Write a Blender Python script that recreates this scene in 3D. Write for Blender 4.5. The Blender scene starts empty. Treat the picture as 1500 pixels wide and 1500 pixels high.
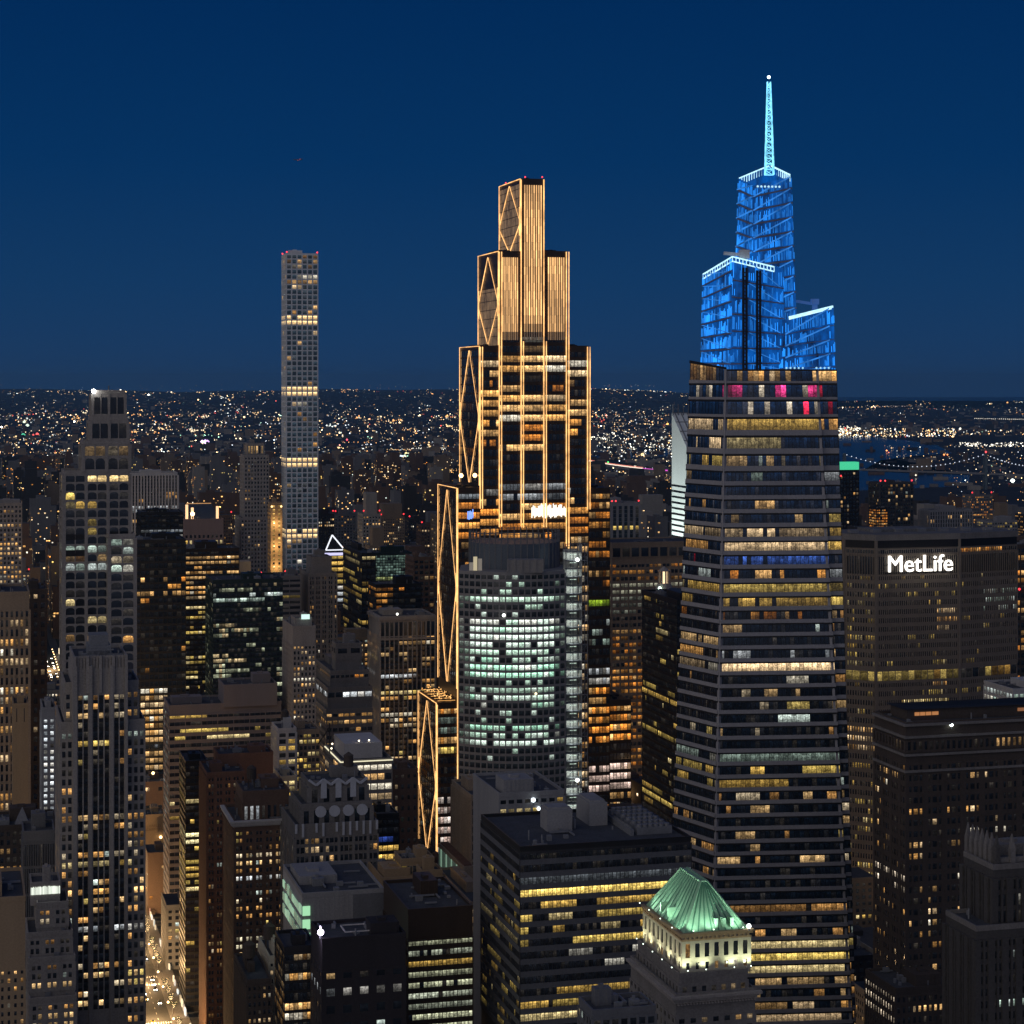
import bpy, math, random
import numpy as np
from math import radians, sin, cos, tan, pi

SC = bpy.context.scene
COL = SC.collection
RNG = np.random.default_rng(7)
random.seed(7)

# ------------------------------------------------------------------ camera
F, CX, HY, H = 3000.0, 750.0, 566.0, 310.0          # focal length and principal line in pixels of a 1500 px frame, eye height (m)
cam_d = bpy.data.cameras.new('camera')
cam = bpy.data.objects.new('camera', cam_d)
COL.objects.link(cam)
cam.location = (0, 0, H)
cam.rotation_euler = (pi / 2, 0, 0)
cam_d.sensor_width = 36
cam_d.lens = 36 * F / 1500
cam_d.shift_y = -(750 - HY) / 1500
cam_d.clip_start = 1
cam_d.clip_end = 200000
SC.camera = cam

# ------------------------------------------------------------------ world: blue hour sky, south-west afterglow raised behind the camera as added fill
world = bpy.data.worlds.new('World')
SC.world = world
world.use_nodes = True
nt = world.node_tree
nt.nodes.clear()
N = nt.nodes.new
tc = N('ShaderNodeTexCoord')
sep = N('ShaderNodeSeparateXYZ')
nt.links.new(tc.outputs['Generated'], sep.inputs[0])
ramp = N('ShaderNodeValToRGB')
nt.links.new(sep.outputs['Z'], ramp.inputs[0])
r = ramp.color_ramp
r.elements[0].position = 0.0
r.elements[0].color = (.0100, .0410, .116, 1)
r.elements[1].position = 1.0
r.elements[1].color = (.004, .017, .07, 1)
for p_, c_ in ((.05, (.0050, .0370, .116, 1)), (.11, (.0012, .0290, .108, 1)), (.19, (.0002, .0215, .092, 1)), (.45, (.002, .018, .078, 1))):
    e = r.elements.new(p_)
    e.color = c_
dot = N('ShaderNodeVectorMath')
dot.operation = 'DOT_PRODUCT'
nt.links.new(tc.outputs['Generated'], dot.inputs[0])
dot.inputs[1].default_value = (-.62, -.78, -.05)
mr = N('ShaderNodeMapRange')
nt.links.new(dot.outputs['Value'], mr.inputs[0])
mr.inputs[1].default_value = .1
mr.inputs[2].default_value = 1.0
mr.interpolation_type = 'SMOOTHSTEP'
mix = N('ShaderNodeMix')
mix.data_type = 'RGBA'
nt.links.new(mr.outputs[0], mix.inputs[0])
nt.links.new(ramp.outputs[0], mix.inputs[6])
mix.inputs[7].default_value = (.105, .098, .108, 1)
bg = N('ShaderNodeBackground')
nt.links.new(mix.outputs[2], bg.inputs[0])
bg.inputs[1].default_value = 1.08
wo = N('ShaderNodeOutputWorld')
nt.links.new(bg.outputs[0], wo.inputs[0])

# one very weak, very soft sun: what is left of the sunset, low in the south-west
sun_d = bpy.data.lights.new('afterglow_sun', 'SUN')
sun_d.energy = 0.60
sun_d.angle = radians(110)
sun_d.color = (1.0, .91, .85)
sun = bpy.data.objects.new('afterglow_sun', sun_d)
COL.objects.link(sun)
sun.rotation_euler = (radians(76), 0, radians(-38))

SC.view_settings.view_transform = 'Standard'
SC.view_settings.look = 'None'
SC.view_settings.exposure = 0
SC.view_settings.gamma = 1
SC.cycles.max_bounces = 4
SC.cycles.diffuse_bounces = 2
SC.cycles.glossy_bounces = 2
SC.cycles.transmission_bounces = 2
SC.cycles.volume_bounces = 0
SC.cycles.sample_clamp_indirect = 1.5
SC.cycles.use_denoising = True
SC.cycles.caustics_reflective = False
SC.cycles.caustics_refractive = False

# ------------------------------------------------------------------ the street grid: avenues run 14.9 degrees left of the view
TH = math.atan(800 / 3000)
cu, su = cos(TH), sin(TH)


def zat(py, Y):
    return H - (py - HY) / F * Y


def xat(px, Y):
    return (px - CX) / F * Y


def grid(x, y):
    return (x * cu + y * su, -x * su + y * cu)


def ungrid(u, v):
    return (u * cu - v * su, u * su + v * cu)


def pxof(x, y, z):
    return CX + F * x / y, HY + F * (H - z) / y


# ------------------------------------------------------------------ materials
MATS = {}


def newmat(name):
    m = bpy.data.materials.new(name)
    m.use_nodes = True
    m.node_tree.nodes.clear()
    out = m.node_tree.nodes.new('ShaderNodeOutputMaterial')
    return m, m.node_tree, out


def wallmat(name, col, var=.35, rough=.85, scale=.12, spec=.3, streak=True):
    if name in MATS:
        return MATS[name]
    m, t, out = newmat(name)
    b = t.nodes.new('ShaderNodeBsdfPrincipled')
    c = t.nodes.new('ShaderNodeTexCoord')
    mp = t.nodes.new('ShaderNodeMapping')
    mp.inputs['Scale'].default_value = (1, 1, .18 if streak else 1)
    t.links.new(c.outputs['Object'], mp.inputs[0])
    n1 = t.nodes.new('ShaderNodeTexNoise')
    n1.inputs['Scale'].default_value = scale
    n1.inputs['Detail'].default_value = 8
    n1.inputs['Roughness'].default_value = .7
    t.links.new(mp.outputs[0], n1.inputs[0])
    n2 = t.nodes.new('ShaderNodeTexNoise')
    n2.inputs['Scale'].default_value = 1.6
    n2.inputs['Detail'].default_value = 4
    t.links.new(c.outputs['Object'], n2.inputs[0])
    ad = t.nodes.new('ShaderNodeMath')
    ad.operation = 'ADD'
    t.links.new(n1.outputs[0], ad.inputs[0])
    t.links.new(n2.outputs[0], ad.inputs[1])
    mrr = t.nodes.new('ShaderNodeMapRange')
    mrr.inputs[1].default_value = .6
    mrr.inputs[2].default_value = 1.4
    mrr.inputs[3].default_value = 1 - var
    mrr.inputs[4].default_value = 1 + var
    t.links.new(ad.outputs[0], mrr.inputs[0])
    mx = t.nodes.new('ShaderNodeMix')
    mx.data_type = 'RGBA'
    mx.blend_type = 'MULTIPLY'
    mx.inputs[0].default_value = 1
    mx.inputs[6].default_value = (*col, 1)
    t.links.new(mrr.outputs[0], mx.inputs[7])
    t.links.new(mx.outputs[2], b.inputs['Base Color'])
    b.inputs['Roughness'].default_value = rough
    b.inputs['Specular IOR Level'].default_value = spec
    t.links.new(b.outputs[0], out.inputs[0])
    MATS[name] = m
    return m


def litmat(name, kind='pane'):
    """Panes and lamps: what they give off is stored per face in the attribute 'lit'."""
    if name in MATS:
        return MATS[name]
    m, t, out = newmat(name)
    b = t.nodes.new('ShaderNodeBsdfPrincipled')
    at_ = t.nodes.new('ShaderNodeAttribute')
    at_.attribute_name = 'lit'
    b.inputs['Emission Strength'].default_value = 1
    if kind == 'lamp':
        b.inputs['Base Color'].default_value = (.3, .3, .3, 1)
        t.links.new(at_.outputs['Color'], b.inputs['Emission Color'])
    else:
        b.inputs['Base Color'].default_value = (.012, .014, .018, 1)
        b.inputs['Roughness'].default_value = .12
        b.inputs['IOR'].default_value = 1.65
        c = t.nodes.new('ShaderNodeTexCoord')
        # what is seen in the room: furniture, people, ceiling lamps
        n1 = t.nodes.new('ShaderNodeTexNoise')
        n1.inputs['Scale'].default_value = .55 if kind == 'pane' else .9
        n1.inputs['Detail'].default_value = 5
        n1.inputs['Roughness'].default_value = .75
        t.links.new(c.outputs['Object'], n1.inputs[0])
        mrr = t.nodes.new('ShaderNodeMapRange')
        mrr.inputs[1].default_value = .36
        mrr.inputs[2].default_value = .66
        mrr.inputs[3].default_value = .50
        mrr.inputs[4].default_value = 1.75
        t.links.new(n1.outputs[0], mrr.inputs[0])
        # a blind pulled part of the way down in about half of the windows
        uv = t.nodes.new('ShaderNodeUVMap')
        sx = t.nodes.new('ShaderNodeSeparateXYZ')
        t.links.new(uv.outputs[0], sx.inputs[0])
        a1 = t.nodes.new('ShaderNodeMath')
        a1.operation = 'MULTIPLY_ADD'
        t.links.new(at_.outputs['Alpha'], a1.inputs[0])
        a1.inputs[1].default_value = -1.7
        a1.inputs[2].default_value = 1.7
        gt = t.nodes.new('ShaderNodeMath')
        gt.operation = 'GREATER_THAN'
        t.links.new(sx.outputs[1], gt.inputs[0])
        t.links.new(a1.outputs[0], gt.inputs[1])
        bl = t.nodes.new('ShaderNodeMapRange')
        bl.inputs[3].default_value = 1
        bl.inputs[4].default_value = .5
        t.links.new(gt.outputs[0], bl.inputs[0])
        # bright ceiling, dim clutter of desks below
        cr_ = t.nodes.new('ShaderNodeValToRGB')
        for p_, v_ in ((.0, .30), (.30, .50), (.55, .95), (.74, 1.0), (.80, 1.75), (.92, 1.5), (1.0, .8)):
            e_ = cr_.color_ramp.elements.new(p_) if p_ not in (0.0, 1.0) else cr_.color_ramp.elements[0 if p_ == 0 else -1]
            e_.color = (v_, v_, v_, 1)
        t.links.new(sx.outputs[1], cr_.inputs[0])
        n2 = t.nodes.new('ShaderNodeTexNoise')
        n2.inputs['Scale'].default_value = 1.7
        n2.inputs['Detail'].default_value = 2
        t.links.new(c.outputs['Object'], n2.inputs[0])
        m2 = t.nodes.new('ShaderNodeMapRange')
        m2.inputs[1].default_value = .40
        m2.inputs[2].default_value = .60
        m2.inputs[3].default_value = .62
        m2.inputs[4].default_value = 1.4
        t.links.new(n2.outputs[0], m2.inputs[0])
        mm = t.nodes.new('ShaderNodeMath')
        mm.operation = 'MULTIPLY'
        t.links.new(mrr.outputs[0], mm.inputs[0])
        t.links.new(cr_.outputs[0], mm.inputs[1])
        m3 = t.nodes.new('ShaderNodeMath')
        m3.operation = 'MULTIPLY'
        t.links.new(mm.outputs[0], m3.inputs[0])
        t.links.new(m2.outputs[0], m3.inputs[1])
        mrr = m3
        mu = t.nodes.new('ShaderNodeMath')
        mu.operation = 'MULTIPLY'
        t.links.new(mrr.outputs[0], mu.inputs[0])
        t.links.new(bl.outputs[0], mu.inputs[1])
        mx = t.nodes.new('ShaderNodeMix')
        mx.data_type = 'RGBA'
        mx.blend_type = 'MULTIPLY'
        mx.inputs[0].default_value = 1
        t.links.new(at_.outputs['Color'], mx.inputs[6])
        t.links.new(mu.outputs[0], mx.inputs[7])
        t.links.new(mx.outputs[2], b.inputs['Emission Color'])
    t.links.new(b.outputs[0], out.inputs[0])
    m.cycles.emission_sampling = 'NONE'
    MATS[name] = m
    return m


def glowmat(name, col, strength, var=0, scale=.2, base=(.1, .1, .1), stretch=1.0):
    if name in MATS:
        return MATS[name]
    m, t, out = newmat(name)
    b = t.nodes.new('ShaderNodeBsdfPrincipled')
    b.inputs['Base Color'].default_value = (*base, 1)
    b.inputs['Roughness'].default_value = .4
    b.inputs['Emission Color'].default_value = (*col, 1)
    b.inputs['Emission Strength'].default_value = strength
    if var:
        c = t.nodes.new('ShaderNodeTexCoord')
        mp = t.nodes.new('ShaderNodeMapping')
        mp.inputs['Scale'].default_value = (1, 1, stretch)
        t.links.new(c.outputs['Object'], mp.inputs[0])
        n1 = t.nodes.new('ShaderNodeTexNoise')
        n1.inputs['Scale'].default_value = scale
        n1.inputs['Detail'].default_value = 5
        n1.inputs['Roughness'].default_value = .7
        t.links.new(mp.outputs[0], n1.inputs[0])
        mrr = t.nodes.new('ShaderNodeMapRange')
        mrr.inputs[1].default_value = .32
        mrr.inputs[2].default_value = .7
        mrr.inputs[3].default_value = strength * (1 - var)
        mrr.inputs[4].default_value = strength * (1 + var * 1.3)
        t.links.new(n1.outputs[0], mrr.inputs[0])
        t.links.new(mrr.outputs[0], b.inputs['Emission Strength'])
    t.links.new(b.outputs[0], out.inputs[0])
    m.cycles.emission_sampling = 'NONE'
    MATS[name] = m
    return m


PANE = litmat('window_glass', 'pane')
LAMP = litmat('lamp_glow', 'lamp')
STONE = wallmat('pale_limestone', (.34, .315, .295))
STONE_D = wallmat('grey_limestone', (.22, .208, .20))
STONE_W = wallmat('warm_limestone', (.36, .28, .20))
BRICK = wallmat('brown_brick', (.16, .105, .078))
BRICK_D = wallmat('dark_brick', (.085, .068, .058))
BRICK_R = wallmat('red_brick', (.185, .105, .075))
CONC = wallmat('grey_concrete', (.30, .30, .31), .25)
CONC_W = wallmat('white_concrete', (.55, .54, .53), .2)
DARKM = wallmat('black_metal', (.022, .021, .022), .3, .45)
BRONZE = wallmat('bronze_metal', (.05, .034, .024), .3, .4)
GREYM = wallmat('grey_metal', (.16, .165, .18), .25, .5)
GREENG = wallmat('green_black_metal', (.025, .04, .036), .3, .4)
TAN = wallmat('tan_brick', (.40, .29, .18), .2)
CREAM = wallmat('cream_terracotta', (.55, .52, .42), .15)
COPPER = wallmat('green_copper', (.33, .58, .38), .07, .6, .2)
TAR = wallmat('dark_roofing', (.075, .08, .09), .5, .9, .25, streak=False)
GRAVELR = wallmat('pale_roofing', (.17, .175, .18), .45, .9, .25, streak=False)
STEEL = wallmat('roof_unit_metal', (.22, .23, .25), .3, .5)
ASPHALT = wallmat('asphalt', (.05, .05, .05), .35, .8, .3, streak=False)
PAVE = wallmat('pavement_concrete', (.17, .16, .15), .3, .85, .4, streak=False)
PAINT = wallmat('road_paint', (.75, .73, .68), .2, .7, .5, streak=False)
EARTH = wallmat('city_ground', (.035, .037, .04), .6, .95, .004, streak=False)
WATERM = wallmat('river_water', (.008, .016, .03), .3, .22, .01, .5, streak=False)

WARM = [((1, .50, .14), 3), ((1, .58, .22), 4), ((1, .70, .38), 3), ((1, .90, .70), 1)]
YELL = [((1, .70, .17), 4), ((1, .62, .14), 3), ((1, .78, .36), 2)]
COOL = [((.80, 1, .86), 3), ((.88, 1, .95), 3), ((1, .95, .80), 2), ((.72, .95, .80), 2)]
GREEN = [((.70, 1, .78), 5), ((.82, 1, .86), 5), ((.50, .95, .68), 1), ((.98, 1, .88), 2)]
ORNG = [((1, .34, .05), 4), ((1, .43, .09), 3), ((1, .56, .20), 2)]
MIXED = [((1, .50, .15), 4), ((1, .64, .28), 4), ((1, .80, .52), 2), ((.85, 1, .90), 1), ((1, .74, .22), 1)]
WHITE = [((.92, .97, 1), 4), ((1, .95, .86), 2), ((.85, .93, 1), 2)]
PARTY = [((1, .03, .09), 4), ((1, .06, .30), 3), ((1, .60, .26), 2), ((.95, .8, .6), 2), ((.2, .8, .8), .4)]
BLUEW = [((.1, .25, 1), 2), ((1, .7, .4), 2), ((.5, .8, 1), 2)]


def pick(pal, rng):
    w = np.array([p[1] for p in pal], float)
    return np.array(pal[rng.choice(len(pal), p=w / w.sum())][0])


# ------------------------------------------------------------------ mesh collector
class MB:
    def __init__(self):
        self.q = []      # (N,k,3) arrays
        self.mi = []
        self.lit = []
        self.uv = False

    def add(self, arr, mi=0, lit=None):
        if isinstance(arr, list) and len({len(f) for f in arr}) > 1:
            for f in arr:
                self.add([f], mi, lit)
            return self
        arr = np.asarray(arr, float)
        if arr.ndim == 2:
            arr = arr[None]
        if len(arr) == 0:
            return self
        self.q.append(arr)
        self.mi.append(np.full(len(arr), mi, np.int32))
        if lit is None:
            lit = np.zeros((len(arr), 4))
        lit = np.asarray(lit, float)
        if lit.ndim == 1:
            lit = np.tile(lit, (len(arr), 1))
        self.lit.append(lit)
        return self

    def box(self, x0, x1, y0, y1, z0, z1, mi=0, lit=None, bottom=False, top=True):
        v = [(x0, y0, z0), (x1, y0, z0), (x1, y1, z0), (x0, y1, z0), (x0, y0, z1), (x1, y0, z1), (x1, y1, z1), (x0, y1, z1)]
        f = [(0, 1, 5, 4), (1, 2, 6, 5), (2, 3, 7, 6), (3, 0, 4, 7)]
        if top:
            f.append((4, 5, 6, 7))
        if bottom:
            f.append((3, 2, 1, 0))
        return self.add([[v[i] for i in ff] for ff in f], mi, lit)

    def bar(self, p, q, w, mi=0, lit=None, w2=None):
        """A square bar from p to q, w wide (w2 wide at q)."""
        p, q = np.array(p, float), np.array(q, float)
        d = q - p
        L = np.linalg.norm(d)
        if L < 1e-6:
            return self
        d = d / L
        a = np.cross(d, (0, 0, 1.0))
        if np.linalg.norm(a) < 1e-3:
            a = np.array((1.0, 0, 0))
        a /= np.linalg.norm(a)
        b = np.cross(d, a)
        w2 = w if w2 is None else w2
        c = [(-1, -1), (1, -1), (1, 1), (-1, 1)]
        A = [p + (a * i + b * j) * w / 2 for i, j in c]
        B = [q + (a * i + b * j) * w2 / 2 for i, j in c]
        f = [[A[i], A[(i + 1) % 4], B[(i + 1) % 4], B[i]] for i in range(4)] + [A[::-1], B]
        return self.add(f, mi, lit)

    def frustum(self, lo, hi, mi=0, top=True, lit=None):
        """lo, hi: rings of points (same count)."""
        n = len(lo)
        self.add([[lo[i], lo[(i + 1) % n], hi[(i + 1) % n], hi[i]] for i in range(n)], mi, lit)
        if top:
            c = np.mean(np.array(hi, float), axis=0)
            self.add([[hi[i], hi[(i + 1) % n], c] for i in range(n)], mi, lit)
        return self

    def cyl(self, x, y, z0, z1, r0, r1=None, n=12, mi=0, lit=None, top=True):
        r1 = r0 if r1 is None else r1
        an = [2 * pi * i / n for i in range(n)]
        lo = [(x + r0 * cos(a), y + r0 * sin(a), z0) for a in an]
        hi = [(x + r1 * cos(a), y + r1 * sin(a), z1) for a in an]
        return self.frustum(lo, hi, mi, top, lit)

    def octas(self, pts, rad, lit, mi=0):
        pts = np.asarray(pts, float)
        rad = np.asarray(rad, float).reshape(-1, 1)
        ax = [np.array(a, float) for a in ((1, 0, 0), (0, 1, 0), (-1, 0, 0), (0, -1, 0))]
        up, dn = np.array((0, 0, 1.0)), np.array((0, 0, -1.0))
        for i in range(4):
            for w in (up, dn):
                self.add(np.stack([pts + rad * ax[i], pts + rad * ax[(i + 1) % 4], pts + rad * w], 1), mi, lit)
        return self

    def ball(self, x, y, z, rad, lit=None, mi=0, n=10, m=6):
        for j in range(m):
            t0, t1 = -pi / 2 + pi * j / m, -pi / 2 + pi * (j + 1) / m
            for i in range(n):
                a0, a1 = 2 * pi * i / n, 2 * pi * (i + 1) / n
                P = lambda a, t: (x + rad * cos(t) * cos(a), y + rad * cos(t) * sin(a), z + rad * sin(t))
                if j == 0:
                    self.add([[P(a0, t0), P(a1, t1), P(a0, t1)]], mi, lit)
                elif j == m - 1:
                    self.add([[P(a0, t0), P(a1, t0), P(a0, t1)]], mi, lit)
                else:
                    self.add([[P(a0, t0), P(a1, t0), P(a1, t1), P(a0, t1)]], mi, lit)
        return self

    def build(self, name, mats, parent=None):
        if not self.q:
            return None
        if not isinstance(mats, (list, tuple)):
            mats = [mats]
        me = bpy.data.meshes.new(name)
        V = np.concatenate([a.reshape(-1, 3) for a in self.q])
        tot = np.concatenate([np.full(len(a), a.shape[1], np.int32) for a in self.q])
        start = np.concatenate([[0], np.cumsum(tot)[:-1]]).astype(np.int32)
        me.vertices.add(len(V))
        me.vertices.foreach_set('co', V.astype(np.float32).ravel())
        me.loops.add(len(V))
        me.loops.foreach_set('vertex_index', np.arange(len(V), dtype=np.int32))
        me.polygons.add(len(tot))
        me.polygons.foreach_set('loop_start', start)
        me.polygons.foreach_set('material_index', np.concatenate(self.mi))
        for m in mats:
            me.materials.append(m)
        L = np.concatenate(self.lit)
        if L.any():
            at_ = me.attributes.new('lit', 'FLOAT_COLOR', 'FACE')
            at_.data.foreach_set('color', L.astype(np.float32).ravel())
        uvl = me.uv_layers.new(name='UVMap')
        pat4 = np.array([(0, 0), (1, 0), (1, 1), (0, 1)], np.float32)
        uv = np.concatenate([np.tile(pat4[:a.shape[1]], (len(a), 1)) for a in self.q])
        uvl.data.foreach_set('uv', uv.ravel())
        me.update(calc_edges=True)
        o = bpy.data.objects.new(name, me)
        COL.objects.link(o)
        if parent is not None:
            o.parent = parent
        return o


def tag(o, label=None, cat=None, group=None, kind=None):
    if label:
        o['label'] = label
    if cat:
        o['category'] = cat
    if group:
        o['group'] = group
    if kind:
        o['kind'] = kind
    return o


def empty(name, loc, rz=0):
    o = bpy.data.objects.new(name, None)
    COL.objects.link(o)
    o.location = loc
    o.rotation_euler = (0, 0, rz)
    return o


# ------------------------------------------------------------------ facade
ST = dict(pier=.28, span=.38, pd=.35, sd=.22, major=0, arch=False, cap=1.2, full=False)


def bil(A, B, C, D, s, t):
    s = np.asarray(s)[..., None]
    t = np.asarray(t)[..., None]
    return A * (1 - s) * (1 - t) + B * s * (1 - t) + C * s * t + D * (1 - s) * t


def slabs(mb, A, B, C, D, n, s0, s1, t0, t1, d, mi=0):
    s0, s1, t0, t1 = np.broadcast_arrays(*[np.atleast_1d(np.asarray(a, float)) for a in (s0, s1, t0, t1)])
    b = [bil(A, B, C, D, s, t) for s, t in ((s0, t0), (s1, t0), (s1, t1), (s0, t1))]
    o = [x + n * d for x in b]
    for q in ((o[0], o[1], o[2], o[3]), (b[0], b[1], o[1], o[0]), (o[3], o[2], b[2], b[3]), (b[0], o[0], o[3], b[3]), (o[1], b[1], b[2], o[2])):
        mb.add(np.stack(q, 1), mi)


def lit_grid(nx, nz, spec, rng, pys=None, over=()):
    """RGBA per cell: rows run from the bottom up."""
    out = np.zeros((nz, nx, 4))
    out[..., 3] = rng.random((nz, nx))
    for j in range(nz):
        sp = spec
        if pys is not None:
            for y0, y1, o_ in over:
                if y0 <= pys[j] <= y1:
                    sp = {**spec, **o_}
        p, pf, pal, s, run = min(1, sp.get('p', .2) * 1.22), sp.get('pf', .08), sp.get('pal', MIXED), sp.get('s', .8) * 1.15, sp.get('run', 2.5)
        full = rng.random() < pf
        base = pick(pal, rng)
        fl = .75 + .5 * rng.random()
        on = rng.random() < p
        xr = sp.get('x')
        smooth, level, dark = sp.get('smooth'), .3 + .9 * rng.random(), np.array(sp.get('dark', (.0022, .0028, .0042)))
        was = False
        for i in range(nx):
            if full:
                k = rng.random() < .92
            else:
                if rng.random() < 1 / run:
                    on = rng.random() < p
                k = on
            if xr and not (xr[0] <= (i + .5) / nx <= xr[1]):
                k = False
            if k:
                c = base if rng.random() < .65 else pick(pal, rng)
                if sp.get('flat'):
                    out[j, i, 3] = 0
                    g = s * (.9 + .2 * rng.random())
                elif smooth:
                    if not was:
                        level = .35 + .85 * rng.random()
                        if not full:
                            base = pick(pal, rng)
                    c = base
                    g = s * fl * level * (.85 + .3 * rng.random())
                else:
                    g = s * fl * (.16 + 1.0 * rng.random() ** (.7 if full else 1.7))
                out[j, i, :3] = c * g
            else:
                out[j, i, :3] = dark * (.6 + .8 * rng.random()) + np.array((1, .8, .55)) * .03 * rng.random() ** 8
            was = k
    return out


def facade(wall, wins, A, B, C, D, nx, nz, st, lit, wallmi=0, rowgroups=False):
    A, B, C, D = [np.array(p, float) for p in (A, B, C, D)]
    st = {**ST, **st}
    n = np.cross(B - A, D - A)
    n /= np.linalg.norm(n)
    W = np.linalg.norm(B - A)
    Hh = np.linalg.norm(D - A)
    pw = st['pier']
    i = np.arange(nx + 1)
    w = np.full(nx + 1, pw)
    dep = st['pd']
    if st['major']:
        mj = (i % st['major'] == 0)
        w = np.where(mj, pw * 1.7, pw * .55)
    s0 = np.clip((i - w / 2) / nx, -dep * .96 / W, 1)
    s1 = np.clip((i + w / 2) / nx, 0, 1 + dep * .96 / W)
    s0[0] = -dep * .96 / W
    s1[-1] = 1 + dep * .96 / W
    if pw > 0:
        if st['major']:
            slabs(wall, A, B, C, D, n, s0[mj], s1[mj], 0, 1 + .12 / Hh, dep * 1.25, wallmi)
            slabs(wall, A, B, C, D, n, s0[~mj], s1[~mj], 0, 1 + .1 / Hh, dep, wallmi)
        else:
            slabs(wall, A, B, C, D, n, s0, s1, 0, 1 + .1 / Hh, dep, wallmi)
    j = np.arange(nz)
    if st['span'] > 0:
        slabs(wall, A, B, C, D, n, 0, 1, j / nz, (j + st['span']) / nz, st['sd'], st.get('smi', wallmi))
        slabs(wall, A, B, C, D, n, 0, 1, np.array([1 - .12 / nz]), np.array([1 + .05 / Hh]), st['sd'] * 1.02, wallmi)
    jj, ii = np.mgrid[0:nz, 0:nx]
    a0 = (ii + w[:-1][None] / 2) / nx
    a1 = (ii + 1 - w[1:][None] / 2) / nx
    t0 = (jj + st['span']) / nz
    t1 = (jj + 1) / nz + 0 * ii
    P = [bil(A, B, C, D, s, t) + n * .05 for s, t in ((a0, t0), (a1, t0), (a1, t1), (a0, t1))]
    Q = np.stack(P, 2)                       # nz,nx,4,3
    if st['arch']:
        hh = (t1 - t0) * .34
        ww = (a1 - a0) * .32
        ba = lambda s, t: bil(A, B, C, D, s, t) + n * (st['sd'] * .98)
        for sa, sg in ((a0, 1), (a1, -1)):
            m_ = ba(sa + sg * ww * .30, t1 - hh * .30)
            wall.add(np.stack([ba(sa, t1), ba(sa + sg * ww, t1), m_], 2).reshape(-1, 3, 3), wallmi)
            wall.add(np.stack([ba(sa, t1), m_, ba(sa, t1 - hh)], 2).reshape(-1, 3, 3), wallmi)
    if rowgroups:
        for r_ in range(nz):
            wins.append((Q[r_], lit[r_]))
    else:
        for q, l in zip(Q.reshape(-1, 4, 3), lit.reshape(-1, 4)):
            wins.append((q[None], l[None]))
    return n


def emit_windows(wins, root, limit=100, part='window', rest='window_grid', rng=RNG, keep=None):
    """The brightest panes become parts of their own, the others one part of kind stuff."""
    if not wins:
        return
    sc = np.array([l[:, :3].sum() * 1.0 for q, l in wins])
    order = np.argsort(-sc)
    if len(wins) <= limit:
        sel, oth = order, []
    else:
        sel, oth = order[:limit], order[limit:]
    for k in sel:
        MB().add(wins[k][0], 0, wins[k][1]).build(part, PANE, root)
    if len(oth):
        mb = MB()
        mb.add(np.concatenate([wins[k][0] for k in oth]), 0, np.concatenate([wins[k][1] for k in oth]))
        o = mb.build(rest, PANE, root)
        o['kind'] = 'stuff'


FOOT = []        # world footprints of everything built by hand: (name, SW, w, d)


def solve(pl, pc, pr, Y, d=None, w=None):
    """SW corner at pixel pc and distance Y; width from pr, depth from pl."""
    X = xat(pc, Y)
    if w is None:
        k = (pr - CX) / F
        w = (k * Y - X) / (cu - k * su)
    if d is None:
        k2 = (pl - CX) / F
        d = (X - k2 * Y) / (su + k2 * cu)
    return X, w, d


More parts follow.
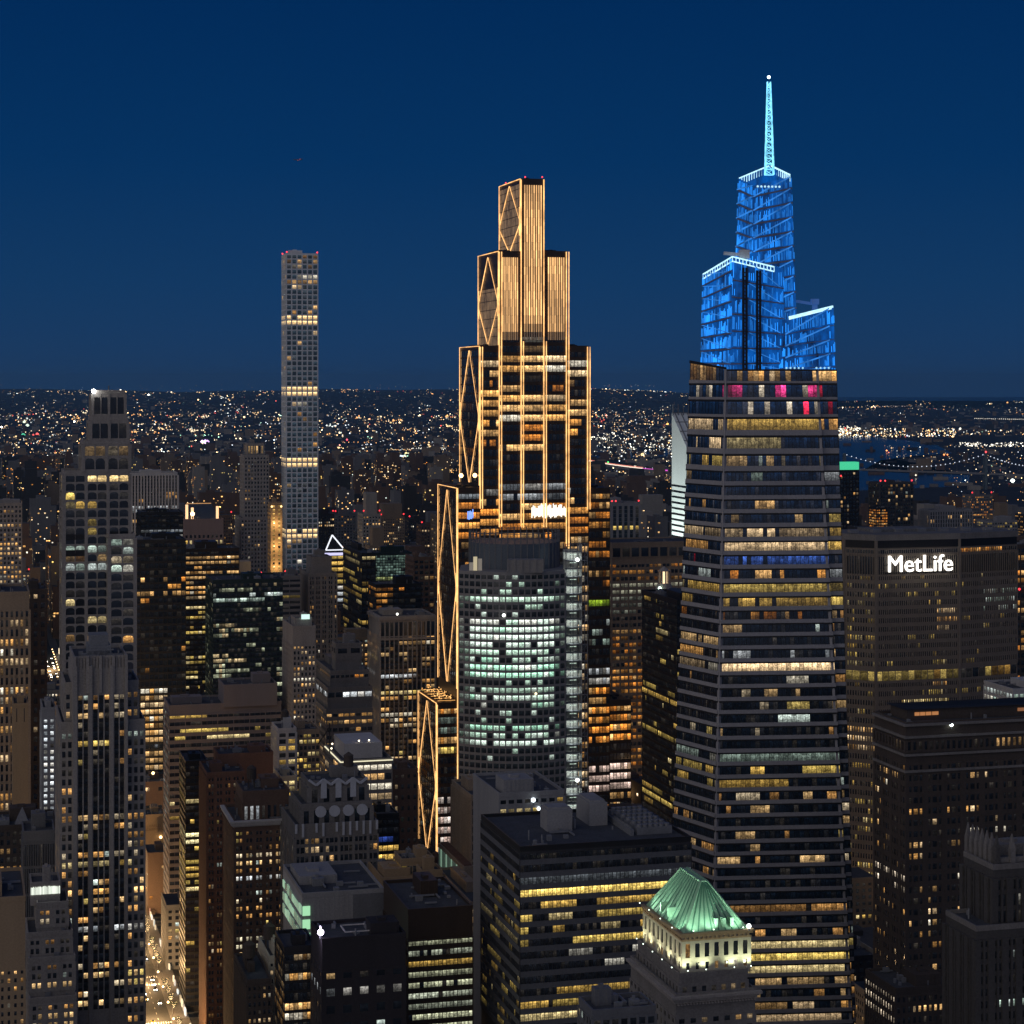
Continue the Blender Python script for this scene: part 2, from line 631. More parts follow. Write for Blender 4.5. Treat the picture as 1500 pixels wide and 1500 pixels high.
def roofset(root, x0, x1, y0, y1, z, rng, wallm, roofm=TAR, units=2, tank=False, parapet=1.1, big=True):
    mb = MB()
    mb.add([(x0, y0, z + .02), (x1, y0, z + .02), (x1, y1, z + .02), (x0, y1, z + .02)], 0)
    t = .45
    mb.box(x0 - .12, x1 + .12, y0 - .12, y0 + t, z - .5, z + parapet, 1)
    mb.box(x0 - .12, x1 + .12, y1 - t, y1 + .12, z - .5, z + parapet, 1)
    mb.box(x0 - .12, x0 + t, y0 + t, y1 - t, z - .5, z + parapet, 1)
    mb.box(x1 - t, x1 + .12, y0 + t, y1 - t, z - .5, z + parapet, 1)
    mb.build('roof', [roofm, wallm], root)
    W, D = x1 - x0, y1 - y0
    for k in range(units):
        u = MB()
        bw, bd = (W * rng.uniform(.25, .5), D * rng.uniform(.25, .5)) if (k == 0 and big) else (W * rng.uniform(.08, .2), D * rng.uniform(.1, .22))
        bx, by = x0 + 1.2 + (W - bw - 2.4) * rng.random(), y0 + 1.5 + (D - bd - 3) * rng.random()
        bh = rng.uniform(3, 6) if (k == 0 and big) else rng.uniform(1.5, 3)
        u.box(bx, bx + bw, by, by + bd, z + .03, z + bh)
        nb = max(2, int(bw / 1.6))
        for i in range(nb):
            xx = bx + bw * (i + .5) / nb
            u.box(xx - .25, xx + .25, by - .15, by, z + .5, z + bh - .3)
        u.box(bx + bw * .3, bx + bw * .6, by + bd * .3, by + bd * .6, z + bh, z + bh + .9)
        u.build('roof_plant', STEEL if k else wallm, root)
    if W > 12 and D > 9:
        for k in range(int(min(14, 3 + W * D / 60))):
            bx, by = x0 + 1.5 + (W - 4) * rng.random(), y0 + 1.5 + (D - 4) * rng.random()
            kind = rng.random()
            u = MB()
            if kind < .45:
                u.box(bx, bx + rng.uniform(.8, 2.4), by, by + rng.uniform(.8, 2), z + .03, z + rng.uniform(.6, 1.9))
            elif kind < .75:
                L_ = rng.uniform(3, 9)
                if rng.random() < .5:
                    u.bar((bx, by, z + .8), (min(bx + L_, x1 - 1), by, z + .8), .5)
                else:
                    u.bar((bx, by, z + .8), (bx, min(by + L_, y1 - 1), z + .8), .5)
            else:
                u.cyl(bx, by, z, z + rng.uniform(1, 3.2), .28, .28, 8)
            u.build('roof_unit' if kind < .45 else 'duct' if kind < .75 else 'vent_pipe', STEEL, root)
    if tank:
        tx, ty = x0 + W * rng.uniform(.2, .8), y0 + D * rng.uniform(.3, .7)
        u = MB()
        for sx in (-1.2, 1.2):
            for sy in (-1.2, 1.2):
                u.box(tx + sx - .15, tx + sx + .15, ty + sy - .15, ty + sy + .15, z, z + 4)
        u.cyl(tx, ty, z + 4, z + 8.5, 2.1, 2.0, 12)
        u.cyl(tx, ty, z + 8.5, z + 10, 2.2, .1, 12, top=False)
        u.build('water_tank', BRICK_D, root)


def lamp(root, x, y, z, rad, col, s, name='flood_lamp', mount=True):
    mb = MB()
    mb.ball(x, y, z, rad, (*[c * s for c in col], 1), 0)
    if mount:
        mb.box(x - rad * .25, x + rad * .25, y - rad * .25, y + rad * .25, z - rad * 2.2, z - rad * .8, 1)
    return mb.build(name, [LAMP, STEEL], root)


def red_beacon(root, x, y, z, Y):
    return lamp(root, x, y, z, Y * .00042, (1, .04, .05), 2.2, 'beacon')


class Tower:
    """A building on the street grid whose first box fixes its base; all boxes share its frame."""

    def __init__(self, name, label, cat, pl, pc, pr, Y, d=None, w=None, group=None, rot=TH, seed=None):
        self.X, self.w, self.d = solve(pl, pc, pr, Y, d, w)
        self.Y = Y
        self.rot = rot
        self.root = tag(empty(name, (self.X, Y, 0), rot), label, cat, group)
        self.wall = MB()
        self.wins = []
        self.rng = np.random.default_rng(seed if seed is not None else int(pc * 7 + Y))
        FOOT.append((label, self.X, Y, self.w, self.d))

    def loc(self, x, y):
        dx, dy = x - self.X, y - self.Y
        c, s = cos(self.rot), sin(self.rot)
        return dx * c + dy * s, -dx * s + dy * c

    def wy(self, lx, ly):
        return self.Y + lx * sin(self.rot) + ly * cos(self.rot)

    def box(self, pl=None, pc=None, pr=None, yt=800, Y=None, d=None, w=None, yb=None, fp=None, bp=None, st={}, lit={}, over=(), rows=False,
            S=True, Wf=True, units=2, tank=False, roof=True, roofm=TAR, wallm=None, nx=None, nxw=None, xy=None, solid=False, parapet=1.1, litw=None, overw=(), big=True):
        Y = Y or self.Y
        if xy is not None:                       # local rectangle
            x0, x1, y0, y1 = xy
        else:
            X, ww, dd = solve(pl, pc, pr, Y, d, w)
            x0, y0 = self.loc(X, Y)
            x1, y1 = x0 + ww, y0 + dd
        Yc = self.wy(x0, y0)
        z1 = zat(yt, Yc)
        z0 = 0 if yb is None else zat(yb, Yc)
        self.wall.box(x0, x1, y0, y1, z0, z1, 0, top=False)
        s_ = {**ST, **st}
        if not solid:
            fh = fp * Yc / F
            zt = z1 - s_['cap']
            zlow = max(z0 + .3, zat(1530, Yc))
            nz = max(1, int(math.ceil((zt - zlow) / fh - 1e-6)))
            if zt - nz * fh < z0 + .1:
                nz = max(1, int((zt - z0 - .1) / fh))
            zb = zt - nz * fh
            pys = np.array([pxof(1, Yc, zb + (j + .65) * fh)[1] for j in range(nz)])
            nx = nx or max(2, int(round((x1 - x0) / (bp * Yc / F))))
            nxw = nxw or max(1, int(round((y1 - y0) / ((x1 - x0) / nx))))
            if rows:
                lit = {'smooth': 1, **lit}
                litw = {'smooth': 1, **(litw or lit)}
            if S:
                g = lit_grid(nx, nz, lit, self.rng, pys, over)
                facade(self.wall, self.wins, (x0, y0, zb), (x1, y0, zb), (x1, y0, zt), (x0, y0, zt), nx, nz, s_, g, 0, rows)
            if Wf and (y1 - y0) > 4:
                g = lit_grid(nxw, nz, litw or lit, self.rng, pys, overw or over)
                facade(self.wall, self.wins, (x0, y1, zb), (x0, y0, zb), (x0, y0, zt), (x0, y1, zt), nxw, nz, s_, g, 0, rows)
        if roof:
            roofset(self.root, x0, x1, y0, y1, z1, self.rng, wallm or self.wallm, roofm, units, tank, parapet, big)
        else:
            self.wall.add([(x0, y0, z1), (x1, y0, z1), (x1, y1, z1), (x0, y1, z1)])
        return x0, x1, y0, y1, z0, z1

    wallm = STONE

    def finish(self, wallm, limit=100, part='window'):
        self.wall.build('wall', wallm if isinstance(wallm, list) else [wallm], self.root)
        emit_windows(self.wins, self.root, limit, part, 'window_grid', self.rng)
        return self.root


def simple(name, label, wallm, pl, pc, pr, yt, Y, fp, bp, st={}, lit={}, d=None, over=(), rows=False, extra=(), units=2, tank=False, cat='building',
           roofm=TAR, limit=100, litw=None, overw=(), part=None, group=None, Wf=True, mat2=None):
    t = Tower(name, label, cat, pl, pc, pr, Y, d, group=group)
    t.wallm = wallm
    t.box(xy=(0, t.w, 0, t.d), yt=yt, fp=fp, bp=bp, st=st, lit=lit, over=over, rows=rows, units=units, tank=tank, roofm=roofm, litw=litw, overw=overw, Wf=Wf)
    for e_ in extra:
        kw = dict(fp=fp, bp=bp, st=st, lit=lit, over=over, rows=rows)
        kw.update(e_)
        t.box(**kw)
    t.finish([wallm, mat2] if mat2 else wallm, limit, part or ('window_band' if rows else 'window'))
    return t

# ================================================================== the setting: terrain, water, avenue
def gz(x, y):
    """Height of the ground: flat to 13 km, then rising gently to the ridge on the horizon (left and middle of the view)."""
    x, y = np.asarray(x, float), np.asarray(y, float)
    t = np.clip((y - 13000) / 26000, 0, 1)
    t = t * t * (3 - 2 * t)
    side = np.clip(1.25 - x / np.maximum(y, 1) * 7.5, 0.0, 1)
    ridge = 250 + 25 * np.sin(x / 2300 + 1) + 14 * np.sin(x / 790) + 8 * np.sin(x / 310)
    return t * ridge * (.35 + .65 * side)


def build_ground():
    xs = np.concatenate([[-11500, -9000], np.linspace(-8000, 8000, 60), [9000, 11500]])
    ys = np.concatenate([[-600, 300, 2000, 6000, 12000], np.linspace(13000, 39000, 40)])
    X, Y = np.meshgrid(xs, ys)
    Z = gz(X, Y)
    P = np.stack([X, Y, Z], -1)
    q = np.stack([P[:-1, :-1], P[:-1, 1:], P[1:, 1:], P[1:, :-1]], 2).reshape(-1, 4, 3)
    o = MB().add(q).build('ground', EARTH)
    tag(o, kind='structure')


build_ground()


def flat(name, mat, pts, z, kind='structure'):
    c = np.mean(np.array(pts), axis=0)
    mb = MB()
    n = len(pts)
    mb.add([[(*pts[i], z), (*pts[(i + 1) % n], z), (*c, z)] for i in range(n)])
    o = mb.build(name, mat)
    o['kind'] = kind
    return o


def gp(px, py, z=0):
    Y = (H - z) * F / (py - HY)
    return (xat(px, Y), Y)


flat('river', WATERM, [gp(1225, 697), gp(1225, 640), gp(1275, 640), gp(1330, 645), gp(1372, 652), gp(1395, 664), gp(1340, 668), gp(1290, 674), gp(1262, 690), gp(1330, 693), gp(1420, 696), gp(1420, 712), gp(1320, 716), gp(1180, 722)], .3)
flat('river_channel', WATERM, [gp(1440, 764), gp(1560, 760), gp(1560, 786), gp(1420, 784)], .3)
flat('creek', WATERM, [gp(860, 660), gp(990, 655), gp(990, 668), gp(860, 673)], .3)
flat('sound_water', WATERM, [(2300, 26000), (8500, 25000), (9000, 34500), (3000, 34500)], 130)

# Fifth avenue sized street running away on the left, with kerbs, lanes and crossings
UL, UR = 73.0, 103.0          # building lines
RL, RR = 79.0, 97.0           # kerbs


def strip(name, mat, u0, u1, v0, v1, z0, z1, parent=None, kind='structure'):
    mb = MB()
    mb.box(u0, u1, v0, v1, z0, z1)
    o = mb.build(name, mat, parent)
    if kind:
        o['kind'] = kind
    o.rotation_euler = (0, 0, TH)
    return o


strip('avenue_road', ASPHALT, RL, RR, 850, 3400, -.2, .02)
strip('pavement', PAVE, UL - 3, RL, 850, 3400, -.2, .16)
strip('pavement', PAVE, RR, UR + 3, 850, 3400, -.2, .16)
mk = MB()
for k in range(2):
    u = RL + 18 / 3 * (k + 1)
    for v in np.arange(860, 2300, 9):
        mk.add([(u - .09, v, .028), (u + .09, v, .028), (u + .09, v + 3, .028), (u - .09, v + 3, .028)])
for v in np.arange(912, 2300, 80):
    for vv in (v, v + 14):
        for u in np.arange(RL + .6, RR - .6, 1.2):
            mk.add([(u, vv, .03), (u + .6, vv, .03), (u + .6, vv + 3.2, .03), (u, vv + 3.2, .03)])
o = mk.build('road_markings', PAINT)
o.rotation_euler = (0, 0, TH)
o['kind'] = 'structure'
for k in range(12):
    strip('cross_street', ASPHALT, UR + 3.1 if k % 1 == 0 else 0, 1500, 915 + 80 * k, 926 + 80 * k, -.2, .012)

# ================================================================== tapering glass tower with the blue crown
def blue_tower():
    Y0 = 880.0
    root = tag(empty('glass_skyscraper', (xat(1043, Y0), Y0, 0)),
               'tallest tower, tapering glass skyscraper with a blue lit crown and spire', 'skyscraper')
    ox, oy = xat(1043, Y0), Y0
    rng = np.random.default_rng(5)
    dW = np.array((-sin(radians(30)), cos(radians(30))))
    dS = np.array((cos(radians(5)), sin(radians(5))))

    def plan(py):
        """SW corner, north-west end, south-east end of the main face, end of the right bay, at the height seen at row py."""
        f = np.interp(py, [541, 1500], [0, 1])
        c = np.array((xat(1064 + (1042 - 1064) * f, Y0 - 6 * f), Y0 - 6 * f))

        def reach(px, d, base):
            k = (px - CX) / F
            return (base[0] - k * base[1]) / (k * d[1] - d[0])
        nw = c + dW * reach(1012 + (977 - 1012) * f, dW, c)
        e1 = c + dS * reach(1197 + (1249 - 1197) * f ** .9, dS, c)
        b0 = e1 + np.array((-dS[1], dS[0])) * 2.4
        e2 = b0 + dS * reach(1225 + (1253 - 1225) * f, dS, b0)
        return c, nw, e1, b0, e2

    def P(xy, py):
        return (xy[0] - ox, xy[1] - oy, zat(py, Y0))
    rows = [541, 561.5, 585.5, 611, 638, 665, 690, 711]
    while rows[-1] < 880:
        rows.append(rows[-1] + 20.3)
    while rows[-1] < 1230:
        rows.append(rows[-1] + 18.8)
    while rows[-1] < 1535:
        rows.append(rows[-1] + 17.7)
    wall = MB()
    # solid core
    rings = []
    for py in (rows[-1], 541):
        c, nw, e1, b0, e2 = plan(py)
        bk = e2 + dW * 34
        bk2 = nw + dS * 22
        rings.append([P(p, py) for p in (c, e1, b0, e2, bk, bk2, nw)])
    lo = [(p[0], p[1], 0) for p in rings[0]]
    wall.frustum(lo, rings[0], 0, False)
    wall.frustum(rings[0], rings[1], 0, True)
    DARK = dict(p=.05, pf=.0, pal=MIXED, s=.35, run=2)
    BASE = dict(p=.16, pf=.03, pal=MIXED, s=.5, run=3)
    spec_by = {  # row top -> (main face, west face, right bay)
        541: (dict(p=.42, pf=0, pal=WARM, s=.8, run=1.4), dict(p=.5, pal=WARM, s=.4, run=1.5), dict(p=.8, pal=WARM, s=.8)),
        561: (dict(p=.26, pf=0, pal=PARTY, s=.9, run=1.2), dict(p=.25, pal=PARTY, s=.5, run=1.3), dict(p=.4, pf=0, pal=PARTY, s=.6, run=1)),
        585: (dict(p=.30, pf=0, pal=PARTY, s=1.0, run=1.1), dict(p=.35, pal=WARM, s=.35, run=2), dict(p=.3, pal=PARTY, s=.6)),
        611: (dict(p=.62, pal=YELL, s=.62, run=5), dict(p=.6, pal=WARM, s=.45, run=5), dict(pf=1, pal=WARM, s=.7)),
        638: (dict(p=.4, pal=YELL, s=.7, run=5), dict(p=.4, pal=WARM, s=.5, run=3), DARK),
        665: (dict(p=.25, pal=MIXED, s=.3, run=2), dict(p=.4, pal=YELL, s=.4, run=2), dict(p=.4, pal=MIXED, s=.2)),
        690: (dict(p=.10, pal=COOL, s=.25, run=1.3), DARK, dict(pf=1, pal=WHITE, s=.4)),
        711: (DARK, DARK, DARK),
        731: (dict(p=.35, pal=WARM, s=.5, run=3, x=(0, .5)), dict(p=.35, pal=WARM, s=.35), DARK),
        751: (DARK, dict(p=.35, pal=WHITE, s=.2), dict(pf=1, pal=YELL, s=.7)),
        771: (dict(pf=1, pal=WARM, s=.78), dict(p=.6, pal=WARM, s=.4), dict(pf=1, pal=YELL, s=.7)),
        792: (dict(p=.8, pal=WARM, s=.9, run=8), dict(p=.3, pal=WARM, s=.3), dict(p=.7, pal=YELL, s=.6)),
        812: (dict(p=.2, pal=BLUEW, s=.5, run=1.5), dict(p=.15, pal=PARTY, s=.4), DARK),
        832: (dict(p=.12, pal=ORNG, s=.9, run=1.5), dict(p=.1, pal=COOL, s=.4), dict(pf=1, pal=WHITE, s=.4)),
        853: (dict(p=.8, pal=YELL, s=.5, run=6), dict(p=.75, pal=YELL, s=.45, run=6), dict(pf=1, pal=YELL, s=.2)),
        873: (dict(p=.6, pal=YELL, s=.4, run=5), dict(p=.6, pal=YELL, s=.45, run=5), dict(pf=1, pal=YELL, s=.55)),
    }
    extra = [(880, 900, dict(p=.35, pal=ORNG, s=.25, run=1.5), dict(p=.3, pal=ORNG, s=.25)), (956, 976, dict(p=.75, pal=WARM, s=.85, run=7), dict(p=.7, pal=WARM, s=.5)),
             (940, 957, dict(p=.3, pal=WHITE, s=.3, run=1.3), dict(p=.6, pal=WARM, s=.35)), (975, 995, dict(p=.3, pal=WARM, s=.7, x=(.55, 1)), DARK), (1088, 1108, dict(p=.9, pal=COOL, s=.42, run=9), dict(p=.7, pal=COOL, s=.25, run=5)),
             (1108, 1145, dict(p=.55, pal=YELL, s=.6, run=5), dict(p=.55, pal=YELL, s=.4, run=4)), (1336, 1352, DARK, DARK), (1375, 1390, dict(p=.85, pal=YELL, s=.8, run=9), DARK), (1393, 1412, dict(p=.85, pal=YELL, s=.85, run=9), dict(p=.5, pal=YELL, s=.4)),
             (1413, 1430, dict(p=.6, pal=YELL, s=.45), DARK), (1465, 1495, dict(p=.5, pal=WARM, s=.5), DARK)]
    bands = []
    mull = MB()
    for a, b in zip(rows[:-1], rows[1:]):
        key = int(a)
        sm, sw, sr = spec_by.get(key, (dict(BASE, p=rng.choice([.06, .1, .2, .35, .5]), s=rng.choice([.3, .5, .6])), dict(BASE, p=rng.choice([.05, .15, .35]), s=.35), dict(BASE, p=.4, s=.4)))
        for y0, y1, m_, w_ in extra:
            if y0 <= a + 4 <= y1:
                sm, sw = m_, w_
        ct, nt_, e1t, b0t, e2t = plan(a)
        cb, nb, e1b, b0b, e2b = plan(b)
        for kind, (A_, B_, Bt, At, nx, sp) in enumerate(((cb, e1b, e1t, ct, 26, sm), (nb, cb, ct, nt_, 22, sw), (b0b, e2b, e2t, b0t, 4, sr))):
            wins = []
            top_left = None
            D_, C_ = P(At, a), P(Bt, a)
            if a == 541 and kind == 1:
                D_ = P(At, 527)
                C_ = P(Bt, 538)
            open_ = a < 611
            if open_:
                nx = (17, 11, 4)[kind]
            sky = np.clip((900 - a) / 350, 0, 1)  # higher unlit panes glow navy: reflected sky put into their colour
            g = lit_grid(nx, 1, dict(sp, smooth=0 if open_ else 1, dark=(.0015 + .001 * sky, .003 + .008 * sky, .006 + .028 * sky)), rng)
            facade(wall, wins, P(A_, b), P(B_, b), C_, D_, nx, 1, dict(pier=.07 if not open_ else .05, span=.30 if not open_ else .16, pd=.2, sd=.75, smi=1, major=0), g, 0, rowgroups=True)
            bands += [(kind, q, l) for q, l in wins]
        # structural columns seen behind the glass of the observation floors
    # west / south corner post
    wall.bar(P(plan(rows[-1])[0], rows[-1]), P(plan(541)[0], 541), 1.3, 1)
    wall.bar(P(plan(rows[-1])[2], rows[-1]), P(plan(541)[2], 541), 1.1, 1)
    spandm = wallmat('pale_spandrel', (.33, .33, .36), .2, .55)
    wall.build('wall', [DARKM, spandm, GREYM], root)
    rest = MB()
    bands.sort(key=lambda t: (t[0] == 2, t[0]))
    for i, (k, q, l) in enumerate(bands):
        if i < 98:
            MB().add(q, 0, l).build('window_band', PANE, root)
        else:
            rest.add(q, 0, l)
    if rest.q:
        rest.build('window_grid', PANE, root)['kind'] = 'stuff'

    # ---- crown: three glass screens their blue light put into the materials as glow, bright lines along the sloping tops
    panel = glowmat('blue_screen', (.0, .10, .46), .52, .95, .16, (.02, .03, .06), .35)
    fins = glowmat('blue_fin', (.012, .26, .95), .95, .95, .12, (.1, .1, .12), .25)
    beam = glowmat('blue_beam', (.03, .28, .92), .6, .7, .1)
    white = glowmat('cyan_led', (.50, .86, 1.0), 1.35, .25, .4)
    rail = wallmat('crown_rail', (.20, .21, .28), .2, .5)
    shaft = wallmat('hoist_track', (.012, .016, .03), .2, .6)

    def screen(name, A_, B_, C_, D_, nx, levels, diag=None, dens=.55, railed=True, dd=.5):
        A_, B_, C_, D_ = [np.array(p, float) for p in (A_, B_, C_, D_)]
        n = np.cross(B_ - A_, D_ - A_)
        n /= np.linalg.norm(n)
        W = np.linalg.norm(B_ - A_)
        m = MB()
        m.add([A_, B_, C_, D_], 0)
        i = np.arange(nx + 1) / nx
        wd = .085 / W
        on = rng.random(nx + 1) < dens
        for lev in range(len(levels) - 1):
            ta, tb = levels[lev], levels[lev + 1]
            on = rng.random(nx + 1) < dens
            sub = rng.random(nx + 1)
            slabs(m, A_, B_, C_, D_, n, np.clip(i[on] - wd, 0, 1), np.clip(i[on] + wd, 0, 1), ta + (tb - ta) * .12, ta + (tb - ta) * (.45 + .5 * sub[on]), .42, 1)
        if railed:
            for t in levels[:-1]:
                slabs(m, A_, B_, C_, D_, n, 0, 1, t - .006, t + .006, .7, 2)
        m.build(name, [panel, fins, rail], root)
        if diag:
            db = MB()
            for lev in range(len(levels) - 1):
                ta, tb = levels[lev], levels[lev + 1]
                s0, s1, up = diag
                p = bil(A_, B_, C_, D_, s0, ta if up else tb) + n * dd
                q = bil(A_, B_, C_, D_, s1, tb if up else ta) + n * dd
                db.bar(p, q, .55 if up else .32)
            db.build('diagonal_brace', beam, root)

    def Q(px, py, Y):
        return (xat(px, Y) - ox, Y - oy, zat(py, Y))
    lv = lambda n: [k / n for k in range(n + 1)]
    Ya = Y0 + 4
    # left volume
    Yw = Ya + 22
    screen('crown_screen', Q(1027, 541, Yw), Q(1071, 543, Ya), Q(1073, 377, Ya), Q(1030, 403, Yw), 34, [0, .06, .19, .33, .47, .61, .75, .88, 1], (0, 1, False), .75)
    screen('crown_screen', Q(1071, 543, Ya), Q(1150, 541, Ya + 5), Q(1147, 393, Ya + 5), Q(1073, 377, Ya), 46, [0, .06, .2, .35, .5, .65, .8, 1], (.3, .95, False), .4)
    back = MB()
    back.add([Q(1027, 541, Yw), Q(1030, 403, Yw), Q(1147, 390, Yw + 8), Q(1150, 541, Yw + 8)])
    back.add([Q(1150, 541, Ya + 5), Q(1150, 541, Yw + 8), Q(1147, 390, Yw + 8), Q(1147, 393, Ya + 5)])
    back.build('crown_back', panel, root)
    led = MB()
    for p, q in ((Q(1030, 402, Yw), Q(1073, 376, Ya)), (Q(1073, 376, Ya), Q(1134, 391, Ya + 4))):
        p, q = np.array(p), np.array(q)
        led.bar(p, q, .55)
        led.bar(p - (0, 0, 2.0), q - (0, 0, 2.0), .5)
        for k in range(13):
            c = p + (q - p) * k / 12
            led.bar(c, c - (0, 0, 2.0), .3)
    led.build('led_strip', white, root)
    # dark hoist tracks on the south screen
    tr = MB()
    for x0 in (1087, 1107):
        for dx in (0, 4.5):
            tr.bar(Q(x0 + dx + 2, 541, Ya - .6), Q(x0 + dx + 2, 392 if x0 < 1100 else 396, Ya - .6), 1.0)
        for k in range(26):
            yy = 398 + k * 5.6
            tr.bar(Q(x0 + 2, yy, Ya - .6), Q(x0 + 6.5, yy + 3, Ya - .6), .35)
    tr.build('hoist_track', shaft, root)
    # tall middle volume
    Yb, Ybw = Y0 + 9, Y0 + 24
    l10 = [0, .09, .2, .31, .42, .52, .62, .72, .82, .92, 1]
    screen('crown_screen', Q(1076, 470, Ybw), Q(1103, 474, Yb), Q(1103, 272, Yb), Q(1082, 261, Ybw), 22, l10, (0, 1, True), .7)
    screen('crown_screen', Q(1103, 474, Yb), Q(1167, 470, Yb + 4), Q(1159, 259, Yb + 4), Q(1103, 272, Yb), 38, l10, (0, .95, True), .6)
    bk = MB()
    bk.add([Q(1076, 470, Ybw), Q(1082, 261, Ybw), Q(1128, 244, Ybw + 10), Q(1132, 470, Ybw + 10)])
    bk.add([Q(1167, 470, Yb + 4), Q(1132, 470, Ybw + 10), Q(1128, 244, Ybw + 10), Q(1159, 259, Yb + 4)])
    bk.build('crown_back', panel, root)
    led = MB()
    for p, q, n_ in ((Q(1083, 261, Ybw), Q(1126, 243, Ybw + 10), 12), (Q(1130, 243, Ybw + 10), Q(1157, 256, Yb + 4), 10)):
        p, q = np.array(p), np.array(q)
        led.bar(p, q, .5)
        for k in range(n_ + 1):
            c = p + (q - p) * k / n_
            led.bar(c, c - (0, 0, 3.0), .32)
    led.build('led_strip', white, root)
    dots = MB()
    for k in range(7):
        x, y, z = Q(1110 + k * 5.3, 273 + .1 * k, Yb - .5)
        dots.ball(x, y, z, .5, (.5, .85, 1, 1), n=6, m=4)
    for k in range(5):
        x, y, z = Q(1152 + k * 6, 539, Ya - 1)
        dots.ball(x, y, z, .45, (.35, .75, 1, 1), n=6, m=4)
    for k in range(4):
        x, y, z = Q(1196 + k * 6, 539, Ya - 1)
        dots.ball(x, y, z, .45, (.35, .75, 1, 1), n=6, m=4)
    dots.build('crown_lamps', LAMP, root)
    # right volume
    Yc = Y0 + 2
    screen('crown_screen', Q(1146, 546, Yc + 3), Q(1224, 544, Yc + 8), Q(1221, 450, Yc + 8), Q(1146, 469, Yc + 3), 46, [0, .07, .28, .5, .72, 1], (.05, .9, True), .5)
    screen('crown_screen', Q(1128, 545, Yc + 22), Q(1146, 546, Yc + 3), Q(1146, 469, Yc + 3), Q(1130, 474, Yc + 22), 9, [0, .07, .28, .5, .72, 1], None, .5)
    bk = MB()
    bk.add([Q(1128, 545, Yc + 22), Q(1130, 474, Yc + 22), Q(1216, 452, Yc + 30), Q(1219, 545, Yc + 30)])
    bk.add([Q(1224, 544, Yc + 8), Q(1219, 545, Yc + 30), Q(1216, 452, Yc + 30), Q(1221, 450, Yc + 8)])
    bk.build('crown_back', panel, root)
    led = MB()
    led.bar(Q(1156, 465, Yc + 3), Q(1220, 449, Yc + 8), .9)
    led.bar(Q(1130, 472, Yc + 20), Q(1139, 468, Yc + 12), .9)
    led.bar(Q(1156, 467.5, Yc + 3), Q(1218, 452, Yc + 8), .5)
    led.build('led_strip', white, root)
    # window cleaning cranes parked on the two lower tops
    cr = MB()
    cr.box(*[v for pr in zip(Q(1083, 374, Ya + 6), Q(1097, 374, Ya + 6)) for v in pr][:2], Ya + 3 - oy, Ya + 9 - oy, zat(378, Ya), zat(365, Ya))
    cr.bar(Q(1060, 371, Ya + 6), Q(1085, 373, Ya + 6), 1.4)
    cr.build('cleaning_crane', wallmat('crane_white', (.6, .6, .66), .15, .5), root)
    cr = MB()
    cr.bar(Q(1165, 441, Yc + 14), Q(1190, 445, Yc + 14), 1.2)
    x0, y0, z0 = Q(1188, 446, Yc + 14)
    x1, _, z1 = Q(1199, 438, Yc + 14)
    cr.box(x0, x1, y0 - 2, y0 + 2, z0, z1)
    cr.box(x0 + .5, x1 - .5, y0 - .6, y0 + .6, zat(460, Yc + 14), z0)
    cr.build('cleaning_crane', glowmat('crane_blue_glow', (.01, .10, .42), .5, .2, .3), root)  # crown's blue light put into this crane's material as glow
    # spire
    Ys = Ybw - 2
    sp = MB()
    zb, zt_ = zat(256, Ys), zat(120, Ys)
    xb = xat(1127, Ys) - ox
    xt = xat(1126.3, Ys) - ox
    yb = Ys - oy
    hb, ht = 6.2 * Ys / F, 2.2 * Ys / F
    nseg = 17
    leg = lambda k, sx, sy: (xb + (xt - xb) * k / nseg + sx * (hb + (ht - hb) * k / nseg), yb + sy * (hb + (ht - hb) * k / nseg), zb + (zt_ - zb) * k / nseg)
    for k in range(nseg):
        for sx, sy in ((-1, -1), (1, -1), (1, 1), (-1, 1)):
            sp.bar(leg(k, sx, sy), leg(k + 1, sx, sy), .36)
        for (a, b) in (((-1, -1), (1, -1)), ((1, -1), (1, 1)), ((1, 1), (-1, 1)), ((-1, 1), (-1, -1))):
            sp.bar(leg(k, *a), leg(k, *b), .26)
            sp.bar(leg(k, *a), leg(k + 1, *b), .22)
    sp.build('spire', glowmat('spire_led', (.20, .70, 1.0), 1.35, .7, .3), root)
    lamp(root, xt, yb, zat(113, Ys), .72, (.75, .95, 1), 6, 'spire_lamp', False)


blue_tower()


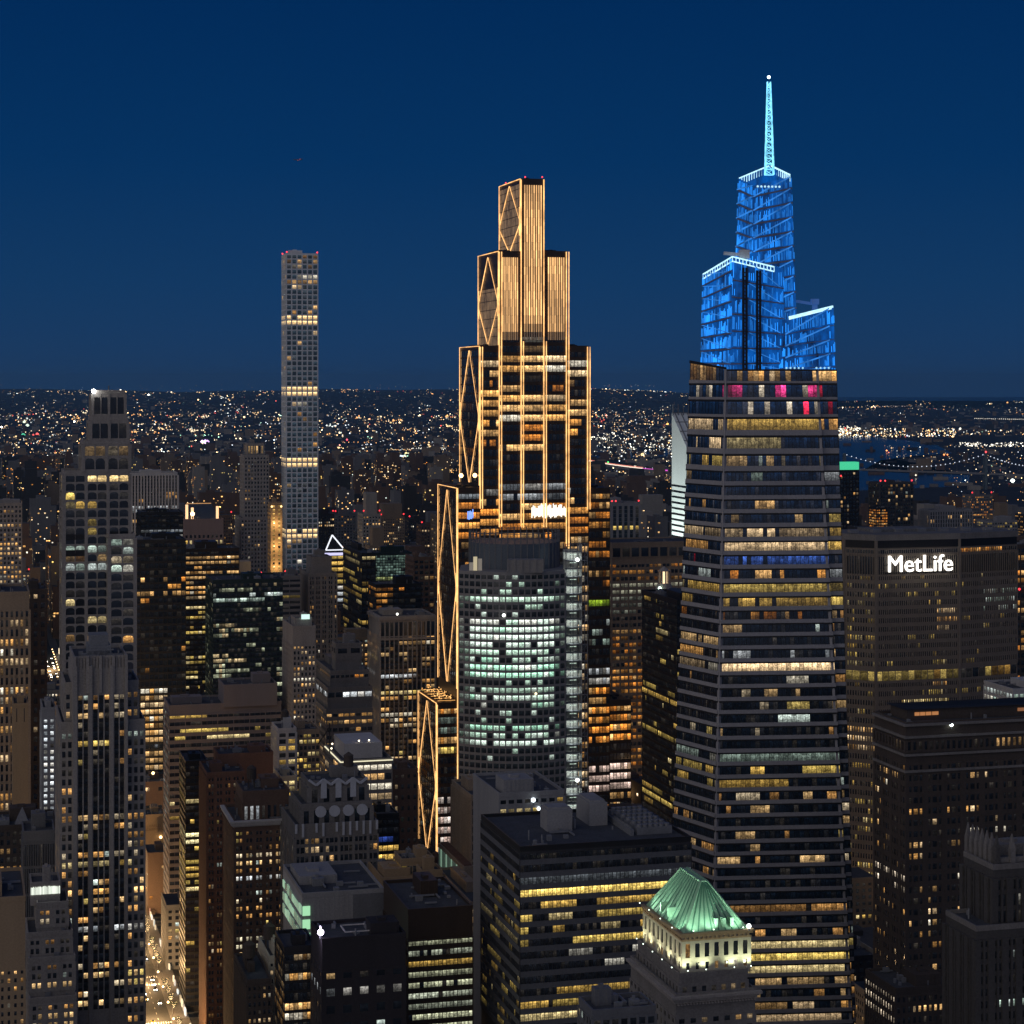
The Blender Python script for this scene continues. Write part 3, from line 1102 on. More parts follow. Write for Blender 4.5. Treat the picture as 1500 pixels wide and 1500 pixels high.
# ================================================================== stepped dark tower outlined with golden light
def gold_tower():
    Y0 = 1350.0
    pxs = [(640, 670, 1030), (670, 703, 715), (703, 731, 507), (731, 763, 368), (763, 798, 262), (798, 831, 368), (831, 862, 507), (862, 893, 715), (893, 924, 1026)]
    X0, _, D = solve(674, 703, 731, Y0)
    root = tag(empty('stepped_skyscraper', (xat(640, Y0), Y0, 0), TH), 'dark bronze stepped skyscraper outlined with golden light lines', 'skyscraper')
    rx, ry = xat(640, Y0), Y0
    FOOT.append(('gold', rx, ry, 130, D))
    rng = np.random.default_rng(21)

    def lx(px):
        k = (px - CX) / F
        return (k * Y0 - rx) / (cu - k * su)
    wall = MB()
    wins = []
    gold = glowmat('gold_led', (1, .51, .175), 1.5, .5, .09)
    goldfin = glowmat('gold_fin', (1, .62, .30), .62, .95, .22, (.2, .14, .1), .35)
    linesS, linesW, fin = MB(), MB(), MB()
    Zs = lambda py, x: zat(py, Y0 + x * su)
    tops = []
    for k, (a, b, top) in enumerate(pxs):
        x0, x1 = lx(a), lx(b)
        z1 = Zs(top, x0)
        tops.append((x0, x1, z1))
        wall.box(x0, x1, 0, D, 0, z1)
        # office floors
        zf = min(z1 - 3, Zs(492, x0))
        fh = 14.6 * Y0 / F * 1.0
        lo = zat(1300, Y0)
        nz = int((zf - lo) / fh)
        zb = zf - nz * fh
        pys = np.array([HY + F * (H - (zb + (j + .6) * fh)) / Y0 for j in range(nz)])
        sm = dict(smooth=1, pf=0)
        over = [(490, 512, dict(sm, p=.4, pal=WARM, s=.18, run=6)), (512, 524, dict(sm, p=.12, s=.4)), (524, 548, dict(sm, p=.75, pal=WARM, s=1.1, run=6)), (548, 562, dict(sm, p=.5, pal=WARM, s=.5, run=5)), (562, 577, dict(sm, p=.4, pal=ORNG, s=.5, run=4)),
                (577, 600, dict(sm, p=.8, pal=WARM, s=1.0, run=7)), (600, 615, dict(sm, p=.75, pal=WARM, s=.95, run=7)), (615, 658, dict(sm, p=(.9 if k == 4 else .15 if k in (3, 5) else .5), pal=ORNG, s=.85, run=5)), (658, 664, dict(sm, p=.8, pal=ORNG, s=.7)),
                (664, 712, dict(p=0, pf=0)), (713, 735, dict(sm, p=.6, pal=WHITE, s=.2, run=4)), (735, 790, dict(sm, p=.72, pal=ORNG, s=.9, run=4))]
        if k == 0:
            over = [(1035, 1052, dict(pf=1, pal=ORNG, s=1.0)), (1052, 1075, dict(p=.6, pal=COOL, s=.2)), (1075, 1092, dict(pf=1, pal=ORNG, s=.7)), (1092, 1108, dict(pf=1, pal=YELL, s=1)),
                    (1108, 1160, dict(p=0, pf=0)), (1160, 1300, dict(p=.9, pf=.8, pal=[((1, .72, .6), 2), ((1, .85, .75), 2)], s=.75))]
        if k >= 7:
            over = [(712, 830, dict(p=.75, pal=ORNG, s=.5, run=4)), (830, 880, dict(p=.4, pal=ORNG, s=.3)), (885, 900, dict(p=.8, pal=[((.55, .85, .05), 1)], s=.5)), (900, 985, dict(p=.25, pal=COOL, s=.25)),
                    (985, 1012, dict(p=.8, pal=WHITE, s=.4)), (1012, 1098, dict(p=.95, pf=.5, pal=ORNG, s=.95, run=6)), (1100, 1135, dict(p=0, pf=0)), (1135, 1180, dict(pf=1, pal=[((1, .72, .6), 2)], s=.8))]
        if k == 8:
            over = [(1012, 1098, dict(p=.95, pf=.6, pal=ORNG, s=1.0, run=6)), (1100, 1135, dict(p=0, pf=0)), (1135, 1180, dict(pf=1, pal=[((1, .72, .6), 2)], s=.8))]
        g = lit_grid(6, nz, dict(p=.5, pf=.12, pal=ORNG if k % 2 else WARM, s=.55, run=4), rng, pys, over)
        if k == 4:
            g[(pys > 548) & (pys < 575), :, :3] *= .03
        facade(wall, wins, (x0, 0, zb), (x1, 0, zb), (x1, 0, zf), (x0, 0, zf), 6, nz, dict(pier=.12, span=.36, pd=.3, sd=.2), g, 0, True)
        # bronze fins on the upper part, uplight put into their colour, fading below
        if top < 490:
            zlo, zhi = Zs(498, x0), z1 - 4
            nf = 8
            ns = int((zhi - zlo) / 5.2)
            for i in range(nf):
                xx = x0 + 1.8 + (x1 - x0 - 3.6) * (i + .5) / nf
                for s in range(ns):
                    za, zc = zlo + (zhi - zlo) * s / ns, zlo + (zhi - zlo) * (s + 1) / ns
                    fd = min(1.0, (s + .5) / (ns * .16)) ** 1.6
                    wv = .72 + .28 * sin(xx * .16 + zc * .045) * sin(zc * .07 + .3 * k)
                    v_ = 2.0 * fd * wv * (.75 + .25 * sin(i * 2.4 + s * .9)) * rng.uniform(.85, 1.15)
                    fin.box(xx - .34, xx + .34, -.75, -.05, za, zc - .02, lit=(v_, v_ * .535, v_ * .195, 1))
            for s in range(0, ns, 3):
                zc = zlo + (zhi - zlo) * s / ns
                wall.box(x0, x1, -.45, -.02, zc - .2, zc + .1)
        # dark crown band
        wall.box(x0 + .01, x1 - .01, -.5, 0, z1 - 4, z1 + .3)
    # golden verticals on the south side
    def vline(px, y0, y1, off=0, w=.6):
        x = lx(px) + off
        linesS.box(x - w / 2, x + w / 2, -1.5, -.75, Zs(y1, x), Zs(y0, x), bottom=True)
    for px, y0, y1 in ((640, 1032, 1300), (670, 715, 1180), (703, 508, 745), (731, 369, 772), (763, 263, 773), (798, 263, 772), (831, 369, 800), (862, 508, 746)):
        vline(px, y0, y1, -.95 if px > 790 else -.1)
        if px not in (640, 670):
            vline(px, max(y0, 500) if px in (763, 798) else y0, y1, 1.5 if px < 790 else .8, .45)
    # west faces: frames, lattice diamonds
    panel = glowmat('gold_lit_cladding', (1, .62, .32), .11, .95, .25, (.12, .08, .05), .4)  # gold light on the cladding put into the material as faint glow
    cl = MB()
    for k, (yb_, mid) in ((4, (366, 320)), (3, (505, 440)), (2, (712, 610)), (1, (1010, 860)), (0, (1262, 1150))):
        x0, x1, z1 = tops[k]
        zb = zat(yb_, Y0)
        zm = zat(mid, Y0)
        xw = x0 - .55
        for p, q, w in (((xw, -.6, z1), (xw, D, z1), .8), ((xw, D - .4, z1), (xw, D - .4, zb), .8), ((xw, -.4, z1), (xw, -.4, zb), 1.0),
                        ((xw, D / 2 + .5, z1 - 2.5), (xw, D - 1.6, zm), .85), ((xw, D / 2 - .5, z1 - 2.5), (xw, 1.6, zm), .6),
                        ((xw, D - 1.6, zm - 3), (xw, D / 2 + .8, zb + 1), .8), ((xw, 1.6, zm - 3), (xw, D / 2 - .8, zb + 1), .8),
                        ((xw - .05, D - 1.5, zm + 9), (xw - .05, D - 1.5, zm - 10), 1.3), ((xw - .05, 1.5, zm + 9), (xw - .05, 1.5, zm - 10), 1.1)):
            linesW.bar(p, q, w * .52)
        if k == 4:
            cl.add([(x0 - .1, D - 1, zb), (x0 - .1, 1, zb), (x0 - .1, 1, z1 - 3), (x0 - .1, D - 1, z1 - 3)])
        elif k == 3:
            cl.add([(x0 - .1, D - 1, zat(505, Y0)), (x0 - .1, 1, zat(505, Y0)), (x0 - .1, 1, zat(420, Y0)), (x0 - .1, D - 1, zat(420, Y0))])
        nzz = int((z1 - zb) / 6)
        if k < 3:
            g = lit_grid(10, nzz, dict(p=.06, pf=0, pal=ORNG, s=.06), rng)
            facade(wall, wins, (x0, D, zb), (x0, 0, zb), (x0, 0, z1 - 2), (x0, D, z1 - 2), 10, nzz, dict(pier=.15, span=.2, pd=.25, sd=.15), g, 0, True)
        else:
            for s in range(1, nzz):
                wall.box(x0 - .3, x0 - .02, 0, D, zb + s * 6 - .2, zb + s * 6 + .2)
    # roof machinery of every step
    for k, (x0, x1, z1) in enumerate(tops):
        u = MB()
        u.box(x0 + 3, x1 - 3, D * .3, D * .75, z1 + .05, z1 + (2 if k in (3, 4, 5) else 1.2))
        u.box(x0 + 5, x0 + 7, D * .1, D * .2, z1 + .05, z1 + 1.5)
        u.build('roof_plant', DARKM, root)
    wall.build('wall', [BRONZE], root)
    rest = MB()
    order = np.argsort([-l[:, :3].sum() for q, l in wins])
    for i, k in enumerate(order):
        if i < 100:
            MB().add(wins[k][0], 0, wins[k][1]).build('window_band', PANE, root)
        else:
            rest.add(*[wins[k][0], 0, wins[k][1]])
    rest.build('window_grid', PANE, root)['kind'] = 'stuff'
    linesS.build('light_line', gold, root)
    linesW.build('light_lattice', gold, root)
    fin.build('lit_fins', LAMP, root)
    cl.build('lit_cladding', panel, root)
    # mirror image of the rooftop sign put in as glowing bars, blue screen beside it
    sc = MB()
    rg = np.random.default_rng(3)
    xa, xb = lx(778), lx(829)
    for i in range(26):
        x = xa + (xb - xa) * i / 26
        h0, h1 = rg.uniform(-2.2, 0), rg.uniform(2, 6)
        zc = Zs(749, x)
        sc.box(x + .1, x + (xb - xa) / 26 - .1, -.5, -.32, zc - 2.4 + h0, zc + h1 * .9, lit=(1.6, 1.45, 1.2, 1))
    sc.build('sign_reflection', LAMP, root)
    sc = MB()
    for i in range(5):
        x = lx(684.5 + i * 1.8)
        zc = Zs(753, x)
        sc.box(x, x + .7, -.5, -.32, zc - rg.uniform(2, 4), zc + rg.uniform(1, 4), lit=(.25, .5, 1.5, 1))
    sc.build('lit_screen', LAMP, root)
    for px, py, s in ((668, 697, 6), (695, 697, 5)):
        x, y = lx(px), D * .4
        lamp(root, lx(672) + (px - 668) * .35 + 3, 6, tops[1][2] + 8, 1.5, (1, .62, .25), s)
    # string lights on the low terrace
    tl = MB()
    x0, x1, z1 = tops[0]
    pts = np.column_stack([rg.uniform(x0 + 1, x1 - .5, 60), rg.uniform(1, D - 2, 60), z1 + rg.uniform(1.5, 3, 60)])
    tl.octas(pts, np.full(60, .42), np.array([(1.7, .85, .25, 1)] * 60))
    for y in np.linspace(2, D - 3, 6):
        tl.bar((x0 + 1, y, z1 + 1.2), (x1 - 1, y, z1 + 1.2), .35, lit=(.9, .42, .1, 1))
    tl.build('terrace_lights', LAMP, root)
    for px, py in ((766, 262), (771, 262), (796, 262)):
        red_beacon(root, lx(px), 3 if px > 768 else D * .8, Zs(py, lx(px)) + 1.5, Y0)
    lamp(root, lx(752) + 16, D * .7, Zs(259, lx(763)) + 2, .7, (1, .8, .5), 1.5, 'beacon')


gold_tower()


# ================================================================== slim white grid tower with five lit bands
def grid_tower():
    Y0 = 2200.0
    t = Tower('residential_tower', 'very slim white square grid tower with bright lit bands', 'tower', 413, 419.5, 465.5, Y0, w=None)
    lit = dict(p=.07, pf=0, pal=WARM, s=.7, run=1.2, dark=(.016, .026, .036))  # blue-grey glow of unlit panes is sky reflection put into the colour
    BR = dict(p=1, pf=1.1, pal=[((1, .66, .30), 1)], s=1.0, flat=1)
    over = [(373, 384, dict(p=.55, s=.5)), (384, 395, dict(p=.5, s=.5)), (402, 416, dict(p=.25, s=.6)), (416, 420, dict(p=.9, s=.5)),
            (460, 478, BR), (565, 583, BR), (670, 688, BR), (775, 793, BR)]
    t.wallm = wallmat('tower_white', (.72, .76, .80), .1)
    t.box(xy=(0, t.w, 0, t.d), yt=372, fp=7.46, bp=7.6, nx=6, nxw=6, st=dict(pier=.25, span=.25, pd=.55, sd=.53, cap=.5), lit=lit, over=over, units=1)
    for x, y in ((.5, .5), (t.w - .5, .5), (.5, t.d - .5)):
        red_beacon(t.root, x, y, zat(372, Y0) + 2.2, Y0)
    t.finish(t.wallm, 100)


grid_tower()


# ================================================================== octagonal office slab with the rooftop sign
def sign_tower():
    Y0 = 1150.0
    root = tag(empty('office_slab', (xat(1283, Y0), Y0, 0), TH), 'broad grey eight-sided office slab under a glowing white rooftop sign', 'office building')
    rx, ry = xat(1283, Y0), Y0
    rng = np.random.default_rng(31)
    loc = lambda x, y: ((x - rx) * cu + (y - ry) * su, -(x - rx) * su + (y - ry) * cu)
    X, w, _ = solve(0, 1283, 1405, Y0, d=10)
    a = (0.0, 0.0)
    b = (w, 0.0)
    Yl = Y0 + 9
    c = loc(xat(1237, Yl), Yl)
    k = (1489 - CX) / F
    # right facet end: fixed setback of 9 m from the front plane
    lxr = (k * (Y0 + 9 * cu) - rx + 9 * su) / (cu - k * su)
    d = (lxr, 9.0)
    FOOT.append(('sign slab', rx - 20, ry, 120, 40))
    ring = [c, a, b, d, (lxr, 34), (w, 44), (0, 44), (c[0], 34)]
    zt = zat(792, Y0)
    wall = MB()
    wall.frustum([(x, y, 0) for x, y in ring], [(x, y, zt) for x, y in ring], 0, False)
    wins = []
    fh = 13.25 * Y0 / F

    for fi, (p, q) in enumerate(((c, a), (a, b), (b, d))):
        L = math.hypot(q[0] - p[0], q[1] - p[1])
        nx = (12, 40, 27)[fi]
        z_ = lambda py: zat(py, Y0)
        # floors
        def zone(pyt, pyb, n, st, lit, over=(), rowg=False, nxx=None):
            m = nxx or nx
            zz0, zz1 = z_(pyb), z_(pyt)
            pys = np.array([pyb + (pyt - pyb) * (j + .6) / n for j in range(n)])
            g = lit_grid(m, n, lit, rng, pys, over)
            facade(wall, wins, (*p, zz0), (*q, zz0), (*q, zz1), (*p, zz1), m, n, st, g, 0, rowg)
        wst = dict(pier=.42, span=.44, pd=.6, sd=.42)
        yel = dict(p=.15, pf=.02, pal=YELL, s=.42, run=2)
        ovr = [(1024, 1040, dict(p=.7, pal=YELL, s=.9, run=9)), (998, 1010, dict(p=.35, pal=WARM, s=.8, run=9, x=(.45, .85))), (1040, 1340, dict(p=.28, pf=.06, s=.5))]
        if fi == 0:
            ovr = [(1068, 1100, dict(p=.9, pal=WARM, s=.7)), (1180, 1330, dict(p=.4, pal=YELL, s=.5)), (840, 980, dict(p=.3, s=.35))]
        if fi == 1:
            ovr = [(890, 925, dict(p=.75, pal=WARM, s=.6, x=(.72, 1), run=6))] + ovr[0:]
        if fi == 2:
            ovr = [(872, 910, dict(p=.5, pal=COOL, s=.35, x=(.4, 1), run=3))] + [(912, 1340, dict(p=.07, s=.5))]
        zone(1000, 1318, 24, wst, yel, ovr)
        zone(982, 1000, 1, dict(pier=.08, span=.12, pd=.3, sd=.4), dict(p=.85 if fi < 2 else .1, pf=.0, pal=[((1, .55, .12), 1), ((1, .72, .2), 2)], s=.42, run=3), nxx=max(4, nx // 3))
        zone(843, 982, 11, wst, yel, ovr)
        zone(812, 843, 1, dict(pier=.2, span=.04, pd=.8, sd=.3), dict(p=0, pf=0))
        bq = np.array((*q, 0.0)) - np.array((*p, 0.0))
        nn = np.array((bq[1], -bq[0], 0)) / np.linalg.norm(bq)
        a_, b_ = np.array((*p, 0.0)) + nn * .35, np.array((*q, 0.0)) + nn * .35
        zz0, zz1 = zat(803, Y0), zat(792, Y0) - .05
        wall.add([[a_ + (0, 0, zz0), b_ + (0, 0, zz0), b_ + (0, 0, zz1), a_ + (0, 0, zz1)], [a_ + (0, 0, zz0) - nn * .35, b_ + (0, 0, zz0) - nn * .35, b_ + (0, 0, zz0), a_ + (0, 0, zz0)]], 1)
        zone(805, 812, 1, dict(pier=.2, span=.1, pd=.3, sd=.25), dict(p=.9 if fi == 2 else .0, pf=0, pal=ORNG, s=.8, run=8, x=(.0, .75) if fi == 2 else (.55, 1)), nxx=nx)
        # corner post
        wall.bar((*p, 0), (*p, zt), 1.5)
    # overhanging flat roof
    rf = MB()
    out = [(x + (x - w / 2) * .015, y + (y - 20) * .03) for x, y in ring]
    rf.frustum([(x, y, zt) for x, y in out], [(x, y, zt + 3.4) for x, y in out], 1, False)
    cc = np.mean(np.array(out), 0)
    rf.add([[(*out[i], zt + 3.4), (*out[(i + 1) % 8], zt + 3.4), (*cc, zt + 3.9)] for i in range(8)], 0)
    rf.box(w * .1, w * .85, 14, 36, zt + 3.5, zt + 5.2, 0)
    rf.build('roof', [GRAVELR, STONE_D], root)
    u = MB()
    for i in range(7):
        x = -10 + i * 14
        u.box(x, x + 5, 12, 16, zt + 3.6, zt + 5.4)
    u.build('roof_plant', STEEL, root)
    wall.build('wall', [wallmat('slab_stone', (.25, .21, .17), .2), DARKM], root)
    emit_windows(wins, root, 100, 'window', 'window_grid', rng)
    # the sign: white letters on a dark bar frame
    cv = bpy.data.curves.new('sign_letters', 'FONT')
    cv.body = 'MetLife'
    cv.size = 11.0
    cv.extrude = .25
    cv.offset = .0
    cv.space_character = 1.02
    cv.materials.append(glowmat('sign_white', (1, .95, .86), 3.4, 0))
    so = bpy.data.objects.new('sign_letters', cv)
    COL.objects.link(so)
    so.parent = root
    bpy.context.view_layer.update()
    wtxt = so.dimensions.x or 36
    k0, k1 = (1297 - CX) / F, (1391 - CX) / F
    s0 = (k0 * Y0 - rx) / (cu - k0 * su)
    s1 = (k1 * Y0 - rx) / (cu - k1 * su)
    s = (s1 - s0) / wtxt
    so.scale = (s, s, s)
    so.location = (s0, -1.9, zat(838, Y0))
    so.rotation_euler = (pi / 2, 0, 0)
    fr = MB()
    for zz in (zat(839, Y0), zat(828, Y0)):
        fr.box(s0 - 1, s1 + 1, -1.4, -1.0, zz - .15, zz + .15)
    for i in range(9):
        x = s0 + (s1 - s0) * i / 8
        fr.box(x - .15, x + .15, -1.0, -.5, zat(841, Y0), zat(820, Y0))
    fr.build('sign_frame', DARKM, root)
    # the sign lights the facade round it
    for i in range(3):
        ld = bpy.data.lights.new('sign_light', 'POINT')
        ld.energy = 420
        ld.color = (1, .95, .88)
        ld.shadow_soft_size = 3
        lo = bpy.data.objects.new('sign_light', ld)
        COL.objects.link(lo)
        lo.parent = root
        lo.location = (s0 + (s1 - s0) * (i + .5) / 3, -7, zat(828, Y0))


sign_tower()


# ================================================================== round fronted office tower with the lit construction hoist beside it
def round_tower():
    Y0 = 1050.0
    root = tag(empty('round_office_tower', (xat(750, Y0), Y0, 0)), 'round fronted grey office tower with rows of greenish lit windows', 'office building')
    rx, ry = xat(750, Y0), Y0
    rng = np.random.default_rng(12)
    wall = MB()
    wins = []
    half = (828 - 674) / 2 * (Y0 + 16) / F
    R = 46.0
    aM = math.asin(half / R)
    yc = R                                            # circle centre behind the front point
    nseg = 9
    ang = [-aM + 2 * aM * i / nseg for i in range(nseg + 1)]
    pts = [(R * sin(a), yc - R * cos(a)) for a in ang]
    zt = zat(838, Y0)
    ring = pts + [(half, 40), (half - 8, 58), (-half + 8, 58), (-half, 40)]
    wall.frustum([(*p, 0) for p in ring], [(*p, zt) for p in ring], 0, True)
    fh = 11.1 * Y0 / F
    nz = 31
    zb = zt - 1.2 - nz * fh
    pys = np.array([HY + F * (H - (zb + (j + .6) * fh)) / Y0 for j in range(nz)])
    spec = dict(p=.66, pf=.0, pal=GREEN, s=.95, run=5)
    over = [(838, 872, dict(p=.25, pf=0, s=.4)), (884, 905, dict(p=.2, pf=0, s=.4)), (996, 1012, dict(p=.1, pf=0, s=.4)), (1024, 1034, dict(p=.1, pf=0)), (1034, 1058, dict(p=.3, pf=0, s=.5)), (1098, 1115, dict(p=.12, pf=0, s=.3)), (1120, 1400, dict(p=0, pf=0))]
    gall = np.zeros((nz, 2 * nseg, 4))
    gall[..., 3] = rng.random((nz, 2 * nseg)) * .4
    for j in range(nz):
        if pys[j] > 1122:
            dn, lv = 0, 0
        elif any(a <= pys[j] <= b for a, b, _ in over):
            dn, lv = .28, .5
        else:
            dn, lv = rng.choice([.995, .97, .85]), rng.uniform(.45, 1.3)
        tint = pick(GREEN, rng)
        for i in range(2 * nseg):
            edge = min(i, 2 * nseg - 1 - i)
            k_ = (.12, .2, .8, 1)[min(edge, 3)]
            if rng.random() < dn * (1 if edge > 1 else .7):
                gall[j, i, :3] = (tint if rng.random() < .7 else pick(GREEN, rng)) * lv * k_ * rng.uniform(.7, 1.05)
            else:
                gall[j, i, :3] = (.004, .005, .006)
    for i in range(nseg):
        o2 = over
        sp = spec
        if i in (0, nseg - 1):
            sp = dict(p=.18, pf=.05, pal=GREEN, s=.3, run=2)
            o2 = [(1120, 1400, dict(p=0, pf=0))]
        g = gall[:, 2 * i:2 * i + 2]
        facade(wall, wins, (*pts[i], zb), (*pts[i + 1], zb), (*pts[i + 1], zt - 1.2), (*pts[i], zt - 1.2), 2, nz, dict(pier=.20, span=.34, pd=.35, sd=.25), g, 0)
    # west side
    g = lit_grid(8, nz, dict(p=.1, pf=.02, pal=GREEN, s=.2), rng, pys, [(1120, 1400, dict(p=0, pf=0))])
    p0, p1 = (-half, 40), pts[0]
    facade(wall, wins, (*p0, zb), (*p1, zb), (*p1, zt - 1.2), (*p0, zt - 1.2), 8, nz, dict(pier=.26, span=.40, pd=.35, sd=.25), g, 0)
    # attic bay standing proud in the middle
    xa, xb = -6 * Y0 / F, 45 * Y0 / F
    z2 = zat(820, Y0)
    wall.box(xa, xb, .3, 8, zt - .5, z2, 0)
    for i in range(6):
        x = xa + (xb - xa) * i / 5
        wall.box(x - .45, x + .45, -.15, .3, zt, z2 + .3, 0)
    # drum on the roof
    dr = MB()
    zd = zat(778, Y0 + 24)
    Rd = 66 * (Y0 + 40) / F
    n = 44
    cyc = 12 + Rd
    ring2 = [(1.2 + Rd * sin(2 * pi * i / n), cyc - Rd * cos(2 * pi * i / n)) for i in range(n)]
    dr.frustum([(*p, zt - .2) for p in ring2], [(*p, zd - 6) for p in ring2], 0, True)
    for i, (x, y) in enumerate(ring2):
        dr.box(x - .28, x + .28, y - .28, y + .28, zt, zd, 1)
    ins = [(1.2 + (Rd - .8) * sin(2 * pi * i / n), cyc - (Rd - .8) * cos(2 * pi * i / n)) for i in range(n)]
    for zz in (zd - 1, zd - 3.5):
        dr.frustum([(*p, zz) for p in ring2], [(*p, zz + .4) for p in ring2], 1, False)
    dr.build('roof_drum', [wallmat('drum_metal', (.10, .125, .16), .25, .5), GREYM], root)
    ter = MB()
    for px, h_ in ((684, 4), (690, 7), (697, 6)):
        x = (px - 750) * Y0 / F + 1
        ter.box(x, x + 2, 9, 11, zt, zt + h_, lit=(.5, .42, .25, 1) if h_ > 6 else (.15, .13, .1, 1))
    ter.build('terrace_kiosk', LAMP, root)
    wall.build('wall', [wallmat('round_tower_stone', (.27, .265, .27), .2)], root)
    emit_windows(wins, root, 100, 'window', 'window_grid', rng)
    for px, py in ((738, 901), (679, 872)):
        pass
    lamp(root, (738 - 750) * Y0 / F, -.9, zat(901, Y0), .9, (.95, 1, .9), 3, 'floor_lamp_glow', False)
    lamp(root, (785 - 750) * Y0 / F, -.4, zat(1016, Y0), .7, (1, .85, .5), 2, 'floor_lamp_glow', False)
    FOOT.append(('round', rx - half, ry, half * 2, 58))

    # hoist tower
    Yh = Y0 + 12
    h = tag(empty('construction_hoist', (xat(829, Yh), Yh, 0), TH), 'tall lit scaffold hoist with white lamps beside the round tower', 'construction hoist')
    w = (862 - 829) * Yh / F
    m, pl, sh = MB(), MB(), MB()
    z0, z1 = 0, zat(797, Yh)
    for x in (0, w * .33, w * .66, w):
        for y in (0, 5):
            m.box(x - .18, x + .18, y - .18, y + .18, z0, z1)
    step = 12.3 * Yh / F
    nfl = int((z1 - zat(1260, Yh)) / step)
    for k in range(nfl):
        z = z1 - k * step
        m.box(-.2, w + .2, -.2, .1, z - .15, z + .15)
        for x0, x1 in ((0, w * .33), (w * .33, w * .66), (w * .66, w)):
            m.bar((x0, -.05, z - step), (x1, -.05, z), .14)
        pl.box(.1, w * .72, .3, 4.8, z - step + .1, z - step + .35)
    m.build('scaffold_frame', STEEL, h)
    pl.build('platform', STEEL, h)
    sh.box(.1, w * .70, 5.2, 5.4, z0, z1 - 3)
    sh.box(w * .72, w * .76, .4, 5.0, z0, z1)
    sh.build('sheeting', wallmat('white_sheeting', (.55, .55, .52), .3, .8, .6, streak=False), h)
    for k in range(1, nfl):
        z = z1 - k * step - 1
        mb = MB()
        mb.box(w * .2, w * .5, .6, .8, z - .22, z + .05, lit=(.75, .95, .8, 1))
        mb.build('work_lamp', LAMP, h)
        if k % 2:
            ld = bpy.data.lights.new('work_light', 'POINT')
            ld.energy = 480
            ld.color = (.9, 1, .92)
            ld.shadow_soft_size = .8
            lo = bpy.data.objects.new('work_light', ld)
            COL.objects.link(lo)
            lo.parent = h
            lo.location = (w * .35, 1.6, z - 1.2)
    for py in (820, 1143, 1190):
        lamp(h, w * .5, -1.2, zat(py, Yh), 1.0, (.95, 1, .96), 6, 'flood_lamp', False)


round_tower()


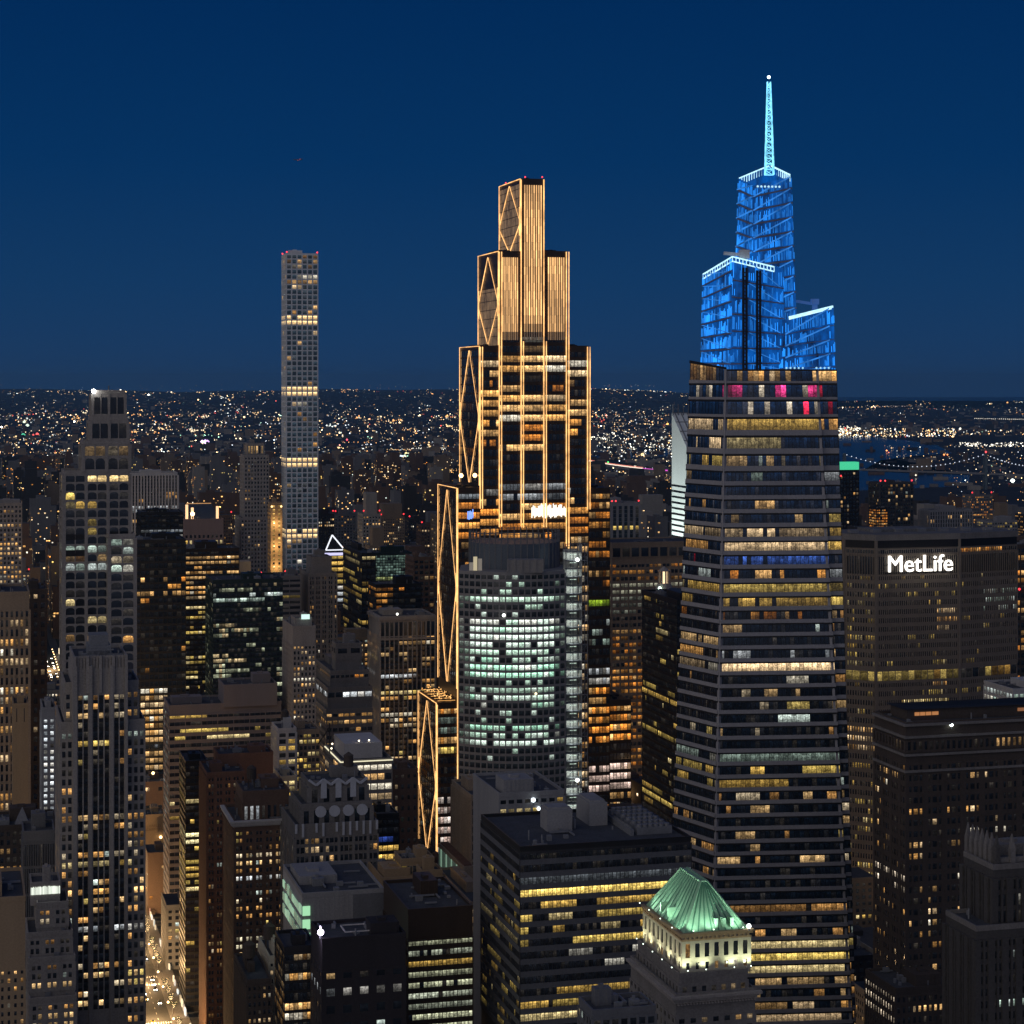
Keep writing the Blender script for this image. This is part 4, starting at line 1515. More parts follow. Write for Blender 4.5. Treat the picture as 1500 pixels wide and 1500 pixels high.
# ================================================================== floodlit tower with the green copper pyramid roof
def copper_tower():
    Y0 = 560.0
    t = Tower('copper_roof_building', 'cream stone tower with a floodlit green copper pyramid roof', 'building', 924, 990, 1106, Y0, seed=4)
    t.wallm = STONE_D
    root = t.root
    # lower block with a heavy cornice
    t.box(xy=(0, t.w, 0, t.d), yt=1459, fp=17, bp=18, st=dict(pier=.5, span=.45, pd=.3, sd=.28, cap=6), lit=dict(p=.22, pf=0, pal=WARM, s=.5), units=0, roofm=GRAVELR, parapet=.6)
    zc = zat(1470, Y0)
    co = MB()
    for k, (o_, h_) in enumerate(((.5, 0), (1.0, .7), (1.6, 1.3))):
        co.box(-o_, t.w + o_, -o_, 0, zc + h_, zc + h_ + .69)
        co.box(-o_, 0, 0, t.d, zc + h_, zc + h_ + .69)
    for i in range(26):
        x = t.w * (i + .5) / 26
        co.box(x - .25, x + .25, -1.2, -.5, zc - .4, zc - .02)
    co.build('cornice', STONE, root)
    # attic storey
    zl = zat(1459, Y0)
    a = dict(xy=(1.6, t.w - 1.6, 1.6, t.d - 1.6), yt=1431, yb=1459, fp=29, bp=16, st=dict(pier=.55, span=.35, pd=.3, sd=.28, cap=2.2), lit=dict(p=.1, pf=0, pal=WARM, s=.3), units=0, roofm=GRAVELR, parapet=1.0)
    t.box(**a)
    # lit tower storeys
    cream = CREAM
    zl2 = zat(1431, Y0)
    X, w2, d2 = solve(944, 1000, 1098, Y0 + 3.6)
    x0, y0 = t.loc(X, Y0 + 3.6)
    x1, y1 = x0 + w2, y0 + d2
    zt = zat(1370, Y0 + 3.6)
    up = MB()
    up.box(x0, x1, y0, y1, zl2 - 1, zt)
    wins = []
    h1 = zl2 + (zt - zl2) * .30
    st1 = dict(pier=.62, span=.30, pd=.34, sd=.30)
    rng = t.rng
    for (A_, B_, n_) in (((x0, y0), (x1, y0), 7), ((x0, y1), (x0, y0), 9)):
        mk_ = lambda za, zb_, sp, nn, st_: facade(up, wins, (*A_, za), (*B_, za), (*B_, zb_), (*A_, zb_), nn, 1, st_, lit_grid(nn, 1, sp, rng), 0)
        mk_(zl2, h1, dict(p=.5, pf=0, pal=WARM, s=.7, run=1.2), n_, dict(pier=.64, span=.25, pd=.34, sd=.30))
        mk_(h1, zt - 1.8, dict(p=.12, pf=0, pal=WARM, s=.4), n_, dict(pier=.50, span=.18, pd=.34, sd=.30, arch=True))
    up.build('upper_wall', cream, root)
    # frieze and cornice
    fr = MB()
    for o_, za, zb_ in ((.45, zt - 1.7, zt - 1.2), (.75, zt - .5, zt + .1), (1.0, zt + .1, zt + .6)):
        fr.box(x0 - o_, x1 + o_, y0 - o_, y0, za, zb_)
        fr.box(x0 - o_, x0, y0, y1, za, zb_)
        fr.box(x1, x1 + o_, y0, y1, za, zb_)
    for i in range(15):
        x = x0 + (x1 - x0) * (i + .5) / 15
        fr.box(x - .3, x + .3, y0 - .6, y0, zt - 1.15, zt - .55)
    for i in range(15):
        y = y0 + (y1 - y0) * (i + .5) / 15
        fr.box(x0 - .6, x0, y - .3, y + .3, zt - 1.15, zt - .55)
    fr.build('frieze', TAN, root)
    # copper roof: steep hip with a short ridge running away
    ro = MB()
    i0 = .6
    b = [(x0 + i0, y0 + i0), (x1 - i0, y0 + i0), (x1 - i0, y1 - i0), (x0 + i0, y1 - i0)]
    xm = (x0 + x1) / 2
    ya, yb = y0 + (y1 - y0) * .30, y0 + (y1 - y0) * .80
    zr = zt + .3
    zp = zat(1291, t.wy(xm, ya))
    r0, r1 = (xm, ya, zp), (xm, yb, zp + .2)
    V = [(*p, zr) for p in b]
    hw = .9
    ra, rb, rc, rd = (xm - hw, ya, zp), (xm + hw, ya, zp), (xm + hw, yb, zp), (xm - hw, yb, zp)
    ro.add([[V[0], V[1], rb, ra], [V[1], V[2], rc, rb], [V[2], V[3], rd, rc], [V[3], V[0], ra, rd], [ra, rb, rc, rd]])
    L3 = lambda p, q, s: tuple(p[i] + (q[i] - p[i]) * s for i in range(3))
    for i in range(1, 9):
        s = i / 9
        ro.bar(L3(V[0], V[1], s), L3(ra, rb, s), .30, 1)
    for i in range(1, 11):
        s = i / 11
        ro.bar(L3(V[3], V[0], s), L3(rd, ra, s), .30, 1)
    for p, q in ((V[0], ra), (V[1], rb), (V[3], rd), (ra, rd), (rb, rc), (ra, rb)):
        ro.bar(p, q, .55)
    # dormers
    for s in (.52, .66, .80):
        p = L3(L3(V[0], V[1], s), L3(ra, rb, s), .12)
        ro.box(p[0] - .5, p[0] + .5, p[1] - .9, p[1] + 1.6, p[2] - .6, p[2] + 2.0)
    for s in (.35, .55):
        p = L3(L3(V[3], V[0], s), L3(rd, ra, s), .14)
        ro.box(p[0] - .9, p[0] + 1.6, p[1] - .5, p[1] + .5, p[2] - .6, p[2] + 2.0)
    ro.build('copper_roof', [COPPER, wallmat('copper_seam', (.10, .27, .17), .1, .6)], root)
    emit_windows(wins, root, 60, 'arched_window', 'window_grid', rng)
    t.finish(STONE_D, 60)

    def pl(x, y, z, e, col, tgt=None, rad=.35, ang=100):
        ld = bpy.data.lights.new('flood_light', 'SPOT' if tgt else 'POINT')
        ld.energy = e
        ld.color = col
        ld.shadow_soft_size = rad
        lo = bpy.data.objects.new('flood_light', ld)
        COL.objects.link(lo)
        lo.parent = root
        lo.location = (x, y, z)
        if tgt:
            from mathutils import Vector
            ld.spot_size = radians(ang)
            ld.spot_blend = .8
            lo.rotation_euler = (Vector(tgt) - Vector((x, y, z))).to_track_quat('-Z', 'Y').to_euler()
        lamp(root, x, y, z, .16, (.85, 1, .85), 4, 'flood_lamp')
        if z > zt:
            am = MB()
            am.bar((x, y, z - .35), (max(x, x0 - .5), max(y, y0 - .5), zt + .5), .14)
            am.build('lamp_arm', STEEL, root)
    gcol = (.78, 1, .84)
    for s in (.12, .42, .86):
        x = x0 + (x1 - x0) * s
        pl(x, y0 - 2.2, zt + 1.6, 2600, gcol, (xm, ya + 3, zp), ang=110)
    for s in (.08, .38, .68, .93):
        y = y0 + (y1 - y0) * s
        pl(x0 - 2.2, y, zt + 1.6, 2300, gcol, (xm + 2, (ya + yb) / 2, zp), ang=110)
    wcol = (1, .96, .62)
    for s in (.03, .30, .72, .97):
        pl(x0 + (x1 - x0) * s, y0 - 2.6, zl2 + 1.3, 1500, (.92, 1, .66), (x0 + (x1 - x0) * s, y0 + 1.5, zt), ang=140)
    for s in (.05, .30, .55, .80, .98):
        pl(x0 - 2.6, y0 + (y1 - y0) * s, zl2 + 1.3, 1300, wcol, (x0 + 1.5, y0 + (y1 - y0) * s, zt), ang=140)
    lamp(root, x1 - .6, y0 - 1.0, zt + 1.5, .62, (.95, 1, .95), 8, 'flood_lamp')
    return t, x0, y0, x1, y1, zl2


ct = copper_tower()
# closed patio umbrellas and planters on its terrace
for i, s in enumerate((.18, .52, .86)):
    t_, x0, y0, x1, y1, zl2 = ct
    lx_, ly_ = x0 - 1.0, y0 + (y1 - y0) * s
    wx = t_.X + lx_ * cu - ly_ * su
    wy_ = t_.Y + lx_ * su + ly_ * cu
    u = tag(empty('patio_umbrella', (wx, wy_, zl2 + .03), TH), ('closed cream patio umbrella at the street corner of the lit terrace', 'closed cream patio umbrella halfway along the lit terrace', 'closed cream patio umbrella at the far end of the lit terrace')[(2, 1, 0)[2 - i]],
            'umbrella', 'closed umbrellas on the lit terrace')
    m = MB()
    m.cyl(0, 0, 0, 3.1, .05, .05, 6)
    m.box(-.3, .3, -.3, .3, 0, .12)
    m.build('pole', STEEL, u)
    m = MB()
    m.cyl(0, 0, 1.0, 1.5, .42, .46, 8, top=False)
    m.cyl(0, 0, 1.5, 3.4, .46, .05, 8)
    m.build('canopy', CREAM, u)

# ================================================================== the other large neighbours
# dark slab in front with ribbon windows
t = Tower('office_slab', 'dark flat-roofed slab block with horizontal bands of yellow lit windows, left of the green pyramid roof', 'office building', 705, 762, 1012, 640.0, seed=9)
t.wallm = DARKM
over = [(1240, 1282, dict(p=0, pf=0)), (1282, 1300, dict(p=.9, pf=0, pal=[((.8, .9, 1), 1)], s=.07, run=12)), (1300, 1320, dict(p=.85, pf=0, pal=YELL, s=.9, run=12)), (1320, 1400, dict(p=.42, pf=0, pal=YELL, s=.5, run=6)), (1400, 1425, dict(p=.25, pf=0, pal=COOL, s=.3, run=3)),
        (1430, 1452, dict(p=.05)), (1460, 1500, dict(p=.62, pf=0, pal=YELL, s=.6, run=7))]
t.box(xy=(0, t.w, 0, t.d), yt=1245, fp=18.2, bp=6.2, st=dict(pier=.09, span=.44, pd=.26, sd=.30, cap=1.0, smi=1), lit=dict(p=.2, pf=0, pal=YELL, s=.4, run=5), over=over, rows=True, units=0, roofm=TAR,
      litw=dict(p=.3, pf=.05, pal=YELL, s=.32, run=3), overw=[(1240, 1290, dict(p=0, pf=0))])
zt = zat(1245, 640)
for (a, b, c, d, h_, m_) in ((.27, .42, .45, .62, 7, CONC), (.44, .455, .5, .6, 3, STEEL), (.55, .66, .55, .85, 7.5, CONC), (.70, .72, .2, .9, 2, STEEL)):
    u = MB()
    u.box(t.w * a, t.w * b, t.d * c, t.d * d, zt, zt + h_)
    u.box(t.w * a + .6, t.w * b - .6, t.d * c + 1, t.d * d - 1, zt + h_, zt + h_ + .7)
    u.build('roof_plant', m_, t.root)
u = MB()
for k in range(6):
    y = t.d * (.2 + .11 * k)
    u.box(t.w * .74, t.w * .95, y, y + t.d * .05, zt + .1, zt + 2.5)
    for j in range(6):
        u.cyl(t.w * (.76 + j * .033), y + t.d * .025, zt + 2.5, zt + 3.3, .9, .9, 10)
u.build('cooling_units', STEEL, t.root)
t.finish([wallmat('slab_metal', (.045, .045, .05), .3, .4), wallmat('slab_spandrel', (.13, .135, .15), .2, .5)], 100, 'window_band')

# pale concrete block behind it
t = simple('concrete_block', 'pale concrete block with a blank west wall and blue-black flat roof beside the round tower', CONC, 693, 731, 826, 1166, 760.0, 15, 12, dict(pier=.3, span=.5), dict(p=.3, pf=.1, pal=YELL, s=.3, run=3), units=1, Wf=False)
lamp(t.root, t.w * .52, -.8, zat(1174, 760), .8, (.85, .95, 1), 4)
lamp(t.root, t.w * .6, -.8, zat(1187, 760), .7, (.85, .95, 1), 3)

# stone block under the round tower
t = Tower('terraced_stone_block', 'beige stone block with a green lit lower terrace under the round tower', 'building', 662, 690, 730, 920.0)
t.wallm = STONE_W
t.box(xy=(0, t.w, 0, t.d), yt=1168, fp=13, bp=7, st=dict(pier=.45, span=.3, pd=.5), lit=dict(p=.05, pf=0, pal=WARM, s=.4), units=1)
z0 = zat(1150, 920)
t.wall.box(-5, -.1, -6, t.d + 6, 0, zat(1268, 915))
g = MB()
for k in range(14):
    y = -5.5 + k * (t.d + 11) / 14
    g.box(-5.3, -5.05, y + .4, y + 2.2, zat(1300, 915), zat(1274, 915), lit=(.02, .04, .028, 1) if k % 3 else (.14, .24, .17, 1))
g.build('terrace_windows', LAMP, t.root)
g = MB()
for k in range(20):
    y = -5 + k * (t.d + 10) / 20
    g.box(-4.5, -1, y, y + 1.1, zat(1268, 915) + .05, zat(1268, 915) + .9)
g.build('terrace_planters', BRICK_R, t.root)
t.finish(STONE_W)
simple('terrace_block', 'low stone block with a long pale roof terrace in front of the stone block', STONE_W, 641, 690, 720, 1325, 870.0, 14, 14, {}, dict(p=.2, pf=0, pal=WARM, s=.5))

# hip roofed dark brick block on the right
t = Tower('hip_roof_building', 'massive dark stone building with arcaded top and dark hip roof at the right edge', 'building', 1281, 1327, 1600, 780.0, d=None, seed=14)
t.wallm = BRICK_D
sp = dict(p=.15, pf=.0, pal=WARM, s=.85, run=1.5)
over = [(1125, 1170, dict(p=.03)), (1145, 1158, dict(p=.6, s=.6, pal=ORNG)), (1306, 1318, dict(p=1, pf=1, pal=[((1, .86, .74), 1)], s=1.2)), (1178, 1190, dict(p=.4, s=.7))]
ovw = [(1278, 1318, dict(p=.6, pal=[((1, .82, .62), 1)], s=1.1))]
x0, x1, y0, y1, z0, z1 = t.box(xy=(0, t.w, 0, t.d), yt=1062, fp=16.4, bp=10.2, st=dict(pier=.55, span=.48, pd=.35, sd=.32, major=3, cap=15), lit=sp, over=over, overw=ovw, units=0, roofm=TAR)
# arcades under the roof
for (A_, B_, n_) in (((0, 0), (t.w, 0), 34), ((0, t.d), (0, 0), 10)):
    zt_, zm_ = zat(1085, 780), zat(1103, 780)
    g = lit_grid(n_, 1, dict(p=.1, pf=0, pal=WARM, s=.7), t.rng)
    facade(t.wall, t.wins, (*A_, zm_), (*B_, zm_), (*B_, zt_), (*A_, zt_), n_, 1, dict(pier=.4, span=.2, pd=.7, sd=.5, arch=True), g)
co = MB()
for o_, py in ((1.2, 1062), (.8, 1080), (1.0, 1106), (.9, 1130)):
    z = zat(py, 780)
    co.box(-o_, t.w, -o_, 0, z - .5, z + .4)
    co.box(-o_, 0, 0, t.d, z - .5, z + .4)
co.build('cornice', STONE_D, t.root)
zr = z1
ro = MB()
b = [(5, 9, zr), (t.w, 9, zr), (t.w, t.d - 4, zr), (5, t.d - 4, zr)]
for p, q in zip(b, b[1:] + b[:1]):
    ro.add([[p, q, (q[0], q[1], zr + 4.4), (p[0], p[1], zr + 4.4)]], 1)
b2 = [(x - (1.4 if x < 10 else -1), y + (-1.4 if y < 15 else 1.4), zr + 4.4) for x, y, z in b]
zt_ = zat(1036, 800)
tp = [(5 + 18, 9 + 12, zt_), (t.w - 18, 9 + 12, zt_), (t.w - 18, t.d - 14, zt_), (5 + 18, t.d - 14, zt_)]
ro.frustum(b2, tp, 0)
ro.build('hip_roof', [wallmat('slate_roof', (.016, .018, .02), .4, .7), BRICK_D], t.root)
g = MB()
for xa, xb in ((8, 10), (10.3, 12.4), (12.7, 15), (15.4, 18), (52, 55), (55.3, 58), (58.4, 61), (61.4, 64), (64.3, 67)):
    g.box(xa, xb, 8.75, 8.95, zr + 1.8, zr + 3.1, lit=(.22, .08, .018, 1) if xa > 30 else (.42, .16, .035, 1))
g.build('clerestory_windows', LAMP, t.root)
lamp(t.root, (1397 - 1327) * 780 / F * 1.03, -.6, zat(1064, 780), .75, (.85, 1, .92), 7)
# lower wing stepping out at the bottom
t.box(pl=1268, pc=1312, pr=1420, yt=1452, Y=764.0, fp=16, bp=8.5, st=dict(pier=.5, span=.45, cap=2), lit=dict(p=.3, pf=0, pal=WARM, s=.9), overw=[(1450, 1500, dict(p=.7, pal=[((1, .82, .6), 1)], s=1.1))], units=1)
t.finish(BRICK_D)
bl = MB()
# pale building corner behind the hip roof at the right edge
simple('white_office_block', 'pale blue-white office block lit from within behind the hip roof at the right edge', CONC_W, 1478, 1484, 1560, 1012, 1020.0, 13, 9, {}, dict(p=.6, pf=.3, pal=COOL, s=.8, run=4), d=30)

# dark gothic tower in the bottom right corner
t = Tower('gothic_tower', 'very dark gothic stone tower with pinnacles in the bottom right corner', 'tower', 1386, 1430, 1620, 600.0, seed=8)
t.wallm = STONE_D
lt = dict(p=.03, pf=0, pal=COOL, s=.7, run=2)
t.box(xy=(0, t.w, 0, t.d), yt=1362, fp=18, bp=11, st=dict(pier=.55, span=.4, pd=.8, sd=.5, major=2, cap=3), lit=lt, units=0)
x0, x1, y0, y1, z0, z1 = t.box(pl=1412, pc=1455, pr=1620, yt=1272, Y=606.0, yb=1362, fp=24, bp=12, st=dict(pier=.5, span=.3, pd=.9, sd=.5, major=2, cap=3), lit=lt, units=0)
x0, x1, y0, y1, z0, z1 = t.box(pl=1418, pc=1460, pr=1620, yt=1262, Y=609.0, yb=1272, solid=True, units=1)
pn = MB()
for i in range(7):
    for (px_, py_) in ((x0 + i * 5.0, y0), (x0, y0 + i * (y1 - y0) / 6)):
        pn.box(px_ - .8, px_ + .8, py_ - .8, py_ + .8, z1 - 3, z1 + 3.5)
        pn.frustum([(px_ - .8, py_ - .8, z1 + 3.5), (px_ + .8, py_ - .8, z1 + 3.5), (px_ + .8, py_ + .8, z1 + 3.5), (px_ - .8, py_ + .8, z1 + 3.5)],
                   [(px_ - .12, py_ - .12, z1 + 8), (px_ + .12, py_ - .12, z1 + 8), (px_ + .12, py_ + .12, z1 + 8), (px_ - .12, py_ + .12, z1 + 8)])
pn.build('pinnacles', STONE_D, t.root)
t.finish([wallmat('sooty_stone', (.085, .08, .078), .35)], 60)

# stone faced office grid left of the blue crowned tower
t = Tower('stone_grid_building', 'beige stone office building with square top openings left of the glass skyscraper', 'office building', None, 896, 1060, 1500.0, d=45)
t.wallm = STONE_W
t.box(xy=(0, t.w, 0, t.d), yt=797, fp=9.7, bp=6.4, st=dict(pier=.22, span=.45, pd=.4, sd=.35, cap=14.6, major=2), lit=dict(p=.5, pf=.14, pal=ORNG, s=.34, run=2), over=[(850, 873, dict(p=.95, pf=.8, pal=[((.85, .82, .6), 1)], s=.28)), (873, 905, dict(p=.9, pf=.6, pal=[((.6, .62, .5), 1)], s=.2)), (905, 920, dict(p=0, pf=0)), (990, 1010, dict(p=.8, s=.7)), (1030, 1060, dict(p=.7, s=.6))], units=0)
zt_, zm_ = zat(801, 1500), zat(817, 1500)
facade(t.wall, t.wins, (0, 0, zm_), (t.w, 0, zm_), (t.w, 0, zt_), (0, 0, zt_), 12, 1, dict(pier=.2, span=.06, pd=.8, sd=.6), lit_grid(12, 1, dict(p=0, pf=0), t.rng))
t.finish(STONE_W, 100)

# dark glass block with a lit lantern behind it
t = simple('dark_glass_block', 'black glass block with scattered lit rows directly left of the glass skyscraper', DARKM, 941, 992, 1030, 882, 1085.0, 11, 5, dict(pier=.12, span=.35, pd=.2, sd=.15), dict(p=.12, pf=.05, pal=YELL, s=.5, run=3), d=None, rows=True,
           litw=dict(p=.10, pf=.10, pal=YELL, s=.5, run=4), overw=[(893, 945, dict(p=.45, pal=YELL, s=.25, x=(.42, .75)))])
t.root.name = 'dark_glass_block'
u = MB()
u.box(3, t.w, 4, 26, zat(882, 1085), zat(870, 1085))
u.build('roof_plant', DARKM, t.root)
t = Tower('lantern_tower', 'small domed lantern glowing warm above the black glass block', 'tower', 962, 966, 1000, 1240.0, d=14)
t.wallm = STONE_D
t.box(xy=(0, t.w, 0, t.d), yt=868, fp=10, bp=6, units=0, solid=True)
cx_, cy_ = t.w * .34, 6
m = MB()
zz = zat(868, 1240)
m.cyl(cx_, cy_, zz, zat(856, 1240), 6, 4.2, 12)
for i in range(8):
    a = 2 * pi * i / 8
    m.box(cx_ + 3.1 * cos(a) - .4, cx_ + 3.1 * cos(a) + .4, cy_ + 3.1 * sin(a) - .4, cy_ + 3.1 * sin(a) + .4, zat(856, 1240), zat(838, 1240))
m.cyl(cx_, cy_, zat(838, 1240), zat(831, 1240), 4.0, .3, 12)
m.build('lantern', STONE, t.root)
m = MB()
m.cyl(cx_, cy_, zat(856, 1240), zat(838, 1240), 1.9, 1.9, 10, lit=(1.5, 1.05, .6, 1))
m.build('lantern_light', LAMP, t.root)
lamp(t.root, .5, 1, zat(862, 1240), 1.0, (.75, 1, .8), 5)
t.finish(STONE_D)

# slanted white tower
t = Tower('slant_top_tower', 'white aluminium tower with a slanted top, half hidden left of the glass skyscraper', 'tower', 984, 1008, 1062, 2000.0)
t.wallm = CONC_W
zb = zat(660, 2000)
t.wall.box(0, t.w, 0, t.d, 0, zb, top=False)
zt = zat(606, 2000)
D = t.d
t.wall.add([[(0, D, zb), (0, 0, zb), (0, D, zt)], [(t.w, D, zb), (t.w, D, zt), (t.w, 0, zb)]])
t.wall.add([[(0, 0, zb), (t.w, 0, zb), (t.w, D, zt), (0, D, zt)], [(0, D, zb), (0, D, zt), (t.w, D, zt), (t.w, D, zb)]])
t.wall.build('wall', [wallmat('white_aluminium', (.80, .86, .84), .08, .5)], t.root)
m = MB()
for k in range(10):
    py = 714 + k * 8.4
    z = zat(py, 2000)
    m.box(-.12, -.02, 1, D - .5, z - 1.0, z + 1.0)
    m.box(1, t.w, -.12, -.02, z - 1.0, z + 1.0)
m.build('window_band', PANE, t.root)
m = MB()
for k in range(6):
    f = (k + .5) / 6
    m.bar((t.w * f, 0, zb + .4), (t.w * f, D, zt + .4), .9)
for k in range(5):
    f = k / 4
    m.bar((0, D * f, zb + (zt - zb) * f + .4), (t.w, D * f, zb + (zt - zb) * f + .4), .7)
for k in range(7):
    m.box(t.w * k / 7, t.w * k / 7 + .8, D - 3, D - 2, zt - 3, zt + 9)
m.build('roof_frame', STEEL, t.root)
# the tower is floodlit from the roofs below it
for (lx_, ly_, lz_, e_) in ((-70, 10, 20, 900000),):
    ld = bpy.data.lights.new('facade_floodlight', 'SPOT')
    ld.energy = e_ * .55
    ld.color = (.88, 1, .95)
    ld.spot_size = radians(70)
    ld.shadow_soft_size = 2
    lo = bpy.data.objects.new('facade_floodlight', ld)
    COL.objects.link(lo)
    lo.parent = t.root
    lo.location = (-75, D * .5, 130)
    from mathutils import Vector
    lo.rotation_euler = (Vector((0, D * .5, 225)) - lo.location).to_track_quat('-Z', 'Y').to_euler()

# ---- art deco stone tower on the left
t = Tower('art_deco_tower', 'tall setback art deco stone tower with ribbed top, nearest on the left', 'tower', 82, 89, 212, 760.0, seed=17)
t.wallm = STONE
sp = dict(p=.30, pf=.07, pal=MIXED, s=.75, run=1.6)
ovf = [(1080, 1195, dict(p=.08, pf=0)), (1085, 1098, dict(p=.25, pal=YELL)), (1196, 1206, dict(p=.8, s=.6)), (1262, 1270, dict(p=.6, pal=YELL)), (1302, 1314, dict(p=.5, pf=.4, pal=WARM, s=1.2)), (1356, 1370, dict(p=.75, pal=WHITE, s=.9)), (1480, 1484, dict(p=.9, s=.9))]
stp = dict(pier=.42, span=.34, pd=.3, sd=.28, cap=3)
t.box(xy=(0, t.w, 0, t.d), yt=1062, fp=13.6, bp=8.7, st=stp, lit=sp, over=ovf, units=0)
t.box(pc=95, pr=203, yt=1004, Y=765.0, yb=1062, d=30, fp=13.6, bp=9, st=stp, lit=dict(p=.08, pf=0, s=.5), units=0)
Xs, ws, ds = solve(None, 107, 187, 757.6, 36)
x0, y0 = t.loc(Xs, 757.6)
x1, y1 = x0 + ws, y0 + ds
z1 = zat(980, 757.6)
t.wall.box(x0, x1, y0, y1, 0, z1)
PX = lambda px: x0 + ws * (px - 107) / 80.0
nz = int((zat(1018, 758) - zat(1490, 758)) / (13.6 * 758 / F))
zb, zt = zat(1018, 758) - nz * 13.6 * 758 / F, zat(1018, 758)
pys = np.array([HY + F * (H - (zb + (j + .6) * 13.6 * 758 / F)) / 758 for j in range(nz)])
for a, b, n_ in ((113.5, 129.5, 2), (135.5, 160.5, 3), (166.5, 182.5, 2)):
    g = lit_grid(n_, nz, sp, t.rng, pys, ovf)
    facade(t.wall, t.wins, (PX(a), y0, zb), (PX(b), y0, zb), (PX(b), y0, zt), (PX(a), y0, zt), n_, nz, dict(pier=.24, span=.40, pd=.45, sd=.12, smi=1), g)
for a, b in ((107, 113), (130, 135), (161, 166), (183, 187)):
    t.wall.box(PX(a), PX(b), y0 - 1.3, y0, 0, z1 + 1)
# ribbed crown
zc = zat(966, 758)
t.wall.box(x0 + .3, x1 - .3, y0 + .5, y1 - 4, z1, zc)
for i in range(17):
    x = x0 + .6 + (ws - 1.2) * i / 16
    big = i % 4 == 0
    t.wall.box(x - (.55 if big else .28), x + (.55 if big else .28), y0 - (1.0 if big else .1), y0 + .5, zat(1016 if big else 1000, 758), zc + (1.2 if big else .4))
t.wall.build('wall', [STONE, DARKM], t.root)
u = MB()
u.box(x0 + ws * .30, x0 + ws * .72, y0 + 8, y0 + 22, zc, zat(945, 770))
u.box(x0 + ws * .33, x0 + ws * .68, y0 + 10, y0 + 20, zat(945, 770), zat(930, 770))
for k in range(5):
    u.box(x0 + ws * (.26 + .11 * k), x0 + ws * (.26 + .11 * k) + .4, y0 + 6, y0 + 6.4, zc, zat(950, 770))
u.box(x0 + ws * .25, x0 + ws * .76, y0 + 5.9, y0 + 6.5, zat(951, 770), zat(949, 770))
u.build('roof_plant', STEEL, t.root)
roofset(t.root, x0 + .3, x1 - .3, y0 + .5, y1 - 4, zc, t.rng, STONE, TAR, 0)
emit_windows(t.wins, t.root, 100)

# its low neighbour in front
t = Tower('stepped_stone_building', 'stepped grey stone building with white lit penthouse below the art deco tower', 'building', 38, 43, 112, 726.0, d=30, seed=3)
t.wallm = STONE
sp = dict(p=.22, pf=.05, pal=MIXED, s=.7, run=1.5)
stp = dict(pier=.5, span=.42, pd=.3, sd=.28, cap=1.5, major=2)
t.box(xy=(0, t.w, 0, t.d), yt=1467, fp=13.4, bp=10.8, st=stp, lit=dict(sp, p=.6), units=0)
t.box(pc=42, pr=110, yt=1408, Y=729.5, yb=1467, d=26, fp=13.4, bp=10.8, st=stp, lit=sp, units=0)
t.box(pc=40, pr=106, yt=1371, Y=733.0, yb=1408, d=22, fp=13.4, bp=10.8, st=stp, lit=sp, over=[(1360, 1370, dict(p=.8, pal=WHITE))], units=0)
t.box(pc=54, pr=100, yt=1327, Y=736.5, yb=1371, d=18, fp=13.4, bp=11, st=stp, lit=sp, over=[(1355, 1370, dict(p=1, pf=1, pal=WHITE, s=.8))], units=0)
x0, x1, y0, y1, z0, z1 = t.box(pc=45, pr=88, yt=1297, Y=740.0, yb=1327, d=14, solid=True, units=2)
m = MB()
rg = np.random.default_rng(2)
for i in range(26):
    xx = x0 + (x1 - x0) * i / 26
    v = rg.uniform(.5, 1.2)
    m.box(xx, xx + (x1 - x0) / 28, y0 - .3, y0 - .05, zat(1311, 740), zat(1299, 740) + rg.uniform(-.5, 0), lit=(v * .92, v, v * .85, 1))
m.build('lit_penthouse', LAMP, t.root)
t.finish(STONE)

simple('tan_brick_block', 'tan brick block with a nearly blank wall in the bottom left corner', TAN, None, -40, 37, 1322, 640.0, 12.2, 9, dict(pier=.62, span=.5, pd=.15, sd=.14, cap=22), dict(p=.22, pf=0, pal=WARM, s=.9, run=1), d=40)
t = simple('low_brick_block', 'low dark brick block with a pyramid skylight left of the art deco tower', BRICK_D, None, -30, 82, 1215, 830.0, 13, 9, dict(pier=.5, span=.4), dict(p=.16, pf=0, pal=WARM, s=.6), d=28)
m = MB()
zz = zat(1215, 830)
m.frustum([(14, 3, zz), (20, 3, zz), (20, 9, zz), (14, 9, zz)], [(16.9, 5.9, zz + 7), (17.1, 5.9, zz + 7), (17.1, 6.1, zz + 7), (16.9, 6.1, zz + 7)])
m.build('skylight', STEEL, t.root)
simple('dark_shed_block', 'low block with a dark pleated upper wall beside the art deco tower', GREYM, None, 34, 80, 1222, 800.0, 40, 2.5, dict(pier=.4, span=.1, cap=3), dict(p=0, pf=0), d=20)
simple('white_lit_building', 'narrow blue-white building with white lit window columns left of the art deco tower', CONC, 40, 62, 81, 1040, 900.0, 9.2, 9.5, dict(pier=.5, span=.42, pd=.3, cap=4), dict(p=.75, pf=.1, pal=WHITE, s=.95, run=3), d=26,
       litw=dict(p=.8, pf=.1, pal=WHITE, s=1.0, run=3))
simple('blank_brown_block', 'blank windowless brown slab left of the narrow white lit building', TAN, None, 19, 41, 1034, 945.0, 200, 60, dict(pier=.9, span=.9, pd=.05, sd=.04), dict(p=0, pf=0), d=24)
simple('ribbed_tower', 'warm stone office tower with vertical ribs cut by the left edge', STONE_W, None, -60, 43, 872, 1000.0, 14.2, 7.3, dict(pier=.5, span=.3, pd=.7, cap=8), dict(p=.28, pf=.10, pal=WARM, s=.8, run=2), d=40,
       over=[(1010, 1016, dict(p=.9, s=.9)), (955, 975, dict(p=.7, s=.9))])
